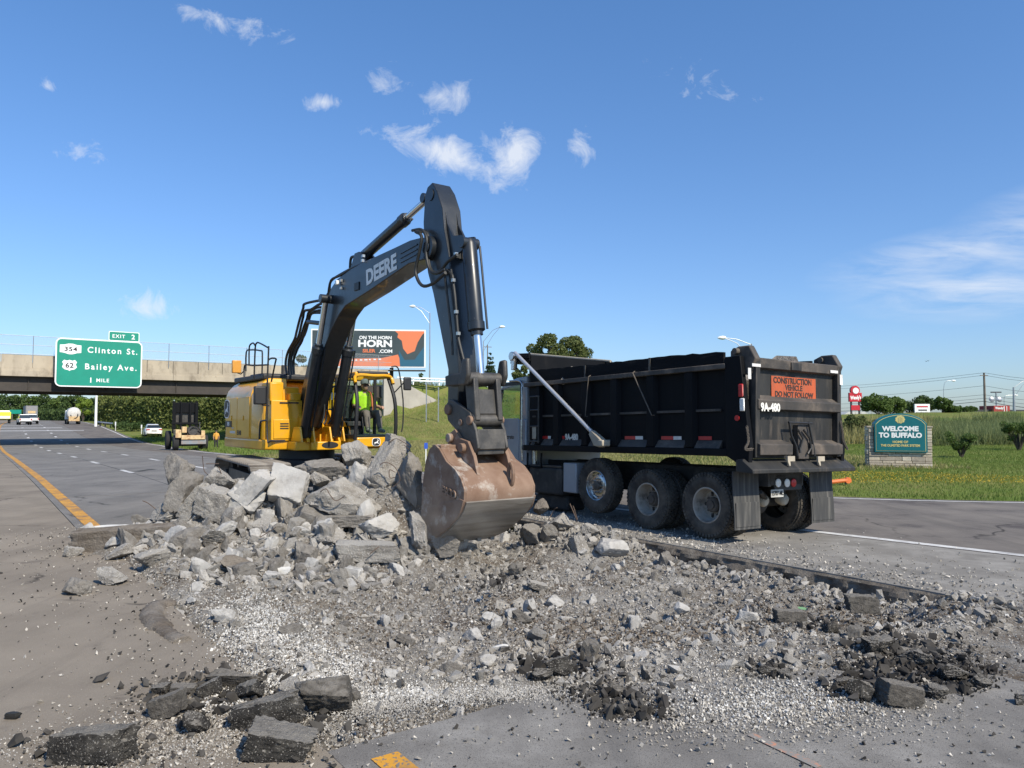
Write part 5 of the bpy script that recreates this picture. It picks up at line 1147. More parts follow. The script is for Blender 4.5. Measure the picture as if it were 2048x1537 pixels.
zs_, za_ = WP(290, 632).z, WP(585, 515).z
bd_ = MB().prism(arch(pw0, pw1, zbb, zs_, za_), -.1, .5).build('board', m_teal, ws, 0, .015)
i_ = .05; MB().prism(arch(pw0 + i_, pw1 - i_, zbb + i_, zs_ - .02, za_ - i_), -.106, -.101).build('trim_line', m_gold, bd_, 0)
i_ = .066; MB().prism(arch(pw0 + i_, pw1 - i_, zbb + i_, zs_ - .03, za_ - i_ - .002), -.112, -.107).build('board_face', m_teal, bd_, 0)
pm = (X1w - X0w) / 748
def wt(s_, x, y, h, mat, bold, xs): text(s_, h * pm * 1.38, frame(WP(x, y, -.116), (1, 0, 0), (0, 0, 1)), mat, bd_, bold=bold, xs=xs, depth=.003)
wt('WELCOME', 592, 697, 62, m_swhite, .012, 1.02); wt('TO BUFFALO', 592, 773, 62, m_swhite, .012, 1.0); wt('HOME OF', 592, 851, 30, m_gold, .004, 1.0); wt('THE OLMSTED PARK SYSTEM', 592, 893, 30, m_gold, .004, .86)
c = WP(590, 585, -.116); leaf = [(math.cos(a_) * .155 * (1 + .06 * math.cos(9 * a_)), math.sin(a_) * .14 * (1 + .06 * math.cos(9 * a_))) for a_ in np.linspace(0, 2 * math.pi, 60, endpoint=False)]
lf = MB().prism(leaf, -.118, -.113).xf(Matrix.Translation((c.x, 0, c.z))).build('leaf_emblem', m_gold, bd_, 0)
for dx in (-.06, 0, .06): MB().bb(c.x + dx - .005, c.x + dx + .005, -.122, -.117, c.z - .12, c.z + .09 - abs(dx) * .4).build('leaf_vein', m_teal, lf, 0)

# ---------------------------------------------------------------- roadside businesses far right
m_wred = material('sign_red', (.5, .015, .03), rough=.5); m_dkg = material('dark_cladding', (.035, .035, .042), rough=.7); m_lts = material('light_siding', (.5, .5, .48), rough=.7); m_rbrick = material('red_tower', (.33, .035, .03), rough=.7)
PY = 140.0; pc = at(1710, 795, PY); pz = float(land(pc.x, pc.y)); sc_ = PY / 1500
py_ = empty('pylon_sign', (pc.x, pc.y, pz), 0, 'red fast food pylon sign with a white disc on top', 'sign')
zz = pc.z - pz
MB().bb(-12.5 * sc_, 12.5 * sc_, -.3, .3, zz - 9 * sc_, zz + 9 * sc_).build('name_panel', m_wred, py_, 0, .05)
MB().cyl((-.5 * sc_, -.33, zz + 14 * sc_), (-.5 * sc_, .3, zz + 14 * sc_), 9 * sc_, n=24).build('disc_back', m_wred, py_, 0); MB().cyl((0, -.4, zz + 13 * sc_), (0, -.34, zz + 13 * sc_), 6 * sc_, n=24).build('disc', m_swhite, py_, 0)
text("Wendy's", 9.5 * sc_, frame((0, -.31, zz - 1 * sc_), (1, 0, .05), (0, 0, 1)), m_swhite, py_, bold=.05, xs=.62)
MB().bb(-9 * sc_, 8 * sc_, -.25, .25, zz - 26 * sc_, zz - 16 * sc_).build('lower_panel', m_wred, py_, 0); 
for xx in (-8, 8): MB().bb((xx - 1.2) * sc_, (xx + 1.2) * sc_, -.2, .2, 0, zz - 8 * sc_).build('post', m_dkg, py_, 0)
RY = 122.0; ra = at(1949, 842, RY); rz = float(land(ra.x + 8, ra.y)); s2 = RY / 1500
rb_ = empty('restaurant', (ra.x, ra.y, rz - .3), 0, 'low dark restaurant building with a red corner tower', 'building')
hz_ = lambda v: at(2000, v, RY).z - rz + .3
MB().bb(0, 190 * s2, .0, 9, 0, hz_(829)).build('wall', m_lts, rb_, 0); MB().bb(-.1, 190 * s2, -.15, 9.1, hz_(831), hz_(820)).build('fascia', m_dkg, rb_, 0, .05); MB().bb(33 * s2, 65 * s2, -.8, 3, 0, hz_(812)).build('tower', m_rbrick, rb_, 0, .03)
for xx in (53, 58): MB().bb(xx * s2, (xx + 1.2) * s2, -.83, -.79, .3, hz_(813)).build('tower_stripe', m_swhite, rb_, 0)
for k in range(5): MB().bb((68 + k * 22) * s2, (84 + k * 22) * s2, -.04, .02, .9, hz_(833)).build('window', m_sblack, rb_, 0)
for k in range(2): MB().bb((6 + k * 13) * s2, (15 + k * 13) * s2, -.04, .02, .5, hz_(833)).build('window', m_sblack, rb_, 0)
MB().bb(66 * s2, 190 * s2, -.5, .0, hz_(830), hz_(828.5)).build('canopy', m_swhite, rb_, 0); MB().bb(78 * s2, 90 * s2, 3, 5, hz_(820), hz_(815)).build('roof_unit', m_dkg, rb_, 0)
text("Wendy's", 6.5 * s2, frame((45 * s2, -.83, hz_(817)), (1, 0, 0), (0, 0, 1)), m_swhite, rb_, bold=.02, xs=.8)
nb = at(1844, 820, 95); nz = float(land(nb.x, nb.y)); s3 = 95 / 1500
nbo = empty('notice_board', (nb.x, nb.y, nz), 0, 'white roadside notice board with a phone number, above the welcome sign', 'sign'); z3 = nb.z - nz
MB().bb(-15 * s3, 15 * s3, -.1, .1, z3 - 11.5 * s3, z3 + 11.5 * s3).build('board', m_swhite, nbo, 0)
MB().bb(-13 * s3, 13 * s3, -.12, -.105, z3 - 11 * s3, z3 - 5 * s3).build('number_band', m_sblack, nbo, 0); text('835-7070', 5.8 * s3, frame((0, -.125, z3 - 8 * s3), (1, 0, 0), (0, 0, 1)), m_swhite, nbo, bold=.01, xs=.95)
MB().bb(-11 * s3, 11 * s3, -.12, -.105, z3 + 5 * s3, z3 + 7.5 * s3).build('headline_bar', m_wred, nbo, 0); MB().bb(-8 * s3, 9 * s3, -.12, -.105, z3 - 2 * s3, z3 + .5 * s3).build('picture_bar', m_dkg, nbo, 0)
for xx in (-11, 11): MB().bb((xx - .7) * s3, (xx + .7) * s3, -.08, .08, 0, z3 - 11 * s3).build('post', m_dkg, nbo, 0)
sd = at(1992, 785, 130); sdz = float(land(sd.x, sd.y)); dsh = empty('floodlight_mast', (sd.x, sd.y, sdz), 0, 'floodlight mast with round dishes behind the restaurant', 'mast')
MB().tube([(0, 0, 0), (0, 0, sd.z - sdz)], .12, 8).build('mast', m_galv, dsh); MB().bb(-.9, .9, -.1, .1, sd.z - sdz - .1, sd.z - sdz + .1).build('top_bar', m_dkg, dsh, 0)
for xx in (-.7, .6): MB().lathe([(0, .1), (.3, .08), (.5, -.05), (.5, -.1)], (xx, 0, sd.z - sdz - 1.2), (0, -1, .2), 16).build('dish', m_galv, dsh)
wr = []
for nm, (ua, ub, vt, vb, Y_), lab in (('white_house', (350, 377, 789, 800, 200), 'white gabled house showing above the hedge under the overpass'), ('pale_building', (410, 445, 792, 801, 205), 'pale building at the right end of the hedge under the overpass'), ('beige_warehouse', (1690, 1735, 824, 840, 160), 'long pale warehouse behind the fast food pylon sign'), ('white_hall', (1830, 1952, 832, 842, 150), 'long white building strip behind the reeds and small trees')):
    a = at(ua, vb + 12, Y_); b = at(ub, vb + 12, Y_); t_ = at(ua, vt, Y_); z_ = min(float(land(a.x, a.y)), a.z)
    e = empty(nm, (a.x, a.y, z_), 0, lab, 'building'); Wd = b.x - a.x; hh = t_.z - z_
    MB().bb(0, Wd, 0, 6, 0, hh * .8).build('wall', m_swhite, e, 0); MB().prism([(-.3, hh * .8), (Wd + .3, hh * .8), (Wd * .85, hh), (Wd * .15, hh)], -.3, 6.3).build('roof', m_lts, e, 0)
    for k in range(3): MB().bb(Wd * (.15 + .28 * k), Wd * (.27 + .28 * k), -.03, .02, hh * .45, hh * .65).build('window', m_sblack, e, 0)
# ---------------------------------------------------------------- vegetation
def leaf_cards(C, size, rng, up=.3, aspect=.6):
    """two-triangle leaf at every point of C (N,3)"""
    n = len(C); d = rng.normal(size=(n, 3)); d[:, 2] += up; d /= np.linalg.norm(d, axis=1)[:, None]
    t = rng.normal(size=(n, 3)); t -= (t * d).sum(1)[:, None] * d; t /= np.linalg.norm(t, axis=1)[:, None]; b = np.cross(d, t)
    s = (size * rng.uniform(.6, 1.35, n))[:, None]
    V = np.stack([C - t * s * .5, C + b * s * aspect * .5 + d * s * .08, C + t * s * .5, C - b * s * aspect * .5 + d * s * .08], 1).reshape(-1, 3)
    i = np.arange(n)[:, None] * 4; return V, np.concatenate([i, i + 1, i + 2, i + 3], 1)
def clump_points(clumps, n, rng):
    w = np.array([c[3] ** 2 for c in clumps]); k = rng.choice(len(clumps), n, p=w / w.sum()); cl = np.array(clumps)
    d = rng.normal(size=(n, 3)); d /= np.linalg.norm(d, axis=1)[:, None]; r = rng.uniform(.35, 1.0, n) ** .5
    return cl[k, :3] + d * (cl[k, 3] * r)[:, None] * np.array([1, 1, .8])
L_dark = leafmat('leaf_dark', (.035, .068, .02), (.12, .175, .055)); L_mid = leafmat('leaf_mid', (.055, .1, .024), (.18, .25, .065)); L_olive = leafmat('leaf_olive', (.06, .09, .027), (.2, .225, .08))
L_lite = leafmat('leaf_light', (0.139, 0.217, 0.031), (0.264, 0.341, 0.062)); L_con = leafmat('needle', (0.031, 0.062, 0.031), (0.078, 0.116, 0.054)); L_ivy = leafmat('ivy', (.06, .095, .022), (.25, .27, .08)); L_reed = leafmat('reed', (.11, .15, .05), (.25, .28, .12)); L_grass = leafmat('grass_blade', (.11, .175, .028), (.21, .265, .065)); L_dry = leafmat('dry_grass', (0.186, 0.194, 0.062), (0.403, 0.349, 0.155)); L_flow = leafmat('flower', (.36, .25, .02), (.5, .38, .05), trans=.2)
m_bark = material('bark', (.09, .07, .055), (.055, .045, .038), scale=6, rough=.95, bump=.5, bscale=20)
vr = np.random.default_rng(12)
def tree(name, base, h, w, label, leafm, n=2600, leaf=.4, trunk=.28, group=None, shape='round', cat='tree', seed=1, trunk_r=None):
    rg = np.random.default_rng(seed); e = empty(name, base, rg.uniform(0, 6), label, cat, group)
    tr_ = trunk_r or h * .022; th = h * trunk
    tb = MB().tube([(0, 0, -.3), (rg.normal() * .02 * h, 0, th), (rg.normal() * .03 * h, rg.normal() * .03 * h, h * .62)], [tr_ * 1.3, tr_, tr_ * .45], 8)
    clumps = []
    if shape == 'conifer':
        for k in range(9):
            f = k / 8; zz = h * (.18 + .8 * f); rr = w * .5 * (1 - f) ** .8 + .15
            for a in np.arange(0, 6.28, 1.05 if f < .7 else 2.1): clumps.append((rr * .6 * math.cos(a + k), rr * .6 * math.sin(a + k), zz, rr * .45 + .1))
    elif shape == 'vase':
        for k in range(24):
            a = rg.uniform(0, 6.28); f_ = rg.random(); zz = h * (.42 + .5 * f_); rr = w * (.2 + .26 * f_) * rg.uniform(.3, 1) ** .5; clumps.append((rr * math.cos(a), rr * math.sin(a), zz, w * rg.uniform(.11, .16)))
            tb.tube([(0, 0, 0), (rr * .45 * math.cos(a), rr * .45 * math.sin(a), zz * .55), (rr * math.cos(a), rr * math.sin(a), zz)], [tr_ * .8, tr_ * .5, tr_ * .2], 5)
    else:
        for k in range(26):
            d = rg.normal(size=3); d /= np.linalg.norm(d); q = rg.uniform(.35, 1) ** .6
            zc = th + (h - th) * .5; c_ = (d[0] * q * w * .38, d[1] * q * w * .38, zc + d[2] * q * (h - th) * .38); clumps.append((*c_, w * rg.uniform(.09, .17)))
            if k < 9: tb.tube([(0, 0, th * rg.uniform(.7, 1.1)), (c_[0] * .5, c_[1] * .5, (th + c_[2]) / 2), c_], [tr_ * .55, tr_ * .35, tr_ * .12], 5)
    tb.build('trunk', m_bark, e)
    V, Fq = leaf_cards(clump_points(clumps, n, rg), leaf, rg); link('crown', np_mesh('crown', V, Fq), leafm, e); return e
def gbase(u, Y, dx=0): p = at(u, 838, Y); return (p.x + dx, Y, float(land(p.x + dx, Y)) - .1)
def tree_px(name, u, vt, wpx, Y, label, leafm, **k):
    b = gbase(u, Y); h = at(u, vt, Y).z - b[2]; return tree(name, b, h, wpx * Y / 1500, label, leafm, **k)
tree_px('broadleaf_tree', 1090, 658, 104, 125, 'tall round tree behind the front of the dump truck, left half of the pair', L_olive, n=8000, leaf=.42, seed=3)
tree_px('broadleaf_tree', 1142, 662, 96, 128, 'tall round tree behind the dump truck body, right half of the pair', L_olive, n=7500, leaf=.42, seed=4)
tree_px('broadleaf_tree', 1046, 728, 44, 118, 'low bushy tree just above the grey truck cab', L_olive, n=3000, leaf=.4, seed=5)
tree_px('conifer_tree', 981, 706, 30, 120, 'dark conifer showing to the right of the excavator stick', L_con, n=1800, leaf=.4, shape='conifer', seed=6)
tree_px('broadleaf_tree', 594, 700, 66, 112, 'dark tree behind the overpass fence, left of the boom', L_dark, n=2200, leaf=.45, seed=7)
tree_px('broadleaf_tree', 905, 742, 40, 125, 'small tree behind the guard rail, left of the stick', L_dark, n=900, leaf=.4, seed=8)
tree_px('broadleaf_tree', 842, 735, 30, 130, 'small dark tree under the right end of the billboard', L_dark, n=800, leaf=.4, seed=9)
tree_px('broadleaf_tree', 1757, 786, 74, 85, 'dense green tree directly behind the top of the welcome sign', L_mid, n=4200, leaf=.26, seed=10, trunk=.02)
tree_px('broadleaf_tree', 1794, 792, 56, 88, 'smaller green tree joined to the dense one behind the welcome sign', L_mid, n=3000, leaf=.26, seed=11, trunk=.02)
tree_px('broadleaf_tree', 1836, 793, 76, 100, 'dark ragged tree behind the white notice board', L_dark, n=3400, leaf=.3, seed=12, trunk=.04)
tree_px('sumac_tree', 1887, 789, 36, 84, 'upright feathery tree right of the white notice board', L_mid, n=1900, leaf=.28, seed=13, trunk=.05)
tree_px('sumac_tree', 1905, 812, 40, 84, 'leaning feathery sapling between the notice board and the restaurant', L_mid, n=1400, leaf=.28, seed=14, trunk=.05)
tree_px('sumac_tree', 1940, 814, 30, 90, 'small tree just left of the dark restaurant', L_mid, n=1500, leaf=.28, seed=15, trunk=.05)
tree_px('thicket_bush', 1712, 822, 58, 52, 'tall thicket filling the gap between truck and welcome sign', L_olive, n=3400, leaf=.2, seed=16, trunk=.05, cat='bush')
tree_px('thicket_bush', 1752, 838, 50, 58, 'low thicket behind the left pillar of the welcome sign', L_olive, n=2000, leaf=.2, seed=17, trunk=.05, cat='bush')
tree_px('vase_shrub', 1921, 864, 58, 33, 'vase shaped shrub on the lawn right of the welcome sign', L_mid, n=4200, leaf=.075, shape='vase', seed=18, cat='shrub', trunk_r=.035)
tree_px('vase_shrub', 2036, 843, 62, 38, 'larger vase shaped shrub at the right picture edge', L_mid, n=4600, leaf=.085, shape='vase', seed=19, cat='shrub', trunk_r=.045)
labs = ['leftmost dark tree of the row beyond the overpass', 'second tree from the left beyond the overpass', 'third tree from the left, behind the lorry trailer', 'rounded dark tree right of the lorry trailer', 'dark tree behind the tanker truck', 'broad dark tree right of the tanker truck', 'bright yellow green tree left of the gantry post', 'dark tree directly behind the gantry post', 'tree over the left end of the hedge', 'tree over the hedge left of the white house', 'tree over the hedge behind the white sedan', 'tree over the hedge between the two pale buildings', 'tree at the right end above the hedge']
for k, (u, vt, w, Y, lm) in enumerate(((-20, 784, 60, 265, L_dark), (25, 782, 62, 262, L_dark), (62, 786, 50, 268, L_mid), (98, 783, 60, 255, L_dark), (128, 788, 46, 245, L_mid), (150, 782, 54, 235, L_dark), (166, 787, 26, 205, L_lite), (192, 783, 46, 215, L_dark), (222, 780, 50, 170, L_mid), (262, 780, 56, 180, L_mid), (308, 779, 60, 185, L_mid), (388, 782, 46, 190, L_dark), (452, 784, 60, 185, L_dark))):
    tree_px('roadside_tree', u, vt, w * 1.25, Y, labs[k], lm, n=2600, leaf=.8, seed=30 + k, group='trees beyond the overpass', trunk=.06)

# ivy hedge along a wall beyond the overpass
def hedge(name, pts, h, depth, n, leafm, label, leaf):
    e = empty(name, (0, 0, 0), 0, label, 'hedge'); mb = MB(); P = []
    for (a, b) in zip(pts[:-1], pts[1:]):
        a, b = Vector(a), Vector(b); L_ = (b - a).length; d = (b - a) / L_; nrm = Vector((d.y, -d.x, 0))
        t = vr.uniform(0, 1, n // (len(pts) - 1)); q = vr.uniform(0, 1, len(t)); side = vr.uniform(0, 1, len(t)) < .78
        for tt, qq, sd in zip(t, q, side):
            c = a.lerp(b, tt); z0 = float(np.interp(tt, [0, 1], [a.z, b.z])); hh = h * (1 + .09 * math.sin(tt * L_ * .9) + .06 * math.sin(tt * L_ * 2.3))
            if sd: p = c + nrm * (depth / 2 + vr.normal() * .22); p.z = z0 + hh * qq
            else: p = c + nrm * depth * (qq - .5); p.z = z0 + hh + vr.normal() * .2
            P.append(p)
        m0, m1 = a + nrm * -depth * .3, b + nrm * -depth * .3
        mb.add([m0, m1, b + nrm * depth * .3, a + nrm * depth * .3] + [Vector((q_.x, q_.y, q_.z + h * .9)) for q_ in (m0, m1, b + nrm * depth * .3, a + nrm * depth * .3)], [(0, 1, 5, 4), (1, 2, 6, 5), (2, 3, 7, 6), (3, 0, 4, 7), (4, 5, 6, 7)])
    mb.build('wall', m_bark, e, 0); V, Fq = leaf_cards(np.array([tuple(p) for p in P]), leaf, vr, .1); link('foliage', np_mesh('foliage', V, Fq), leafm, e)
hA, hB, hC = gbase(205, 150), gbase(330, 125), gbase(500, 112)
hh_ = at(330, 798, 125).z - hB[2]
tA, tB, tC = gbase(-60, 262), gbase(90, 250), gbase(215, 205)
hedge('thicket', [tA, tB, tC], 3.4, 4.0, 9000, L_dark, 'continuous low thicket under the trees beyond the overpass', .6)
hedge('ivy_hedge', [hA, hB, hC], hh_, 2.2, 15000, L_ivy, 'long ivy covered wall like a hedge beyond the overpass', .5)
for k, (u, Y, h, w) in enumerate(((262, 112, 1.6, 4.2), (243, 118, 1.2, 3))):
    b = gbase(u, Y); tree('verge_bush', b, h, w, ['dark bush on the verge in front of the ivy wall', 'smaller bush on the verge near the leaning post'][k], L_dark, n=900, leaf=.3, trunk=.05, seed=60 + k, cat='bush')

def blades(name, P, h, w, leafm, label=None, cat=None, lean=.35):
    n = len(P); a = vr.uniform(0, 6.28, n); d = np.stack([np.cos(a), np.sin(a), np.zeros(n)], 1); hh = (h * vr.uniform(.6, 1.25, n))[:, None]; ww = (w * vr.uniform(.7, 1.3, n))[:, None]
    ln = vr.normal(size=(n, 3)) * lean; ln[:, 2] = 0; top = P + np.array([0, 0, 1]) * hh + ln * hh
    V = np.stack([P - d * ww * .5, P + d * ww * .5, top], 1).reshape(-1, 3); i = np.arange(n)[:, None] * 3
    o = link(name, np_mesh(name, V, np.concatenate([i, i + 1, i + 2], 1)), leafm); tag(o, label, cat, None, 'stuff'); return o
def scatter(n, x0, x1, y0, y1, tmin=.1, tmax=1e9):
    X, Y = vr.uniform(x0, x1, n), vr.uniform(y0, y1, n); s, r = to_sr(X, Y); t = r - (r_edge(s) + .55); k = (t > tmin) & (t < tmax) & (np.abs(X / Y) < .85); X, Y = X[k], Y[k]
    return np.stack([X, Y, land(X, Y) - .01], 1)
P_ = scatter(260000, 6, 44, 17, 50)
blades('lawn_grass', P_, .085, .022, L_grass, 'short green lawn grass around the welcome sign', 'grass')
P_ = scatter(150000, -16, 16, 26, 98); qn = fbm(P_ * np.array([.15, .15, 0]), 3, 9)
blades('bank_grass', P_, .16, .05, L_dry, 'dry mown grass on the embankment behind the excavator', 'grass')
P_ = scatter(60000, -50, -14, 40, 125); blades('verge_grass', P_, .22, .07, L_grass, 'green verge grass beside the highway under the overpass', 'grass')
P_ = scatter(90000, 5, 34, 16.5, 34, .4, 8); nn = fbm(P_ * np.array([.35, .35, 0]), 3, 4); P_ = P_[nn > .46]; P_[:, 2] += vr.uniform(.05, .1, len(P_))
V, Fq = leaf_cards(P_, .035, vr, 1.5, .9); tag(link('yellow_flowers', np_mesh('yellow_flowers', V, Fq), L_flow), 'yellow flowers in the lawn along the ramp edge', 'flowers', None, 'stuff')
ur, Yr = vr.uniform(1850, 2040, 16000), vr.uniform(44, 68, 16000); X_ = (ur - 1024) / 1500 * Yr; R_ = np.stack([X_, Yr, land(X_, Yr) - .05], 1)
R_ = R_[fbm(R_ * np.array([.3, .3, 0]), 3, 33) > .42]; blades('reed_bed', R_, 1.15, .05, L_reed, 'tall green reeds behind the lawn right of the welcome sign', 'reeds', .3)
ur, Yr = vr.uniform(1690, 1860, 3500), vr.uniform(48, 66, 3500); X_ = (ur - 1024) / 1500 * Yr; R_ = np.stack([X_, Yr, land(X_, Yr) - .05], 1)
blades('rough_grass', R_, 1.3, .08, L_dry, 'rough tall grass behind the welcome sign', 'grass', .2)
X_ = vr.uniform(-22, 14, 6000); Yw = vr.uniform(82, 100, 6000); Hh = land(X_, Yw); kk = Hh > 4.0; R_ = np.stack([X_, Yw, Hh - .05], 1)[kk]
blades('bank_top_weeds', R_, .9, .09, L_reed, 'tall weeds along the guard rail on top of the embankment', 'weeds', .25)
# ---------------------------------------------------------------- people
m_skin = material('skin', (.42, .24, .16), (.36, .2, .13), scale=20, rough=.55); m_hivis = material('hi_vis_shirt', (.52, .84, .03), (.4, .7, .02), scale=14, rough=.8, bump=.3, bscale=25, bdist=.02)
m_trs = material('grey_trousers', (.15, .135, .11), (.11, .1, .085), scale=10, rough=.9, bump=.3, bscale=25, bdist=.02); m_cap = material('grey_cap', (.2, .21, .21), (.15, .16, .16), rough=.9); m_dark = material('dark_cloth', (.02, .02, .022), rough=.8); m_strap = material('harness_strap', (.45, .15, .06), rough=.8); m_vest = material('orange_vest', (.6, .3, .05), rough=.8); m_boot = material('work_boot', (.3, .29, .26), (.2, .19, .17), rough=.8); m_hair = material('hair', (.06, .045, .035), rough=.8)
def limbs(chains, blobs=(), vox=.014, name='body', mat=None, parent=None, sm_=4):
    """tapered limbs fused into one continuous surface"""
    mb = MB()
    for pts, r in chains:
        pts = [Vector(p) for p in pts]; q = []; rr = []
        for i in range(len(pts) - 1):
            for j in range(4): t = j / 4; q.append(pts[i].lerp(pts[i + 1], t)); rr.append(r[i] + (r[i + 1] - r[i]) * t)
        q.append(pts[-1]); rr.append(r[-1]); mb.tube(q, rr, 10)
        for p, k in ((pts[0], r[0]), (pts[-1], r[-1])): mb.lathe([(0, -k)] + [(k * math.cos(a), k * math.sin(a)) for a in np.linspace(-1.2, 1.2, 6)] + [(0, k)], p, (0, 0, 1), 10)
    for (c, d) in blobs:
        i = len(mb.v); mb.lathe([(0, -1)] + [(math.cos(a), math.sin(a)) for a in np.linspace(-1.3, 1.3, 9)] + [(0, 1)], (0, 0, 0), (0, 0, 1), 16); mb.xf(Matrix.Translation(c) @ Matrix.Diagonal((*d, 1)), i)
    o = mb.build(name, mat, parent, 60)
    m = o.modifiers.new('remesh', 'REMESH'); m.mode = 'VOXEL'; m.voxel_size = vox; m.use_smooth_shade = True
    s_ = o.modifiers.new('smooth', 'SMOOTH'); s_.iterations = sm_; s_.factor = .5; return o
def hand(w, d, up, out, curl=.9, s=1.0):
    """palm plus five bent fingers; w wrist, d towards the knuckles, out = thumb side"""
    w, d, up, out = Vector(w), Vector(d).normalized(), Vector(up).normalized(), Vector(out).normalized(); ch = [([w, w + d * .05 * s, w + d * .09 * s], [.026 * s, .034 * s, .03 * s])]
    for k, L_ in enumerate((.07, .08, .075, .06)):
        b = w + d * .085 * s + out * (.027 - .018 * k) * s; m = b + (d * math.cos(curl * .5) - up * math.sin(curl * .5)) * L_ * .5 * s; e_ = m + (d * math.cos(curl * 1.6) - up * math.sin(curl * 1.6)) * L_ * .5 * s; ch.append(([b, m, e_], [.0095 * s, .0088 * s, .0075 * s]))
    b = w + d * .03 * s + out * .025 * s; ch.append(([b, b + (out * .6 + d * .7) * .035 * s, b + (out * .35 + d * .9 - up * .4) * .06 * s], [.012 * s, .0105 * s, .009 * s])); return ch
hd = E.onx(*c7(632, 505), .42); hx, hy, hz0 = .40, hd.y, hd.z
pe = empty('person', ex.matrix_basis @ Vector((hx, hy, 0)), EXA, 'excavator operator in yellow shirt and grey cap seated in the cab', 'person'); pe.location.z = 0
zz_ = hz0 - 2.63                                                # everything below is drawn for a head centre at 2.63
def q(x, y, z): return Vector((x, y, z + zz_))
arms = [([q(-.06, sg * .19, 2.40), q(.02, sg * .27, 2.16), q(.26, sg * .29, 2.12)], [.06, .048, .032]) for sg in (-1, 1)]
chains = [([q(-.03, 0, 1.95), q(-.06, 0, 2.2), q(-.07, 0, 2.42), q(-.05, 0, 2.5)], [.16, .17, .15, .06]), ([q(-.05, 0, 2.47), q(-.01, 0, 2.56)], [.055, .05])] + arms
for sg in (-1, 1): chains += [([q(-.02, sg * .1, 1.95), q(.42, sg * .15, 1.99), q(.5, sg * .15, 1.6)], [.095, .07, .045]), ([q(.5, sg * .15, 1.6), q(.66, sg * .16, 1.58)], [.045, .035])] + hand(q(.26, sg * .29, 2.12), (1, 0, .1), (0, 0, 1), (0, -sg, 0))
blobs = [(q(.0, 0, 2.63), (.098, .078, .12)), (q(.05, 0, 2.58), (.055, .055, .06)), (q(.105, 0, 2.62), (.018, .014, .024)), (q(-.0, .08, 2.62), (.018, .012, .03)), (q(-.0, -.08, 2.62), (.018, .012, .03))]
bdy = limbs(chains, blobs, .011, 'body', m_skin, pe, 2)
limbs([([q(-.03, 0, 1.98), q(-.06, 0, 2.2), q(-.07, 0, 2.4), q(-.06, 0, 2.48)], [.172, .185, .165, .075]), ([q(-.06, -.17, 2.42), q(-.06, .17, 2.42)], [.075, .075])] + [([q(-.06, sg * .19, 2.40), q(-.0, sg * .255, 2.22)], [.075, .068]) for sg in (-1, 1)], (), .013, 'shirt', m_hivis, pe)
limbs([([q(-.06, 0, 1.95), q(.0, 0, 1.95)], [.17, .16])] + [([q(-.02, sg * .1, 1.95), q(.42, sg * .15, 1.99), q(.5, sg * .15, 1.64)], [.11, .085, .062]) for sg in (-1, 1)], (), .013, 'trousers', m_trs, pe)
limbs([([q(.5, sg * .15, 1.68), q(.5, sg * .15, 1.59), q(.68, sg * .16, 1.575)], [.055, .055, .042]) for sg in (-1, 1)], (), .013, 'boots', m_boot, pe)
cp_ = MB().lathe([(.1, .0), (.104, .03), (.098, .075), (.07, .11), (.03, .125), (0, .127)], q(0, 0, 2.675), (0, 0, 1), 20).prism([(.06, -.075), (.17, -.05), (.19, 0), (.17, .05), (.06, .075)], 2.68 + zz_, 2.692 + zz_, 'xy'); cp_.build('cap', m_cap, pe, 50)
gl_ = MB().bb(.082, .105, -.065, .065, 2.63 + zz_, 2.66 + zz_); gl_.build('sunglasses', m_dark, pe, 0, .006)
limbs([([q(-.01, 0, 2.55), q(-.045, 0, 2.62)], [.06, .09])], (), .012, 'hair', m_hair, pe)
MB().tube(smooth_path([q(-.1, .13, 2.5), q(.04, .14, 2.46), q(.12, .13, 2.3), q(.14, .13, 2.1), q(.12, .15, 2.0)]), .022, 6).build('harness_strap', m_strap, pe)
def stander(name, pos, h, rz, label, top, leg, headm, vox=.03):
    e = empty('person', pos, rz, label, 'person'); k = h / 1.75; Q = lambda x, y, z: (x * k, y * k, z * k)
    ch = [([Q(0, 0, .95), Q(0, 0, 1.2), Q(0, 0, 1.42), Q(0, 0, 1.5)], [.15 * k, .15 * k, .14 * k, .06 * k]), ([Q(0, 0, 1.45), Q(0, 0, 1.56)], [.055 * k, .05 * k])]
    for sg in (-1, 1): ch += [([Q(0, sg * .18, 1.42), Q(.02, sg * .26, 1.15), Q(.12, sg * .24, .92)], [.06 * k, .05 * k, .035 * k]), ([Q(0, sg * .1, .95), Q(.02, sg * .11, .5), Q(0, sg * .12, .06)], [.09 * k, .065 * k, .045 * k]), ([Q(0, sg * .12, .05), Q(.14, sg * .13, .04)], [.05 * k, .04 * k])] + hand(Q(.12, sg * .24, .92), (.3, 0, -1), (1, 0, 0), (1, -sg, 0), .6, k)
    limbs(ch, [(Q(0, 0, 1.64), (.095 * k, .08 * k, .12 * k))], vox, 'body', m_skin, e, 1)
    limbs([([Q(0, 0, .95), Q(0, 0, 1.2), Q(0, 0, 1.42)], [.17 * k, .17 * k, .15 * k])] + [([Q(0, sg * .18, 1.42), Q(.02, sg * .25, 1.2)], [.075 * k, .065 * k]) for sg in (-1, 1)], (), vox, 'top', top, e, 1)
    limbs([([Q(0, sg * .1, .98), Q(.02, sg * .11, .5), Q(0, sg * .12, .1)], [.11 * k, .085 * k, .07 * k]) for sg in (-1, 1)], (), vox, 'trousers', leg, e, 1)
    MB().lathe([(.11 * k, 0), (.115 * k, .03 * k), (.1 * k, .1 * k), (.05 * k, .14 * k), (0, .15 * k)], Q(0, 0, 1.68), (0, 0, 1), 14).build('headgear', headm, e, 50); return e
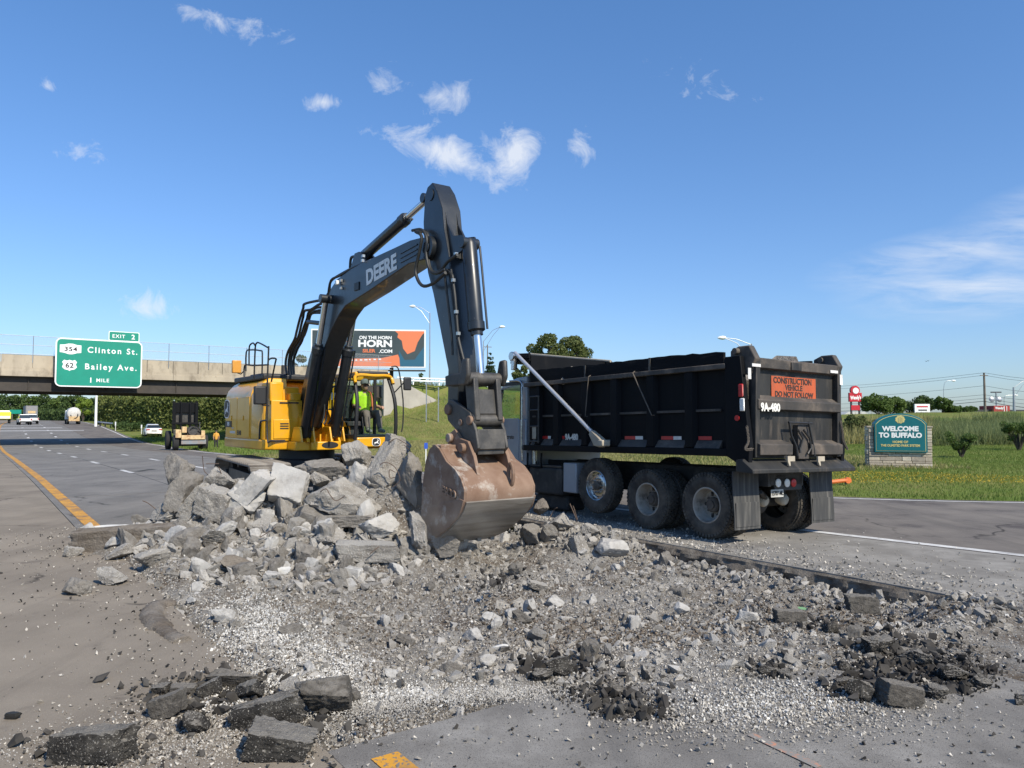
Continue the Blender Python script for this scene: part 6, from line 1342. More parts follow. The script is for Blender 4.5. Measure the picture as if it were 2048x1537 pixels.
def on_road(u, v):
    z = 0.0
    for _ in range(25):
        p = gp(u, v, min(z, 1.6)); s, r = to_sr(p.x, p.y); z = .5 * z + .5 * float(max(hz(s), land(p.x, p.y)) if r > r_edge(s) + .6 else hz(s))
    return Vector((p.x, p.y, z))
pw = on_road(432, 897); stander('person', pw, 1.5, -1.2, 'worker in a pale patterned vest standing right of the loader', m_vest, m_dark, m_dark)

# ---------------------------------------------------------------- vehicles on the highway
m_carw = material('car_white', (.78, .78, .77), rough=.25, coat=.5); m_cglass = material('car_glass', (.015, .02, .022), rough=.08, spec=.8); m_ctyre = material('car_tyre', (.02, .02, .02), rough=.9)
m_lred = material('tail_light', (.4, .01, .01), rough=.2); m_lbeige = material('loader_beige', (.62, .47, .25), (.5, .33, .16), scale=3, rough=.7, dirt=(.25, .1, .05), dscale=4, dlo=.52, dhi=.66, damt=.7); m_lblue = material('loader_blue_grey', (.2, .24, .27), (.25, .2, .17), scale=3, rough=.7); m_tanw = material('tank_white', (.6, .59, .55), (.45, .43, .4), rough=.5); m_hy = material('hi_vis_truck', (.62, .62, .05), rough=.5); m_trgrey = material('trailer_grey', (.2, .21, .22), (.15, .15, .16), rough=.6)
HEAD = math.pi / 2 + RA                                         # along the carriageway, away from the camera
def car_wheels(e, xs, y, r, w=.2):
    for x_ in xs:
        for sg in (-1, 1):
            o = MB().lathe([(r * .6, -w / 2), (r * .95, -w / 2), (r, -w / 3), (r, w / 3), (r * .95, w / 2), (r * .6, w / 2)], (x_, sg * y, r), (0, 1, 0), 20).build('wheel', m_ctyre, e); MB().cyl((x_, sg * (y + w * .42), r), (x_, sg * (y + w * .5), r), r * .6, n=14).build('rim', m_fit, o)
def sedan(e):
    body = MB(); rings = []
    for (x_, zb1, zt1, hw) in ((-2.35, .42, .86, .72), (-2.25, .3, 1.0, .84), (-1.5, .24, 1.04, .9), (0, .22, .98, .91), (1.4, .24, .92, .9), (2.2, .3, .78, .82), (2.38, .42, .66, .7)):
        rings.append([(x_, -hw, zb1), (x_, -hw - .02, (zb1 + zt1) / 2), (x_, -hw + .06, zt1), (x_, hw - .06, zt1), (x_, hw + .02, (zb1 + zt1) / 2), (x_, hw, zb1)])
    b = body.loft(rings).build('body', m_carw, e, 50)
    MB().loft([[(-1.75, -.74, 1.0), (-1.75, .74, 1.0), (1.1, .76, .94), (1.1, -.76, .94)], [(-1.0, -.58, 1.38), (-1.0, .58, 1.38), (.25, .6, 1.4), (.25, -.6, 1.4)]]).build('greenhouse', m_cglass, e, 0)
    MB().loft([[(-1.15, -.6, 1.36), (-1.15, .6, 1.36), (.4, .62, 1.38), (.4, -.62, 1.38)], [(-.9, -.5, 1.46), (-.9, .5, 1.46), (.1, .5, 1.47), (.1, -.5, 1.47)]]).build('roof', m_carw, e, 50)
    for sg in (-1, 1): MB().bb(-2.36, -2.28, sg * .45, sg * .82, .78, .9).build('tail_light', m_lred, e, 0)
    MB().bb(-2.4, -2.3, -.26, .26, .68, .8).build('number_plate', m_plate, e, 0); MB().bb(-2.39, -2.3, -.7, .7, .3, .46).build('bumper', m_cglass, e, 0, .02); car_wheels(e, (-1.4, 1.4), .82, .33)
ps = on_road(304, 873.5); se = empty('sedan', ps, HEAD - .08, 'white sedan parked on the right shoulder beyond the overpass shadow', 'car'); sedan(se); se.scale = (1.12, 1.12, 1.12)
def pickup(e, m_):
    b = MB().loft([[(x_, -hw, z0), (x_, -hw, z1), (x_, hw, z1), (x_, hw, z0)] for (x_, z0, z1, hw) in ((-2.8, .6, 1.12, .9), (-2.75, .5, 1.16, .97), (.5, .48, 1.16, .98), (2.5, .5, 1.12, .96), (2.75, .6, 1.0, .85))]).build('body', m_, e, 50)
    MB().loft([[(-.6, -.85, 1.14), (-.6, .85, 1.14), (1.4, .85, 1.12), (1.4, -.85, 1.12)], [(-.45, -.7, 1.78), (-.45, .7, 1.78), (.6, .7, 1.8), (.6, -.7, 1.8)]]).build('cab_glass', m_cglass, e, 0); MB().bb(-.5, .65, -.7, .7, 1.78, 1.88).build('roof', m_, e, 0, .04)
    for sg in (-1, 1): MB().bb(-2.82, -2.74, sg * .76, sg * .95, .82, 1.1).build('tail_light', m_lred, e, 0)
    MB().bb(-2.9, -2.72, -.9, .9, .48, .66).build('bumper', m_blk, e, 0, .02); car_wheels(e, (-1.75, 1.8), .86, .4, .26)
pk = empty('pickup_truck', on_road(48, 850), HEAD + .05, 'nearer white pickup truck stopped in the middle lane far off', 'pickup'); pickup(pk, m_carw)
pk2 = empty('pickup_truck', on_road(64, 848), HEAD, 'white pickup half hidden right behind the nearer pickup', 'pickup'); pickup(pk2, m_carw)
tp = at(63, 838, 188); tp.z = float(hz(to_sr(tp.x, tp.y)[0])); tt = empty('lorry_trailer', tp, HEAD, 'grey box lorry trailer seen from behind beyond the pickups', 'lorry')
MB().bb(0, 12, -1.28, 1.28, 1.15, 4.0).build('box', m_trgrey, tt, 0, .03); MB().bb(-.03, -.005, -1.1, 1.1, 1.3, 3.85).build('rear_door', m_lblue, tt, 0); MB().bb(-.05, -.03, -.8, .8, 2.1, 2.7).build('rear_panel', m_lbeige, tt, 0); MB().bb(0, 12, -.5, .5, .8, 1.15).build('frame', m_blk, tt, 0); car_wheels(tt, (1.2, 2.5), 1.05, .5, .4)
tkr = empty('tanker_truck', on_road(147, 849), HEAD - .03, 'white tank truck working on the right shoulder far off', 'tanker')
MB().lathe([(0, 0), (.8, .03), (1.1, .2), (1.18, .45), (1.18, 4.6), (1.0, 4.9), (0, 4.95)], (-1.0, 0, 2.1), (1, 0, 0), 22).build('tank', m_tanw, tkr); MB().bb(-1.1, 6.5, -.5, .5, .7, 1.1).build('frame', m_blk, tkr, 0); MB().bb(4.4, 6.5, -1.15, 1.15, .9, 2.7).build('cab', m_carw, tkr, 0, .1); MB().bb(-1.5, -1.0, -.9, .9, .6, 1.5).build('pump_box', m_lbeige, tkr, 0, .03)
MB().tube(smooth_path([(-1.2, -.6, 2.0), (-1.5, -.5, 1.4), (-1.4, .2, 1.0), (-1.2, .6, 1.8)]), .09).build('suction_hose', m_rub, tkr); car_wheels(tkr, (.1, 1.4, 5.6), .95, .5, .4)
sp0 = at(8, 838, 150); sp0.z = float(hz(to_sr(sp0.x, sp0.y)[0])); st_ = empty('service_truck', sp0, HEAD, 'yellow and white service truck at the left picture edge far off', 'truck')
MB().bb(0, 4, -1.15, 1.15, .9, 2.3).build('box', m_hy, st_, 0, .04); MB().bb(4.1, 5.9, -1.1, 1.1, .8, 2.6).build('cab', m_carw, st_, 0, .08); MB().bb(-.04, 0, -1.0, 1.0, 1.0, 1.5).build('rear_board', m_carw, st_, 0); car_wheels(st_, (.9, 4.9), .95, .45, .35)
stander('person', on_road(41, 849), 1.75, 1, 'worker in hi vis standing left of the nearer pickup', m_hivis, m_trs, m_carw, .05)
stander('person', on_road(133, 848), 1.75, 2, 'worker in hi vis standing left of the tank truck', m_hivis, m_hivis, m_carw, .05)
# wheel loader with its bucket held up, seen from behind
lp_ = on_road(385, 901); lw = lp_.y / 1500                      # metres per photo pixel there
ld_ = empty('wheel_loader', lp_, HEAD - .10, 'old beige wheel loader with its dark bucket raised, left of the excavator', 'loader')
L2 = lambda k: k * lw
def lbox(nm, u0, u1, v0, v1, x0, x1, mt, bev=.02): return MB().bb(x0, x1, -L2(u1 - 385), -L2(u0 - 385), L2(901 - v1), L2(901 - v0)).build(nm, mt, ld_, 0, bev)
lbox('counterweight', 364, 410, 880, 889, 0, .6, m_lblue); lbox('rear_beam', 364, 408, 871, 879.5, -.1, .5, m_lbeige); lbox('side_panel', 353.5, 364, 860, 876, .0, 1.6, m_lbeige); lbox('fuel_tank', 365.5, 374, 854, 866, .05, .8, m_lbeige); lbox('hydraulic_tank', 401, 408, 862, 871, .05, .8, m_lbeige)
lbox('engine', 375, 400, 856, 871, .2, 1.6, m_chassis); lbox('chassis', 362, 408, 868, 893, .6, 3.2, m_chassis)
MB().cyl((.15, 0, L2(901 - 862)), (.05, 0, L2(901 - 862)), L2(9), n=20).build('radiator_fan', m_dsteel, ld_); MB().tube(smooth_path([(.1, L2(6), L2(38)), (-.05, L2(0), L2(46)), (-.05, -L2(10), L2(44)), (.1, -L2(16), L2(36))]), .04).build('hose', m_rub, ld_); MB().cyl((.5, -L2(14), L2(40)), (.5, -L2(14), L2(56)), .05).build('exhaust', m_dsteel, ld_)
for (u0, u1, x0) in ((350, 361, 0.1), (405, 414, .1), (343, 352, 2.3), (406, 416, 2.3)):
    yc = -L2((u0 + u1) / 2 - 385); R_ = L2(15) if x0 < 1 else L2(19)
    MB().lathe([(R_ * .5, -L2(5)), (R_ * .96, -L2(5)), (R_, -L2(3.5)), (R_, L2(3.5)), (R_ * .96, L2(5)), (R_ * .5, L2(5))], (x0 + R_, yc, R_), (0, 1, 0), 24).build('wheel', m_ctyre, ld_)
lbox('bucket_back', 353, 400, 805, 826, 1.9, 2.0, m_tblack); lbox('bucket_floor', 353, 400, 824, 846, 2.1, 2.16, m_dsteel)
for (u0, u1) in ((351.5, 358), (366, 370), (383, 387), (394, 400)): lbox('lift_arm', u0, u1, 806, 868, 1.75, 1.98, m_tblack)
lbox('lift_crossbar', 351, 401, 846, 850, 1.72, 1.99, m_tblack)
for (u0, u1) in ((351.5, 357), (365, 368), (386, 389), (394.5, 400)): lbox('hook', u0, u1, 802.5, 806, 1.85, 2.0, m_tblack, 0)
# roadside furniture
m_pw = material('post_white', (.7, .7, .66), rough=.6)
for k, (u, vb, vt) in enumerate(((231, 862, 843), (283, 868, 850), (129, 842, 832), (97, 838, 830), (114, 840, 831))):
    p = on_road(u, vb); p.z = float(land(p.x, p.y)); h_ = (vb - vt) * p.y / 1500; e = empty('delineator_post', p, 0, ['white roadside marker post in front of the ivy wall', 'white roadside marker post just left of the white sedan', 'white marker post beside the tank truck', 'white marker post furthest along the verge', 'white marker post second furthest along the verge'][k], 'post', 'marker posts'); MB().bb(-.04, .04, -.03, .03, -.2, h_).build('stem', m_pw, e, 0); MB().bb(-.09, .09, -.05, -.03, h_ * .6, h_).build('reflector', m_swhite, e, 0)
ga_, gb_ = on_road(160, 852), on_road(222, 858); g2 = empty('guard_rail', (0, 0, 0), 0, 'low grey guard rail at the foot of the sign gantry', 'guard rail')
MB().tube([ga_ + Vector((2, 1, .7)), gb_ + Vector((2, 1, .6))], .14, 6).build('rail', m_galv, g2)
for t in np.linspace(0, 1, 7): p = ga_.lerp(gb_, t) + Vector((2, 1, 0)); MB().bb(p.x - .08, p.x + .08, p.y, p.y + .15, p.z - .3, p.z + .75).build('post', m_wood, g2, 0)
fs_ = at(31, 824, 215); fz = 1.0; f2 = empty('direction_sign', (fs_.x, fs_.y, fz), .3, 'small green direction sign far down the highway', 'road sign'); k_ = 215 / 1500
MB().bb(-10 * k_, 10 * k_, 0, .1, fs_.z - fz - 4 * k_, fs_.z - fz + 4 * k_).build('panel', m_green, f2, 0)
for xx in (-6, 6): MB().bb(xx * k_ - .1, xx * k_ + .1, .1, .25, 0, fs_.z - fz).build('post', m_wood, f2, 0)
m_oarm = material('orange_steel', (.75, .18, .04), (.6, .15, .04), rough=.6); a_, b_ = at(1662, 966, 22), at(1699, 961, 22); gzz = float(land(a_.x, 22)); oe = empty('orange_barrier_arm', (b_.x, 22, gzz), 0, 'orange metal arm on a short post beyond the truck mud flap', 'barrier')
MB().tube([(-1.6, 0, a_.z - gzz - .1), (-.08, 0, b_.z - gzz)], .06, 8).build('arm', m_oarm, oe); MB().lathe([(.0, -.05), (.09, -.05), (.09, .05), (0, .05)], (-.05, 0, b_.z - gzz), (0, 1, 0), 14).build('collar', m_oarm, oe); MB().cyl((-.12, 0, -.2), (-.12, 0, b_.z - gzz), .03).build('post', m_dsteel, oe)
m_blue = material('blue_cap', (.03, .1, .5), rough=.6); bp0 = at(852, 893, 31); bz = float(land(bp0.x, 31)); be = empty('survey_stake', (bp0.x, 31, bz), 0, 'thin white survey stake with a blue top left of the bucket', 'stake')
MB().bb(-.025, .025, -.01, .01, -.2, bp0.z - bz).build('stake', m_pw, be, 0); MB().bb(-.07, .07, -.02, .02, bp0.z - bz - .1, bp0.z - bz + .14).build('blue_top', m_blue, be, 0)
for k, (u, v0) in enumerate(((853, 764), (877, 775))):
    p = at(u, v0, 88); z_ = float(land(p.x, 88)); o = MB().bb(p.x - .06, p.x + .06, 87.95, 88.05, z_ - .3, p.z).build('marker_stake', m_galv, None, 0); tag(o, ['grey post on the embankment beneath the lamp post', 'shorter grey post on the embankment left of the stick'][k], 'post', 'posts on the embankment')
for k, (u, v) in enumerate(((1857, 722), (1853, 723))):
    p = at(u, v, 120); o = MB().add([(p.x - .35, 120, p.z + .18), (p.x - .1, 120.1, p.z + .02), (p.x, 119.9, p.z), (p.x + .1, 120.1, p.z + .02), (p.x + .3, 120, p.z + .25), (p.x, 120.3, p.z - .03), (p.x, 120, p.z - .08)], [(0, 1, 6), (1, 2, 6), (2, 3, 6), (3, 4, 6), (1, 5, 3), (1, 2, 5), (2, 3, 5)]).build('bird', m_dark, None, 0); tag(o, ['small dark bird flying above the right background', 'smaller bird just left of the other bird'][k], 'bird')
# ---------------------------------------------------------------- broken concrete
import bmesh
def ico(sub):
    bm = bmesh.new(); bmesh.ops.create_icosphere(bm, subdivisions=sub, radius=1.0); V = np.array([v.co[:] for v in bm.verts]); Fc = np.array([[v.index for v in f.verts] for f in bm.faces]); bm.free(); return V, Fc
ICO = {k: ico(k) for k in (1, 2, 3, 5)}
def rock_shape(seed, sub=5, flat=1.0, nplanes=11, amp=.10, slab=False, round_=0.0, box=False):
    """angular lump: a sphere of directions cut by random planes, then broken up by noise; fits a unit cube"""
    rg = np.random.default_rng(seed); P, Fc = ICO[sub]; n = rg.normal(size=(nplanes, 3)); n /= np.linalg.norm(n, axis=1)[:, None]; d = rg.uniform(.55, 1.0, nplanes)
    if slab:
        k = rg.integers(5, 7); a = np.sort(rg.uniform(0, 6.28, k)) + np.arange(k) * .01; n = np.stack([np.cos(a), np.sin(a), rg.normal(size=k) * .18], 1); d = rg.uniform(.7, 1.0, k)
        a4 = np.array([0, 1.57, 3.14, 4.71]) + rg.uniform(-.3, .3, 4); n = np.concatenate([n, np.stack([np.cos(a4), np.sin(a4), np.zeros(4)], 1), [[0, .03, 1], [.04, 0, -1]]]); d = np.concatenate([d, rg.uniform(.8, 1.0, 4), [.34, .34]])
        n /= np.linalg.norm(n, axis=1)[:, None]
    if box:
        n = np.concatenate([np.eye(3), -np.eye(3)]) + rg.normal(size=(6, 3)) * .09; n = np.concatenate([n, rg.normal(size=(4, 3))]); n /= np.linalg.norm(n, axis=1)[:, None]; d = np.concatenate([np.full(6, .72), rg.uniform(.95, 1.12, 4)])
    dots = P @ n.T; R_ = np.where(dots > 1e-3, d / np.maximum(dots, 1e-3), 9).min(1); R_ = np.minimum(R_, 1.5)
    V = P * R_[:, None]; topflat = (np.abs(dots[:, -2] * 0 + V[:, 2] - .34) < .03) if slab else np.zeros(len(V), bool)
    f = fbm(V * 2.2 + seed * 3.1, 4, seed % 50) - .5; g = fbm(V * 7 + seed, 3, seed % 31) - .5; w = np.where(topflat, .25, 1.0)
    g2 = np.abs(fbm(V * 4.5 + seed * 1.7, 3, seed % 23) - .5)
    V = V * (1 + (f * amp * 2.2 + g * amp * 1.5 - g2 * amp * (.6 if box else 1.6)) * w)[:, None]
    if round_: V = V * (1 - round_) + P * .8 * round_
    V -= (V.max(0) + V.min(0)) / 2; V /= (V.max(0) - V.min(0)); return V, Fc
m_rk = material('broken_concrete', (0.359, 0.336, 0.302), (0.242, 0.224, 0.198), scale=4.5, rough=1, spec=.12, dirt=(.145, .125, .105), dscale=3, dlo=.54, dhi=.72, damt=.65, bump=.9, bscale=34, bdist=.04, fleck=(.5, .48, .45), fscale=70, flo=.6, topdust=(.4, .385, .355, .45))
m_rk_pale = material('pale_concrete_face', (.43, .415, .39), (.33, .318, .298), scale=4, rough=1, spec=.1, dirt=(.25, .225, .195), dscale=3.5, dlo=.55, dhi=.75, damt=.6, bump=.6, bscale=24, bdist=.02)
m_rk_dark = material('shaded_grey_concrete', (0.259, 0.242, 0.218), (0.169, 0.153, 0.133), scale=4, rough=1, spec=.12, dirt=(.34, .32, .295), dscale=3.5, dlo=.56, dhi=.74, damt=.6, bump=.9, bscale=22, bdist=.035)  # darker concrete copy: shade put into colour on slabs, random tone on lumps
m_rk_brown = material('soil_stained_concrete', (.15, .125, .1), (.24, .215, .185), scale=3, rough=1, spec=.1, dirt=(.08, .062, .048), dscale=4, dlo=.5, dhi=.7, damt=.7, bump=.9, bscale=24, bdist=.035)
m_asp = material('asphalt_lump', (.03, .028, .026), (.06, .056, .05), scale=8, rough=1, spec=.2, dirt=(.2, .185, .16), dscale=6, dlo=.55, dhi=.72, damt=.65, bump=1, bscale=45, bdist=.03, fleck=(.36, .335, .3), fscale=95, flo=.61, topdust=(.27, .25, .22, .75))
m_aspg = material('grey_asphalt_slab', (.13, .12, .105), (.075, .068, .06), scale=6, rough=1, spec=.15, dirt=(.3, .275, .24), dscale=5, dlo=.54, dhi=.72, damt=.6, bump=1, bscale=40, bdist=.03, topdust=(.3, .275, .24, .5))
m_dustw = material('chalky_concrete', (.62, .61, .58), (.45, .44, .42), scale=6, rough=1, bump=.5, bscale=25, bdist=.02)
MATS = dict(g=m_rk, p=m_rk_pale, d=m_rk_dark, b=m_rk_brown, a=m_asp, s=m_aspg, w=m_dustw)
def hull(seed, n=10, flat=1.0):
    rg = np.random.default_rng(seed); P = rg.normal(size=(n, 3)); P /= np.linalg.norm(P, axis=1)[:, None]; P *= rg.uniform(.6, 1.0, (n, 1)); P *= np.array([rg.uniform(.85, 1.15), rg.uniform(.7, 1.0), rg.uniform(.5, .85)])
    bm = bmesh.new(); vs = [bm.verts.new(p) for p in P]; bmesh.ops.convex_hull(bm, input=vs); bmesh.ops.delete(bm, geom=[v for v in bm.verts if not v.link_faces], context='VERTS'); bmesh.ops.triangulate(bm, faces=bm.faces); bm.verts.index_update()
    V = np.array([v.co[:] for v in bm.verts]); Fc = np.array([[v.index for v in f.verts] for f in bm.faces]); bm.free(); V -= V.mean(0); return V, Fc
HULLS = {6: [hull(300 + k, 6) for k in range(20)], 8: [hull(k, 7) for k in range(20)], 12: [hull(100 + k, 9 + k % 3) for k in range(24)]}
def surf(u, v, off=0.0, y0=4.0, y1=13.2):
    """where the sight line through (u, v) meets the rubble, off metres above it"""
    Y = np.arange(y0, y1, .02); P = [at(u, v, y) for y in (y0, y1)]; t = (Y - y0) / (y1 - y0); X = P[0].x + (P[1].x - P[0].x) * t; Z = P[0].z + (P[1].z - P[0].z) * t
    S_, R_ = to_sr(X, Y); h = np.where((R_ > PIT[0]) & (R_ < PIT[1]) & (S_ > 2.2) & (S_ < 13.6) | (mound(X, Y) > .05), np.maximum(pit_height(X, Y), np.where(S_ < PIT[2], 0, -1)), 0.0); k = np.nonzero(Z < h + off)[0]
    i = k[0] if len(k) else len(Y) - 1; return Vector((X[i], Y[i], Z[i] if len(k) else Z[i]))
def chunk(name, u, v, wp, hp, kind, label, seed, tilt=0.0, slab=False, depth=1.0, Y=None, pitch=0.0, yaw=0.0, cat='rubble', rnd=0.0, amp=.1, sub=5, nplanes=11, box=False):
    """wp, hp: width and height in photo pixels; the lump rests on the rubble behind its sight line"""
    p = surf(u, v, 0) if Y is None else at(u, v, Y)
    if Y is None: p = surf(u, v, .40 * hp * p.y / 1500)
    s = p.y / 1500; w, h = wp * s, hp * s
    V, Fc = rock_shape(seed, sub, nplanes=nplanes, slab=slab, round_=rnd, amp=amp, box=box)
    if slab: V = V[:, [0, 2, 1]] * np.array([1, -1, 1]) if slab == 'up' else V
    V = V * np.array([w, (w + h) * .5 * depth, h])
    me = np_mesh(name, V, Fc, True); me.set_sharp_from_angle(angle=rad(38))
    o = link(name, me, MATS[kind], None, p, (pitch, tilt, yaw)); tag(o, label, cat); return o
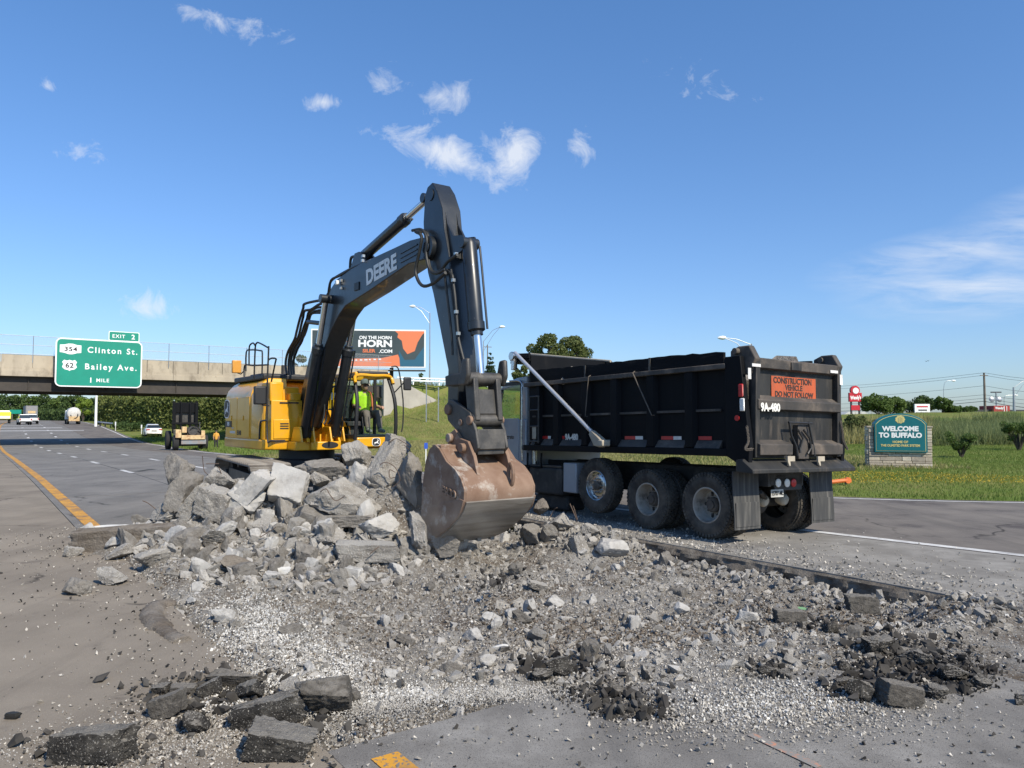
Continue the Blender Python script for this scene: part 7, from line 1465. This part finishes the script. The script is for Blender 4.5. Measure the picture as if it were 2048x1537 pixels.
HERO = [
 # name, u, v, w, h, kind, label, seed, kwargs
 ('concrete_slab', 250, 1078, 235, 52, 'b', 'long beam shaped concrete slab lying at the left foot of the heap', 1, dict(box=True, tilt=-.06, depth=.26, Y=11.2, nplanes=5, amp=.1)),
 ('concrete_chunk', 178, 1068, 80, 46, 'p', 'pale chalky block on the left end of the long concrete beam', 2, dict(depth=.5, Y=11.45)),
 ('concrete_chunk', 215, 1056, 130, 12, 'w', 'flat white topped concrete strip along the back of the long beam', 101, dict(depth=.3, Y=11.6, tilt=-.04)),
 ('concrete_chunk', 352, 952, 66, 92, 'd', 'tall upright jagged chunk at the far left top of the heap', 3, dict(Y=12.5, tilt=.1, depth=.7)),
 ('concrete_slab', 372, 985, 42, 82, 'd', 'thin dark slab standing on edge beside the tall left chunk', 4, dict(Y=12.1, tilt=.35, slab='up', depth=1.6)),
 ('concrete_chunk', 440, 958, 68, 50, 'g', 'lump with bent reinforcing wire just below the crawler track', 5, dict(Y=12.4)),
 ('concrete_slab', 392, 1008, 34, 84, 'g', 'narrow leaning slab left of the square block under the track', 6, dict(box=True, Y=11.9, tilt=.65, depth=.9)),
 ('concrete_chunk', 434, 1008, 70, 66, 'g', 'square block leaning under the crawler track', 7, dict(box=True, Y=11.9, tilt=.4, nplanes=7)),
 ('concrete_slab', 500, 985, 42, 112, 'p', 'long pale plank of concrete leaning up to the right', 8, dict(box=True, Y=12.0, tilt=.72, depth=.9, nplanes=6, amp=.07)),
 ('concrete_slab', 574, 968, 82, 76, 'p', 'brightest broad slab face at the top of the heap under the yellow house', 9, dict(box=True, Y=12.1, tilt=.2, pitch=-.5, depth=.45, nplanes=7, amp=.05)),
 ('concrete_chunk', 462, 1036, 52, 50, 'g', 'rounded boulder half way up the left side of the heap', 10, dict(rnd=.35, Y=11.5)),
 ('concrete_chunk', 655, 940, 96, 44, 'd', 'flat topped dark chunk on the crest below the boom foot', 11, dict(Y=12.5, depth=.8)),
 ('concrete_chunk', 690, 996, 150, 84, 'g', 'largest boulder in the middle of the heap', 12, dict(Y=11.7, depth=.9, tilt=.08, nplanes=9)),
 ('concrete_slab', 700, 1040, 118, 30, 'd', 'slab pinned beneath the largest boulder', 13, dict(box=True, Y=11.45, depth=.7, tilt=-.06)),
 ('concrete_chunk', 716, 912, 52, 66, 'g', 'upright chunk in front of the cab base', 14, dict(Y=12.6, tilt=-.4)),
 ('concrete_slab', 772, 940, 84, 110, 'g', 'big leaning slab at the right crest with twisted wire', 15, dict(Y=12.3, tilt=-.35, depth=.7)),
 ('concrete_chunk', 792, 895, 58, 52, 'g', 'topmost chunk of the heap covering the right of the cab base', 16, dict(Y=12.5, tilt=.2)),
 ('concrete_slab', 822, 962, 62, 112, 'd', 'dark slab standing close to the left side of the bucket', 17, dict(Y=12.0, tilt=-.3, depth=.8)),
 ('concrete_chunk', 756, 1056, 84, 62, 'p', 'pale broken slab left of the bucket, half way down', 18, dict(Y=11.1, nplanes=8, tilt=.1)),
 ('concrete_slab', 836, 1060, 38, 78, 'g', 'upright splinter of concrete against the bucket side', 19, dict(Y=10.9, tilt=-.35)),
 ('concrete_slab', 735, 1103, 135, 40, 'g', 'long flat piece at the front foot of the heap', 20, dict(box=True, depth=.5, nplanes=8)),
 ('concrete_chunk', 612, 1108, 50, 52, 'd', 'dark lump left of the long flat piece at the front', 21, {}),
 ('concrete_chunk', 472, 1128, 56, 38, 'b', 'brown soil stained rock in the front left of the heap', 22, dict(rnd=.2)),
 ('concrete_flake', 562, 1143, 44, 17, 'w', 'white curved flake right of the brown rock', 23, dict(tilt=-.15, depth=.5)),
 ('concrete_chunk', 222, 1152, 64, 36, 'g', 'loose rock on the shoulder below the long beam', 24, dict(tilt=.2)),
 ('concrete_chunk', 153, 1174, 56, 34, 'd', 'loose dark rock furthest left on the shoulder', 25, dict(tilt=.15)),
 ('concrete_chunk', 147, 1103, 36, 22, 'g', 'small rock tucked under the left end of the long beam', 26, {}),
 ('concrete_chunk', 245, 1104, 66, 30, 'g', 'elongated rock in front of the middle of the long beam', 27, dict(tilt=-.3)),
 ('concrete_chunk', 300, 1120, 70, 40, 'g', 'grey rock right of the elongated rock', 28, dict(tilt=-.1)),
 ('concrete_chunk', 530, 1052, 60, 42, 'g', 'grey lump below the brightest slab', 29, {}),
 ('concrete_chunk', 598, 1030, 58, 40, 'g', 'lump left of the largest boulder', 30, {}),
 ('concrete_chunk', 425, 1075, 54, 34, 'g', 'lump below the rounded boulder', 31, {}),
 ('concrete_chunk', 355, 1070, 60, 38, 'p', 'pale lump at the right end of the long beam', 32, {}),
 ('concrete_chunk', 330, 1028, 62, 46, 'g', 'sloping chunk between the long beam and the standing slabs', 33, dict(tilt=-.3)),
 ('concrete_chunk', 660, 1075, 56, 36, 'g', 'grey chunk left below the pinned slab', 34, {}),
 ('concrete_chunk', 890, 1090, 62, 42, 'd', 'chunk under the bucket lip on its left', 35, {}),
 ('concrete_chunk', 640, 960, 44, 34, 'g', 'small chunk between the brightest slab and the flat topped one', 36, dict(Y=12.3)),
 ('concrete_chunk', 610, 945, 40, 40, 'd', 'dark wedge right of the brightest slab', 37, dict(Y=12.5)),
 ('concrete_chunk', 1082, 1014, 32, 34, 'b', 'brown boulder against the right side of the bucket', 38, dict(Y=12.6, rnd=.3)),
 ('concrete_chunk', 1120, 1046, 58, 40, 'g', 'grey chunk right of the bucket near the truck steps', 39, dict(Y=12.4)),
 ('concrete_chunk', 1225, 1098, 68, 38, 'p', 'pale rounded boulder at the start of the slab edge', 40, dict(rnd=.25)),
 ('concrete_chunk', 1158, 1088, 44, 36, 'g', 'angular chunk left of the pale rounded boulder', 41, {}),
 ('concrete_chunk', 1065, 1068, 50, 40, 'd', 'chunk just under the right lip of the bucket', 42, {}),
 ('concrete_chunk', 1180, 1060, 40, 26, 'g', 'small chunk at the rear end of the slab edge', 43, {}),
 ('concrete_flake', 998, 1297, 38, 19, 'w', 'bright white stone in the middle of the gravel', 44, dict(rnd=.3, depth=.7)),
 ('concrete_chunk', 1075, 1170, 44, 24, 'g', 'pale grey rock in the pit below the bucket', 45, {}),
 ('concrete_chunk', 1365, 1218, 34, 26, 'p', 'pale pebble shaped rock in the right half of the pit', 46, dict(rnd=.3)),
 ('concrete_flake', 1495, 1234, 48, 26, 'p', 'cream coloured flake in the right half of the pit', 47, dict(depth=.6)),
 ('concrete_slab', 1580, 1232, 62, 26, 's', 'flat grey piece right of the cream flake', 48, dict(box=True, depth=.7)),
 ('concrete_chunk', 1722, 1208, 62, 36, 's', 'speckled block near the slab edge on the right', 49, dict(box=True, depth=.8, nplanes=7)),
 ('concrete_chunk', 1660, 1255, 32, 24, 'a', 'black lump in the gravel below the speckled block', 50, {}),
 ('asphalt_boulder', 648, 1394, 112, 86, 's', 'large brownish asphalt boulder in the left foreground', 51, dict(rnd=.2, nplanes=9)),
 ('asphalt_slab', 533, 1428, 150, 62, 'a', 'thick black asphalt slab with a pale top edge leaning on the boulder', 52, dict(box=True, tilt=-.28, depth=.55, nplanes=5, amp=.13)),
 ('asphalt_slab', 560, 1484, 145, 62, 'a', 'black asphalt slab lying lowest in the left foreground', 53, dict(box=True, tilt=.12, depth=.75, nplanes=6, amp=.13)),
 ('asphalt_block', 187, 1492, 165, 72, 'a', 'broad asphalt block at the bottom left with a dusty top', 54, dict(box=True, tilt=-.05, depth=.5, nplanes=5, amp=.13)),
 ('asphalt_chunk', 334, 1412, 72, 46, 's', 'tilted asphalt chunk left of the leaning slab', 55, dict(box=True, tilt=-.3, depth=.8)),
 ('asphalt_chunk', 392, 1446, 48, 50, 'a', 'dark rounded asphalt lump between block and slab', 56, dict(rnd=.2)),
 ('asphalt_chunk', 322, 1378, 40, 24, 'a', 'small black lump above the tilted chunk', 57, {}),
 ('asphalt_chunk', 365, 1380, 56, 22, 's', 'flat grey asphalt piece behind the tilted chunk', 58, dict(box=True, depth=.6)),
 ('asphalt_slab', 470, 1358, 112, 36, 's', 'curved grey asphalt crust at the corner of the pit', 59, dict(tilt=.15, depth=.6)),
 ('asphalt_chunk', 495, 1384, 60, 44, 'a', 'dark lump beneath the curved asphalt crust', 60, {}),
 ('asphalt_chunk', 580, 1372, 42, 30, 'g', 'grey lump between crust and boulder', 61, {}),
 ('asphalt_chunk', 420, 1376, 46, 36, 'a', 'black lump left of the curved crust', 62, {}),
 ('asphalt_slab', 1800, 1388, 84, 48, 's', 'brown tilted slab in the black clods on the right', 63, dict(box=True, tilt=.15, depth=.8)),
 ('asphalt_chunk', 1716, 1380, 54, 44, 'a', 'black lump left of the brown tilted slab', 64, {}),
 ('asphalt_chunk', 1690, 1364, 36, 20, 's', 'flat grey cap left of the black clods', 65, dict(depth=.6)),
 ('asphalt_chunk', 1755, 1292, 62, 40, 'a', 'highest clod at the back of the black patch', 66, dict(amp=.16)),
 ('asphalt_chunk', 1830, 1318, 66, 34, 'a', 'clod in the middle of the black patch', 67, dict(amp=.16)),
 ('asphalt_chunk', 1905, 1345, 62, 34, 'a', 'clod towards the right of the black patch', 68, dict(amp=.16)),
 ('asphalt_chunk', 1958, 1362, 44, 28, 'a', 'rightmost clod of the black patch', 69, dict(amp=.16)),
 ('asphalt_chunk', 2040, 1398, 34, 20, 'a', 'black clod at the right picture edge', 70, dict(amp=.16)),
 ('asphalt_chunk', 1530, 1340, 38, 20, 'a', 'pair clod left of the black patch', 71, dict(amp=.16)),
 ('asphalt_chunk', 1570, 1348, 30, 16, 'a', 'smaller clod next to the pair clod', 72, dict(amp=.16)),
 ('asphalt_chunk', 1118, 1330, 62, 40, 'a', 'black clod in the lower middle of the gravel', 73, dict(amp=.16)),
 ('asphalt_chunk', 1085, 1350, 46, 28, 'a', 'black clod just left of the lower middle clod', 74, dict(amp=.16)),
 ('asphalt_chunk', 1232, 1378, 36, 22, 's', 'brown clod right of the lower middle clods', 75, dict(amp=.14)),
 ('asphalt_chunk', 1690, 1330, 30, 20, 'a', 'small clod between pair clod and black patch', 76, dict(amp=.14)),
 ('asphalt_chunk', 1870, 1385, 50, 28, 'a', 'clod right of the brown tilted slab', 77, dict(amp=.16)),
]
for (nm, u, v, w, h, k, lab, sd, kw) in HERO: chunk(nm, u, v, w, h, k, lab, 1000 + sd * 7, **kw)
# curb-like tongue of crushed mud with tread marks, and a scrap of black rubber
p = [gp(*q_) for q_ in ((352, 1208), (318, 1212), (302, 1232), (322, 1256), (350, 1276), (367, 1283))]
mbm = MB(); sp_ = smooth_path([Vector((a.x, a.y, .0)) for a in p], 7); mbm.tube(sp_, [.05 + .05 * math.sin(min(i / 8, 1) * 1.5) - .035 * (i > len(sp_) * .6) + .014 * (i % 2) for i in range(len(sp_))], 10); mbm.xf(Matrix.Diagonal((1, 1, .55, 1)))
tag(mbm.build('mud_ridge', m_rk_brown, None, 50), 'curved ridge of dried mud with tread marks on the shoulder', 'mud')
o = chunk('rubber_scrap', 25, 1432, 34, 18, 'a', 'black folded rubber scrap alone on the left shoulder', 9001, depth=.6, rnd=.3); o.data.materials.clear(); o.data.materials.append(m_rub)
o = chunk('green_scrap', 1607, 1218, 34, 6, 'a', 'thin green plastic strip in the right of the pit', 9002, depth=.3, tilt=.25); o.data.materials.clear(); o.data.materials.append(material('green_plastic', (.06, .2, .08), rough=.6))

# reinforcing wires sticking out of the heap
rb = np.random.default_rng(8); WL = ['left of the crawler track', 'in front of the dark track opening', 'above the lump under the track', 'left of the heap above the beam', 'in front of the undercarriage', 'looping over the largest boulder', 'beside the topmost chunk', 'curling over the big leaning slab', 'hanging from the topmost chunk', 'at the right of the big leaning slab', 'on the long flat piece', 'right of the bucket, upright', 'right of the bucket, bent', 'near the pale rounded boulder', 'low at the front of the heap']
WPX = [([(405, 912), (408, 940), (416, 950)], 12.5), ([(412, 928), (438, 928)], 12.3), ([(437, 934), (443, 950), (438, 962)], 12.2), ([(285, 1002), (298, 1008), (322, 1028)], 12.0), ([(672, 925), (690, 905), (702, 898)], 12.7), ([(640, 985), (652, 978), (660, 990), (672, 1002), (690, 992)], 11.2), ([(808, 890), (822, 905), (830, 930)], 12.3), ([(760, 930), (772, 925), (790, 935), (800, 960), (785, 975)], 11.9), ([(778, 885), (792, 878), (806, 884), (818, 892)], 12.3), ([(790, 945), (779, 940), (780, 956), (790, 955)], 11.8), ([(740, 1108), (752, 1098), (758, 1094)], 10.3), ([(1140, 1008), (1150, 1032), (1154, 1045)], 12.3), ([(1098, 1040), (1108, 1020), (1114, 1016)], 12.2), ([(1150, 1022), (1146, 1012), (1155, 1040)], 12.1), ([(520, 1075), (535, 1066), (552, 1055)], 10.9)]
m_rebar = material('rusty_wire', (.09, .06, .045), (.14, .1, .075), rough=.9)
for (pts, Y), lb in zip(WPX, WL): tag(MB().tube(smooth_path([at(*p_, Y + rb.uniform(-.05, .05)) for p_ in pts], 4), .007, 5).build('reinforcing_wire', m_rebar, None), 'bent rusty wire ' + lb, 'wire', 'reinforcing wires in the rubble')

# ---------------------------------------------------------------- lumps: 300 single ones, the rest as stuff
PRO = []
for k in range(16):
    V, Fc = rock_shape(500 + k * 3, 3, nplanes=8, amp=.13, box=k % 3 == 0); PRO.append([np_mesh('concrete_lump', V, Fc), k])
def pit_points(n, rg, bias=1.0):
    """random spots on the rubble, thinned with distance"""
    out = []
    while len(out) < n:
        S_ = rg.uniform(2.4, 13.8, n * 2); R_ = rg.uniform(PIT[0] - .1, PIT[1] - .05, n * 2); X = S_ * D0 + R_ * R0; Y = S_ * D1 + R_ * R1; m = mound(X, Y)
        keep = (rg.random(n * 2) < np.clip((5.0 / Y) ** bias, 0, 1)) & (Y < 13.6); out += list(zip(X[keep], Y[keep], S_[keep], R_[keep]))
    return np.array(out[:n])
lr = np.random.default_rng(77)
def zone(S_, R_): return S_ < 6.2                                # loose gravel towards the near end
pts = np.concatenate([pit_points(1500, lr, .6), np.stack(np.meshgrid(0, 0, 0, 0), -1).reshape(-1, 4)])[:-1]
mh = mound(pts[:, 0], pts[:, 1]); far_ = pts[:, 2] > 6.6
wgt = (.06 + .9 * (mh > .12) + .22 * far_) * ~((pts[:, 3] > 7.6) & (pts[:, 2] < 5)); sel = lr.choice(len(pts), 300, replace=False, p=wgt / wgt.sum())
zz = pit_height(pts[:, 0], pts[:, 1])
lumpm = [m_rk, m_rk, m_rk, m_rk_dark, m_rk_pale, m_rk_brown]
meshes = []
for k, (me, _) in enumerate(PRO):
    for mt in (m_rk, m_rk_dark, m_rk_pale):
        c = me.copy(); c.materials.append(mt); meshes.append(c)
lumps_by = {}
for i in sel:
    s_ = float(np.clip(lr.lognormal(-1.75, .38), .10, .42)) * (1.4 if mh[i] > .3 else 1.1 if mh[i] > .12 else .72); me = meshes[lr.choice(len(meshes))]
    o = link('concrete_lump', me, None, None, (pts[i, 0], pts[i, 1], float(zz[i]) + s_ * .18), tuple(lr.uniform(0, 6.28, 3))); o.scale = (s_ * lr.uniform(.9, 1.4), s_ * lr.uniform(.8, 1.1), s_ * lr.uniform(.55, .9))
    tone = ('pale', 'grey', 'dark')[(m_rk_pale, m_rk, m_rk_dark).index(me.materials[0])]; S1, R1_ = pts[i, 2], pts[i, 3]; uu = 1024 + 1500 * pts[i, 0] / pts[i, 1]
    size = 'small' if s_ < .15 else ('medium' if s_ < .22 else 'large')
    side = 'far left' if uu < 420 else 'left' if uu < 620 else 'middle' if uu < 850 else 'right' if uu < 1300 else 'far right'
    place = 'on heap crest' if mh[i] > .7 else 'on heap slope' if mh[i] > .12 else 'in pit by slab edge' if R1_ > 6.8 else 'on mid pit floor' if S1 > 6.6 else 'in near gravel'
    lumps_by.setdefault('%s %s concrete lump %s, %s' % (size, tone, place, side), []).append((uu, o))

ORD = 'first second third fourth fifth sixth seventh eighth ninth tenth eleventh twelfth thirteenth fourteenth fifteenth sixteenth seventeenth eighteenth nineteenth twentieth'.split()
for lab, L_ in lumps_by.items():
    for k, (uu, o) in enumerate(sorted(L_, key=lambda t: t[0])):
        tag(o, lab if len(L_) == 1 else '%s, %s from the left' % (lab, ORD[k % 20]), 'rubble', 'loose concrete lumps in the rubble')
def debris(name, P, size, sub, mat, label, rg, lo=.5, hi=1.6, sink=.2):
    n = len(P); sc_all = size * np.exp(rg.normal(0, .5, n)).clip(lo, hi); which = rg.integers(0, 20, n); VV = []; FF = []; base = 0
    for h_ in range(20):
        idx_ = np.nonzero(which == h_)[0]; m_ = len(idx_)
        if not m_: continue
        T_, Fc = HULLS[{2: 12, 1: 8, 0: 6}[sub]][h_]; k = len(T_); R_ = rg.normal(size=(m_, 4)); R_ /= np.linalg.norm(R_, axis=1)[:, None]; w, x, y, z = R_.T
        M_ = np.stack([np.stack([1 - 2 * (y * y + z * z), 2 * (x * y - z * w), 2 * (x * z + y * w)], 1), np.stack([2 * (x * y + z * w), 1 - 2 * (x * x + z * z), 2 * (y * z - x * w)], 1), np.stack([2 * (x * z - y * w), 2 * (y * z + x * w), 1 - 2 * (x * x + y * y)], 1)], 1)
        sc = sc_all[idx_]; L_ = T_[None] * rg.uniform(.8, 1.15, (m_, 1, 3)) * (sc * .55)[:, None, None]
        V = np.einsum('nij,nkj->nki', M_, L_) + P[idx_][:, None, :] + np.array([0, 0, 1]) * (sc * sink)[:, None, None]
        VV.append(V.reshape(-1, 3)); FF.append((Fc[None] + np.arange(m_)[:, None, None] * k).reshape(-1, 3) + base); base += m_ * k
    V = np.concatenate(VV); Fa = np.concatenate(FF)
    o = link(name, np_mesh(name, V, Fa), mat); tag(o, label, 'rubble' if sub else 'gravel', None, 'stuff'); return o
m_frag = material('rubble_fragment', (0.366, 0.347, 0.318), (0.281, 0.262, 0.234), scale=30, rough=1, spec=.1, island=.34, bump=1, bscale=70, bdist=.02, dirt=(.17, .15, .128), dscale=9, dlo=.5, dhi=.66, damt=.6, topdust=(.4, .385, .36, .5))
m_grav = material('crushed_gravel', (0.399, 0.373, 0.332), (0.293, 0.265, 0.224), scale=1.2, rough=1, spec=.1, island=.5)
m_soil = material('dark_soil_crumb', (.11, .088, .068), (.16, .135, .11), scale=3, rough=1, spec=.1, island=.35); m_acr = material('asphalt_crumb', (.035, .032, .03), (.07, .065, .058), scale=4, rough=1, spec=.15, island=.4); m_chalk = material('chalk_crumb', (.56, .545, .51), (.44, .425, .395), rough=1, island=.25)
def on_pit(q_): return np.stack([q_[:, 0], q_[:, 1], pit_height(q_[:, 0], q_[:, 1])], 1)
def above(Pn): S_, R_ = to_sr(Pn[:, 0], Pn[:, 1]); return Pn[(Pn[:, 2] > -.02) | (S_ > PIT[2])]
A_ = above(on_pit(pit_points(4200, lr, .3))); debris('rubble_fragments', A_, .085, 2, m_frag, 'broken concrete fragments covering heap and pit', lr, .4, 2.6, .02)
q_ = pit_points(9000, lr, .2); q_ = q_[mound(q_[:, 0], q_[:, 1]) > .1][:3200]; debris('heap_fragments', on_pit(q_), .13, 2, m_frag, 'broken concrete pieces filling the heap between the slabs', lr, .4, 2.0, .1)
A_ = above(on_pit(pit_points(18000, lr, .6))); debris('small_fragments', A_, .042, 1, m_frag, 'fist sized and smaller concrete fragments in the pit', lr, .35, 2.2, .05)
A_ = above(on_pit(pit_points(80000, lr, 1.2))); debris('gravel', A_, .018, 0, m_grav, 'pale crushed gravel covering the pit floor', lr)
q_ = pit_points(14000, lr, 1.0); nn = fbm(np.stack([q_[:, 0], q_[:, 1], q_[:, 0] * 0], 1) * .9, 3, 90); A_ = above(on_pit(q_[nn > .52])); debris('soil_crumbs', A_, .03, 1, m_soil, 'brown soil crumbs scattered through the pit', lr)
q_ = pit_points(4000, lr, 1.0); A_ = above(on_pit(q_)); debris('white_chips', A_, .026, 0, m_chalk, 'white concrete chips scattered over the gravel', lr)
# black crumbs round the clods
def cluster(cs, n, sg, zf):
    P = []
    for (u, v, su, sv, w) in cs:
        for _ in range(int(n * w)):
            p_ = gp(u + lr.normal() * su, v + lr.normal() * sv); P.append((p_.x, p_.y))
    P = np.array(P); z = np.maximum(pit_height(P[:, 0], P[:, 1]), 0 if zf else -9); S_, R_ = to_sr(P[:, 0], P[:, 1]); z = np.where((R_ < PIT[0]) | (S_ < 2.2), 0, z); return np.stack([P[:, 0], P[:, 1], z], 1)
CL = [(1830, 1325, 70, 26, 1), (1760, 1300, 40, 20, .6), (1910, 1355, 40, 18, .6), (1720, 1375, 40, 14, .4), (1110, 1340, 40, 16, .4), (1210, 1385, 60, 18, .35), (1265, 1420, 45, 12, .3), (1600, 1250, 60, 16, .25), (1540, 1345, 30, 8, .15), (360, 1400, 60, 26, .35), (470, 1380, 50, 20, .35), (560, 1460, 70, 30, .3), (200, 1510, 80, 20, .3), (1000, 1165, 50, 18, .25)]
debris('asphalt_clods', cluster(CL, 200, 0, True), .065, 2, m_acr, 'black crumbled asphalt clods and crumbs', lr, .35, 2.0); debris('asphalt_crumbs', cluster(CL, 900, 0, True), .026, 1, m_acr, 'fine black asphalt crumbs around the clods', lr)
CLS = [(1010, 1162, 45, 16, .5), (1560, 1182, 110, 14, 1), (1780, 1216, 100, 14, 1), (1300, 1240, 130, 20, .8), (1120, 1210, 80, 18, .6), (720, 1200, 90, 18, .3), (1420, 1260, 90, 18, .5)]
debris('damp_soil', cluster(CLS, 1500, 0, False), .03, 1, m_soil, 'patches of damp brown soil on the pit floor', lr, .3, 1.8)
CL2 = [(1640, 1420, 130, 34, 1), (1500, 1390, 120, 40, 1), (1860, 1290, 120, 40, .6), (420, 1440, 110, 40, .6), (300, 1480, 120, 30, .4), (640, 1330, 60, 26, .5), (560, 1290, 60, 36, .6), (1350, 1440, 90, 25, .4)]
debris('gravel_spill', cluster(CL2, 1700, 0, True), .018, 0, m_grav, 'pale gravel spilled over the near asphalt', lr, .5, 1.9)
CL3 = [(560, 1290, 55, 40, 1), (640, 1350, 50, 30, 1), (500, 1235, 40, 30, .7), (1560, 1400, 110, 26, .8), (800, 1385, 80, 10, .4), (480, 1400, 60, 18, .4)]
debris('chalk_spill', cluster(CL3, 2600, 0, True), .018, 0, m_chalk, 'whitish concrete grit along the near left of the pit', lr, .4, 1.8)
PW = [(900, 1388, 120, 11, 2.2), (760, 1412, 60, 12, 1), (1020, 1380, 90, 9, 1.2), (250, 1500, 140, 24, .9), (430, 1450, 110, 26, .8), (640, 1450, 60, 20, .3), (560, 1300, 60, 40, .6), (650, 1360, 60, 26, .6), (1600, 1430, 160, 22, .6)]
debris('concrete_powder', cluster(PW, 2800, 0, True), .011, 0, material('concrete_powder', (.44, .42, .385), (.34, .32, .29), scale=3, rough=1, spec=.05, island=.2), 'fine pale concrete powder at the near edge of the pit', lr, .5, 1.8)
# crumbs on the surrounding pavement
def crumbs(n, f, zf=0.0):
    S_, R_ = f(n); X = S_ * D0 + R_ * R0; Y = S_ * D1 + R_ * R1; k = Y > 3.5; return np.stack([X, Y, np.full(n, zf)], 1)[k]
debris('shoulder_crumbs', np.concatenate([crumbs(1500, lambda n: (lr.uniform(2, 16, n), PIT[0] - lr.exponential(.9, n))), crumbs(2600, lambda n: (lr.uniform(-2, 4.3, n), lr.uniform(1.8, 8.8, n)))]), .02, 0, m_grav, 'small stone crumbs on shoulder and near road', lr, .4, 2.6)
debris('dark_crumbs', np.concatenate([crumbs(700, lambda n: (lr.uniform(2, 15, n), PIT[0] - lr.exponential(.8, n))), crumbs(1100, lambda n: (lr.uniform(-2, 4.3, n), lr.uniform(1.8, 8.8, n)))]), .026, 0, m_acr, 'small black crumbs on shoulder and near road', lr, .4, 2.2)
debris('lane_crumbs', crumbs(4500, lambda n: (lr.uniform(1, 13, n), PIT[1] + .03 + lr.exponential(.7, n))), .03, 0, m_grav, 'stone crumbs on the truck lane along the slab edge', lr, .4, 2.6)
debris('edge_rubble', (lambda q: np.stack([q[:, 0], q[:, 1], np.maximum(pit_height(q[:, 0], q[:, 1]), -.4)], 1))(crumbs(900, lambda n: (lr.uniform(3, 13, n), PIT[1] - .06 - lr.exponential(.22, n)))), .09, 2, m_frag, 'broken stones along the foot of the slab edge', lr, .4, 2.0)

# ---------------------------------------------------------------- dust raised by the bucket
def dust_cloud():
    V, Fc = ICO[3]; o = link('dust_cloud', np_mesh('dust_cloud', V, Fc, True), None); c = at(905, 1035, 10.9); o.location = c; o.scale = (.85, .6, .62); o.rotation_euler = (0, .3, 0)
    m = bpy.data.materials.new('bucket_dust'); m.use_nodes = True; N = m.node_tree.nodes; L = m.node_tree.links; N.remove(N['Principled BSDF'])
    v = N.new('ShaderNodeVolumePrincipled'); v.inputs['Color'].default_value = (.8, .76, .7, 1); tc = N.new('ShaderNodeTexCoord')
    ln = N.new('ShaderNodeVectorMath'); ln.operation = 'LENGTH'; L.new(tc.outputs['Object'], ln.inputs[0]); r = N.new('ShaderNodeMapRange'); r.inputs[1].default_value = .25; r.inputs[2].default_value = 1.0; r.inputs[3].default_value = 1; r.inputs[4].default_value = 0; L.new(ln.outputs['Value'], r.inputs[0])
    n = N.new('ShaderNodeTexNoise'); n.inputs['Scale'].default_value = 2.2; n.inputs['Detail'].default_value = 4; L.new(tc.outputs['Object'], n.inputs['Vector']); r2 = N.new('ShaderNodeMapRange'); r2.inputs[1].default_value = .4; r2.inputs[2].default_value = .75; r2.inputs[4].default_value = .9; L.new(n.outputs[0], r2.inputs[0])
    mu = N.new('ShaderNodeMath'); mu.operation = 'MULTIPLY'; L.new(r.outputs[0], mu.inputs[0]); L.new(r2.outputs[0], mu.inputs[1]); L.new(mu.outputs[0], v.inputs['Density']); L.new(v.outputs[0], N['Material Output'].inputs['Volume'])
    o.data.materials.append(m); tag(o, 'thin dust drifting round the lower left of the bucket', 'dust', None, 'stuff')
dust_cloud()
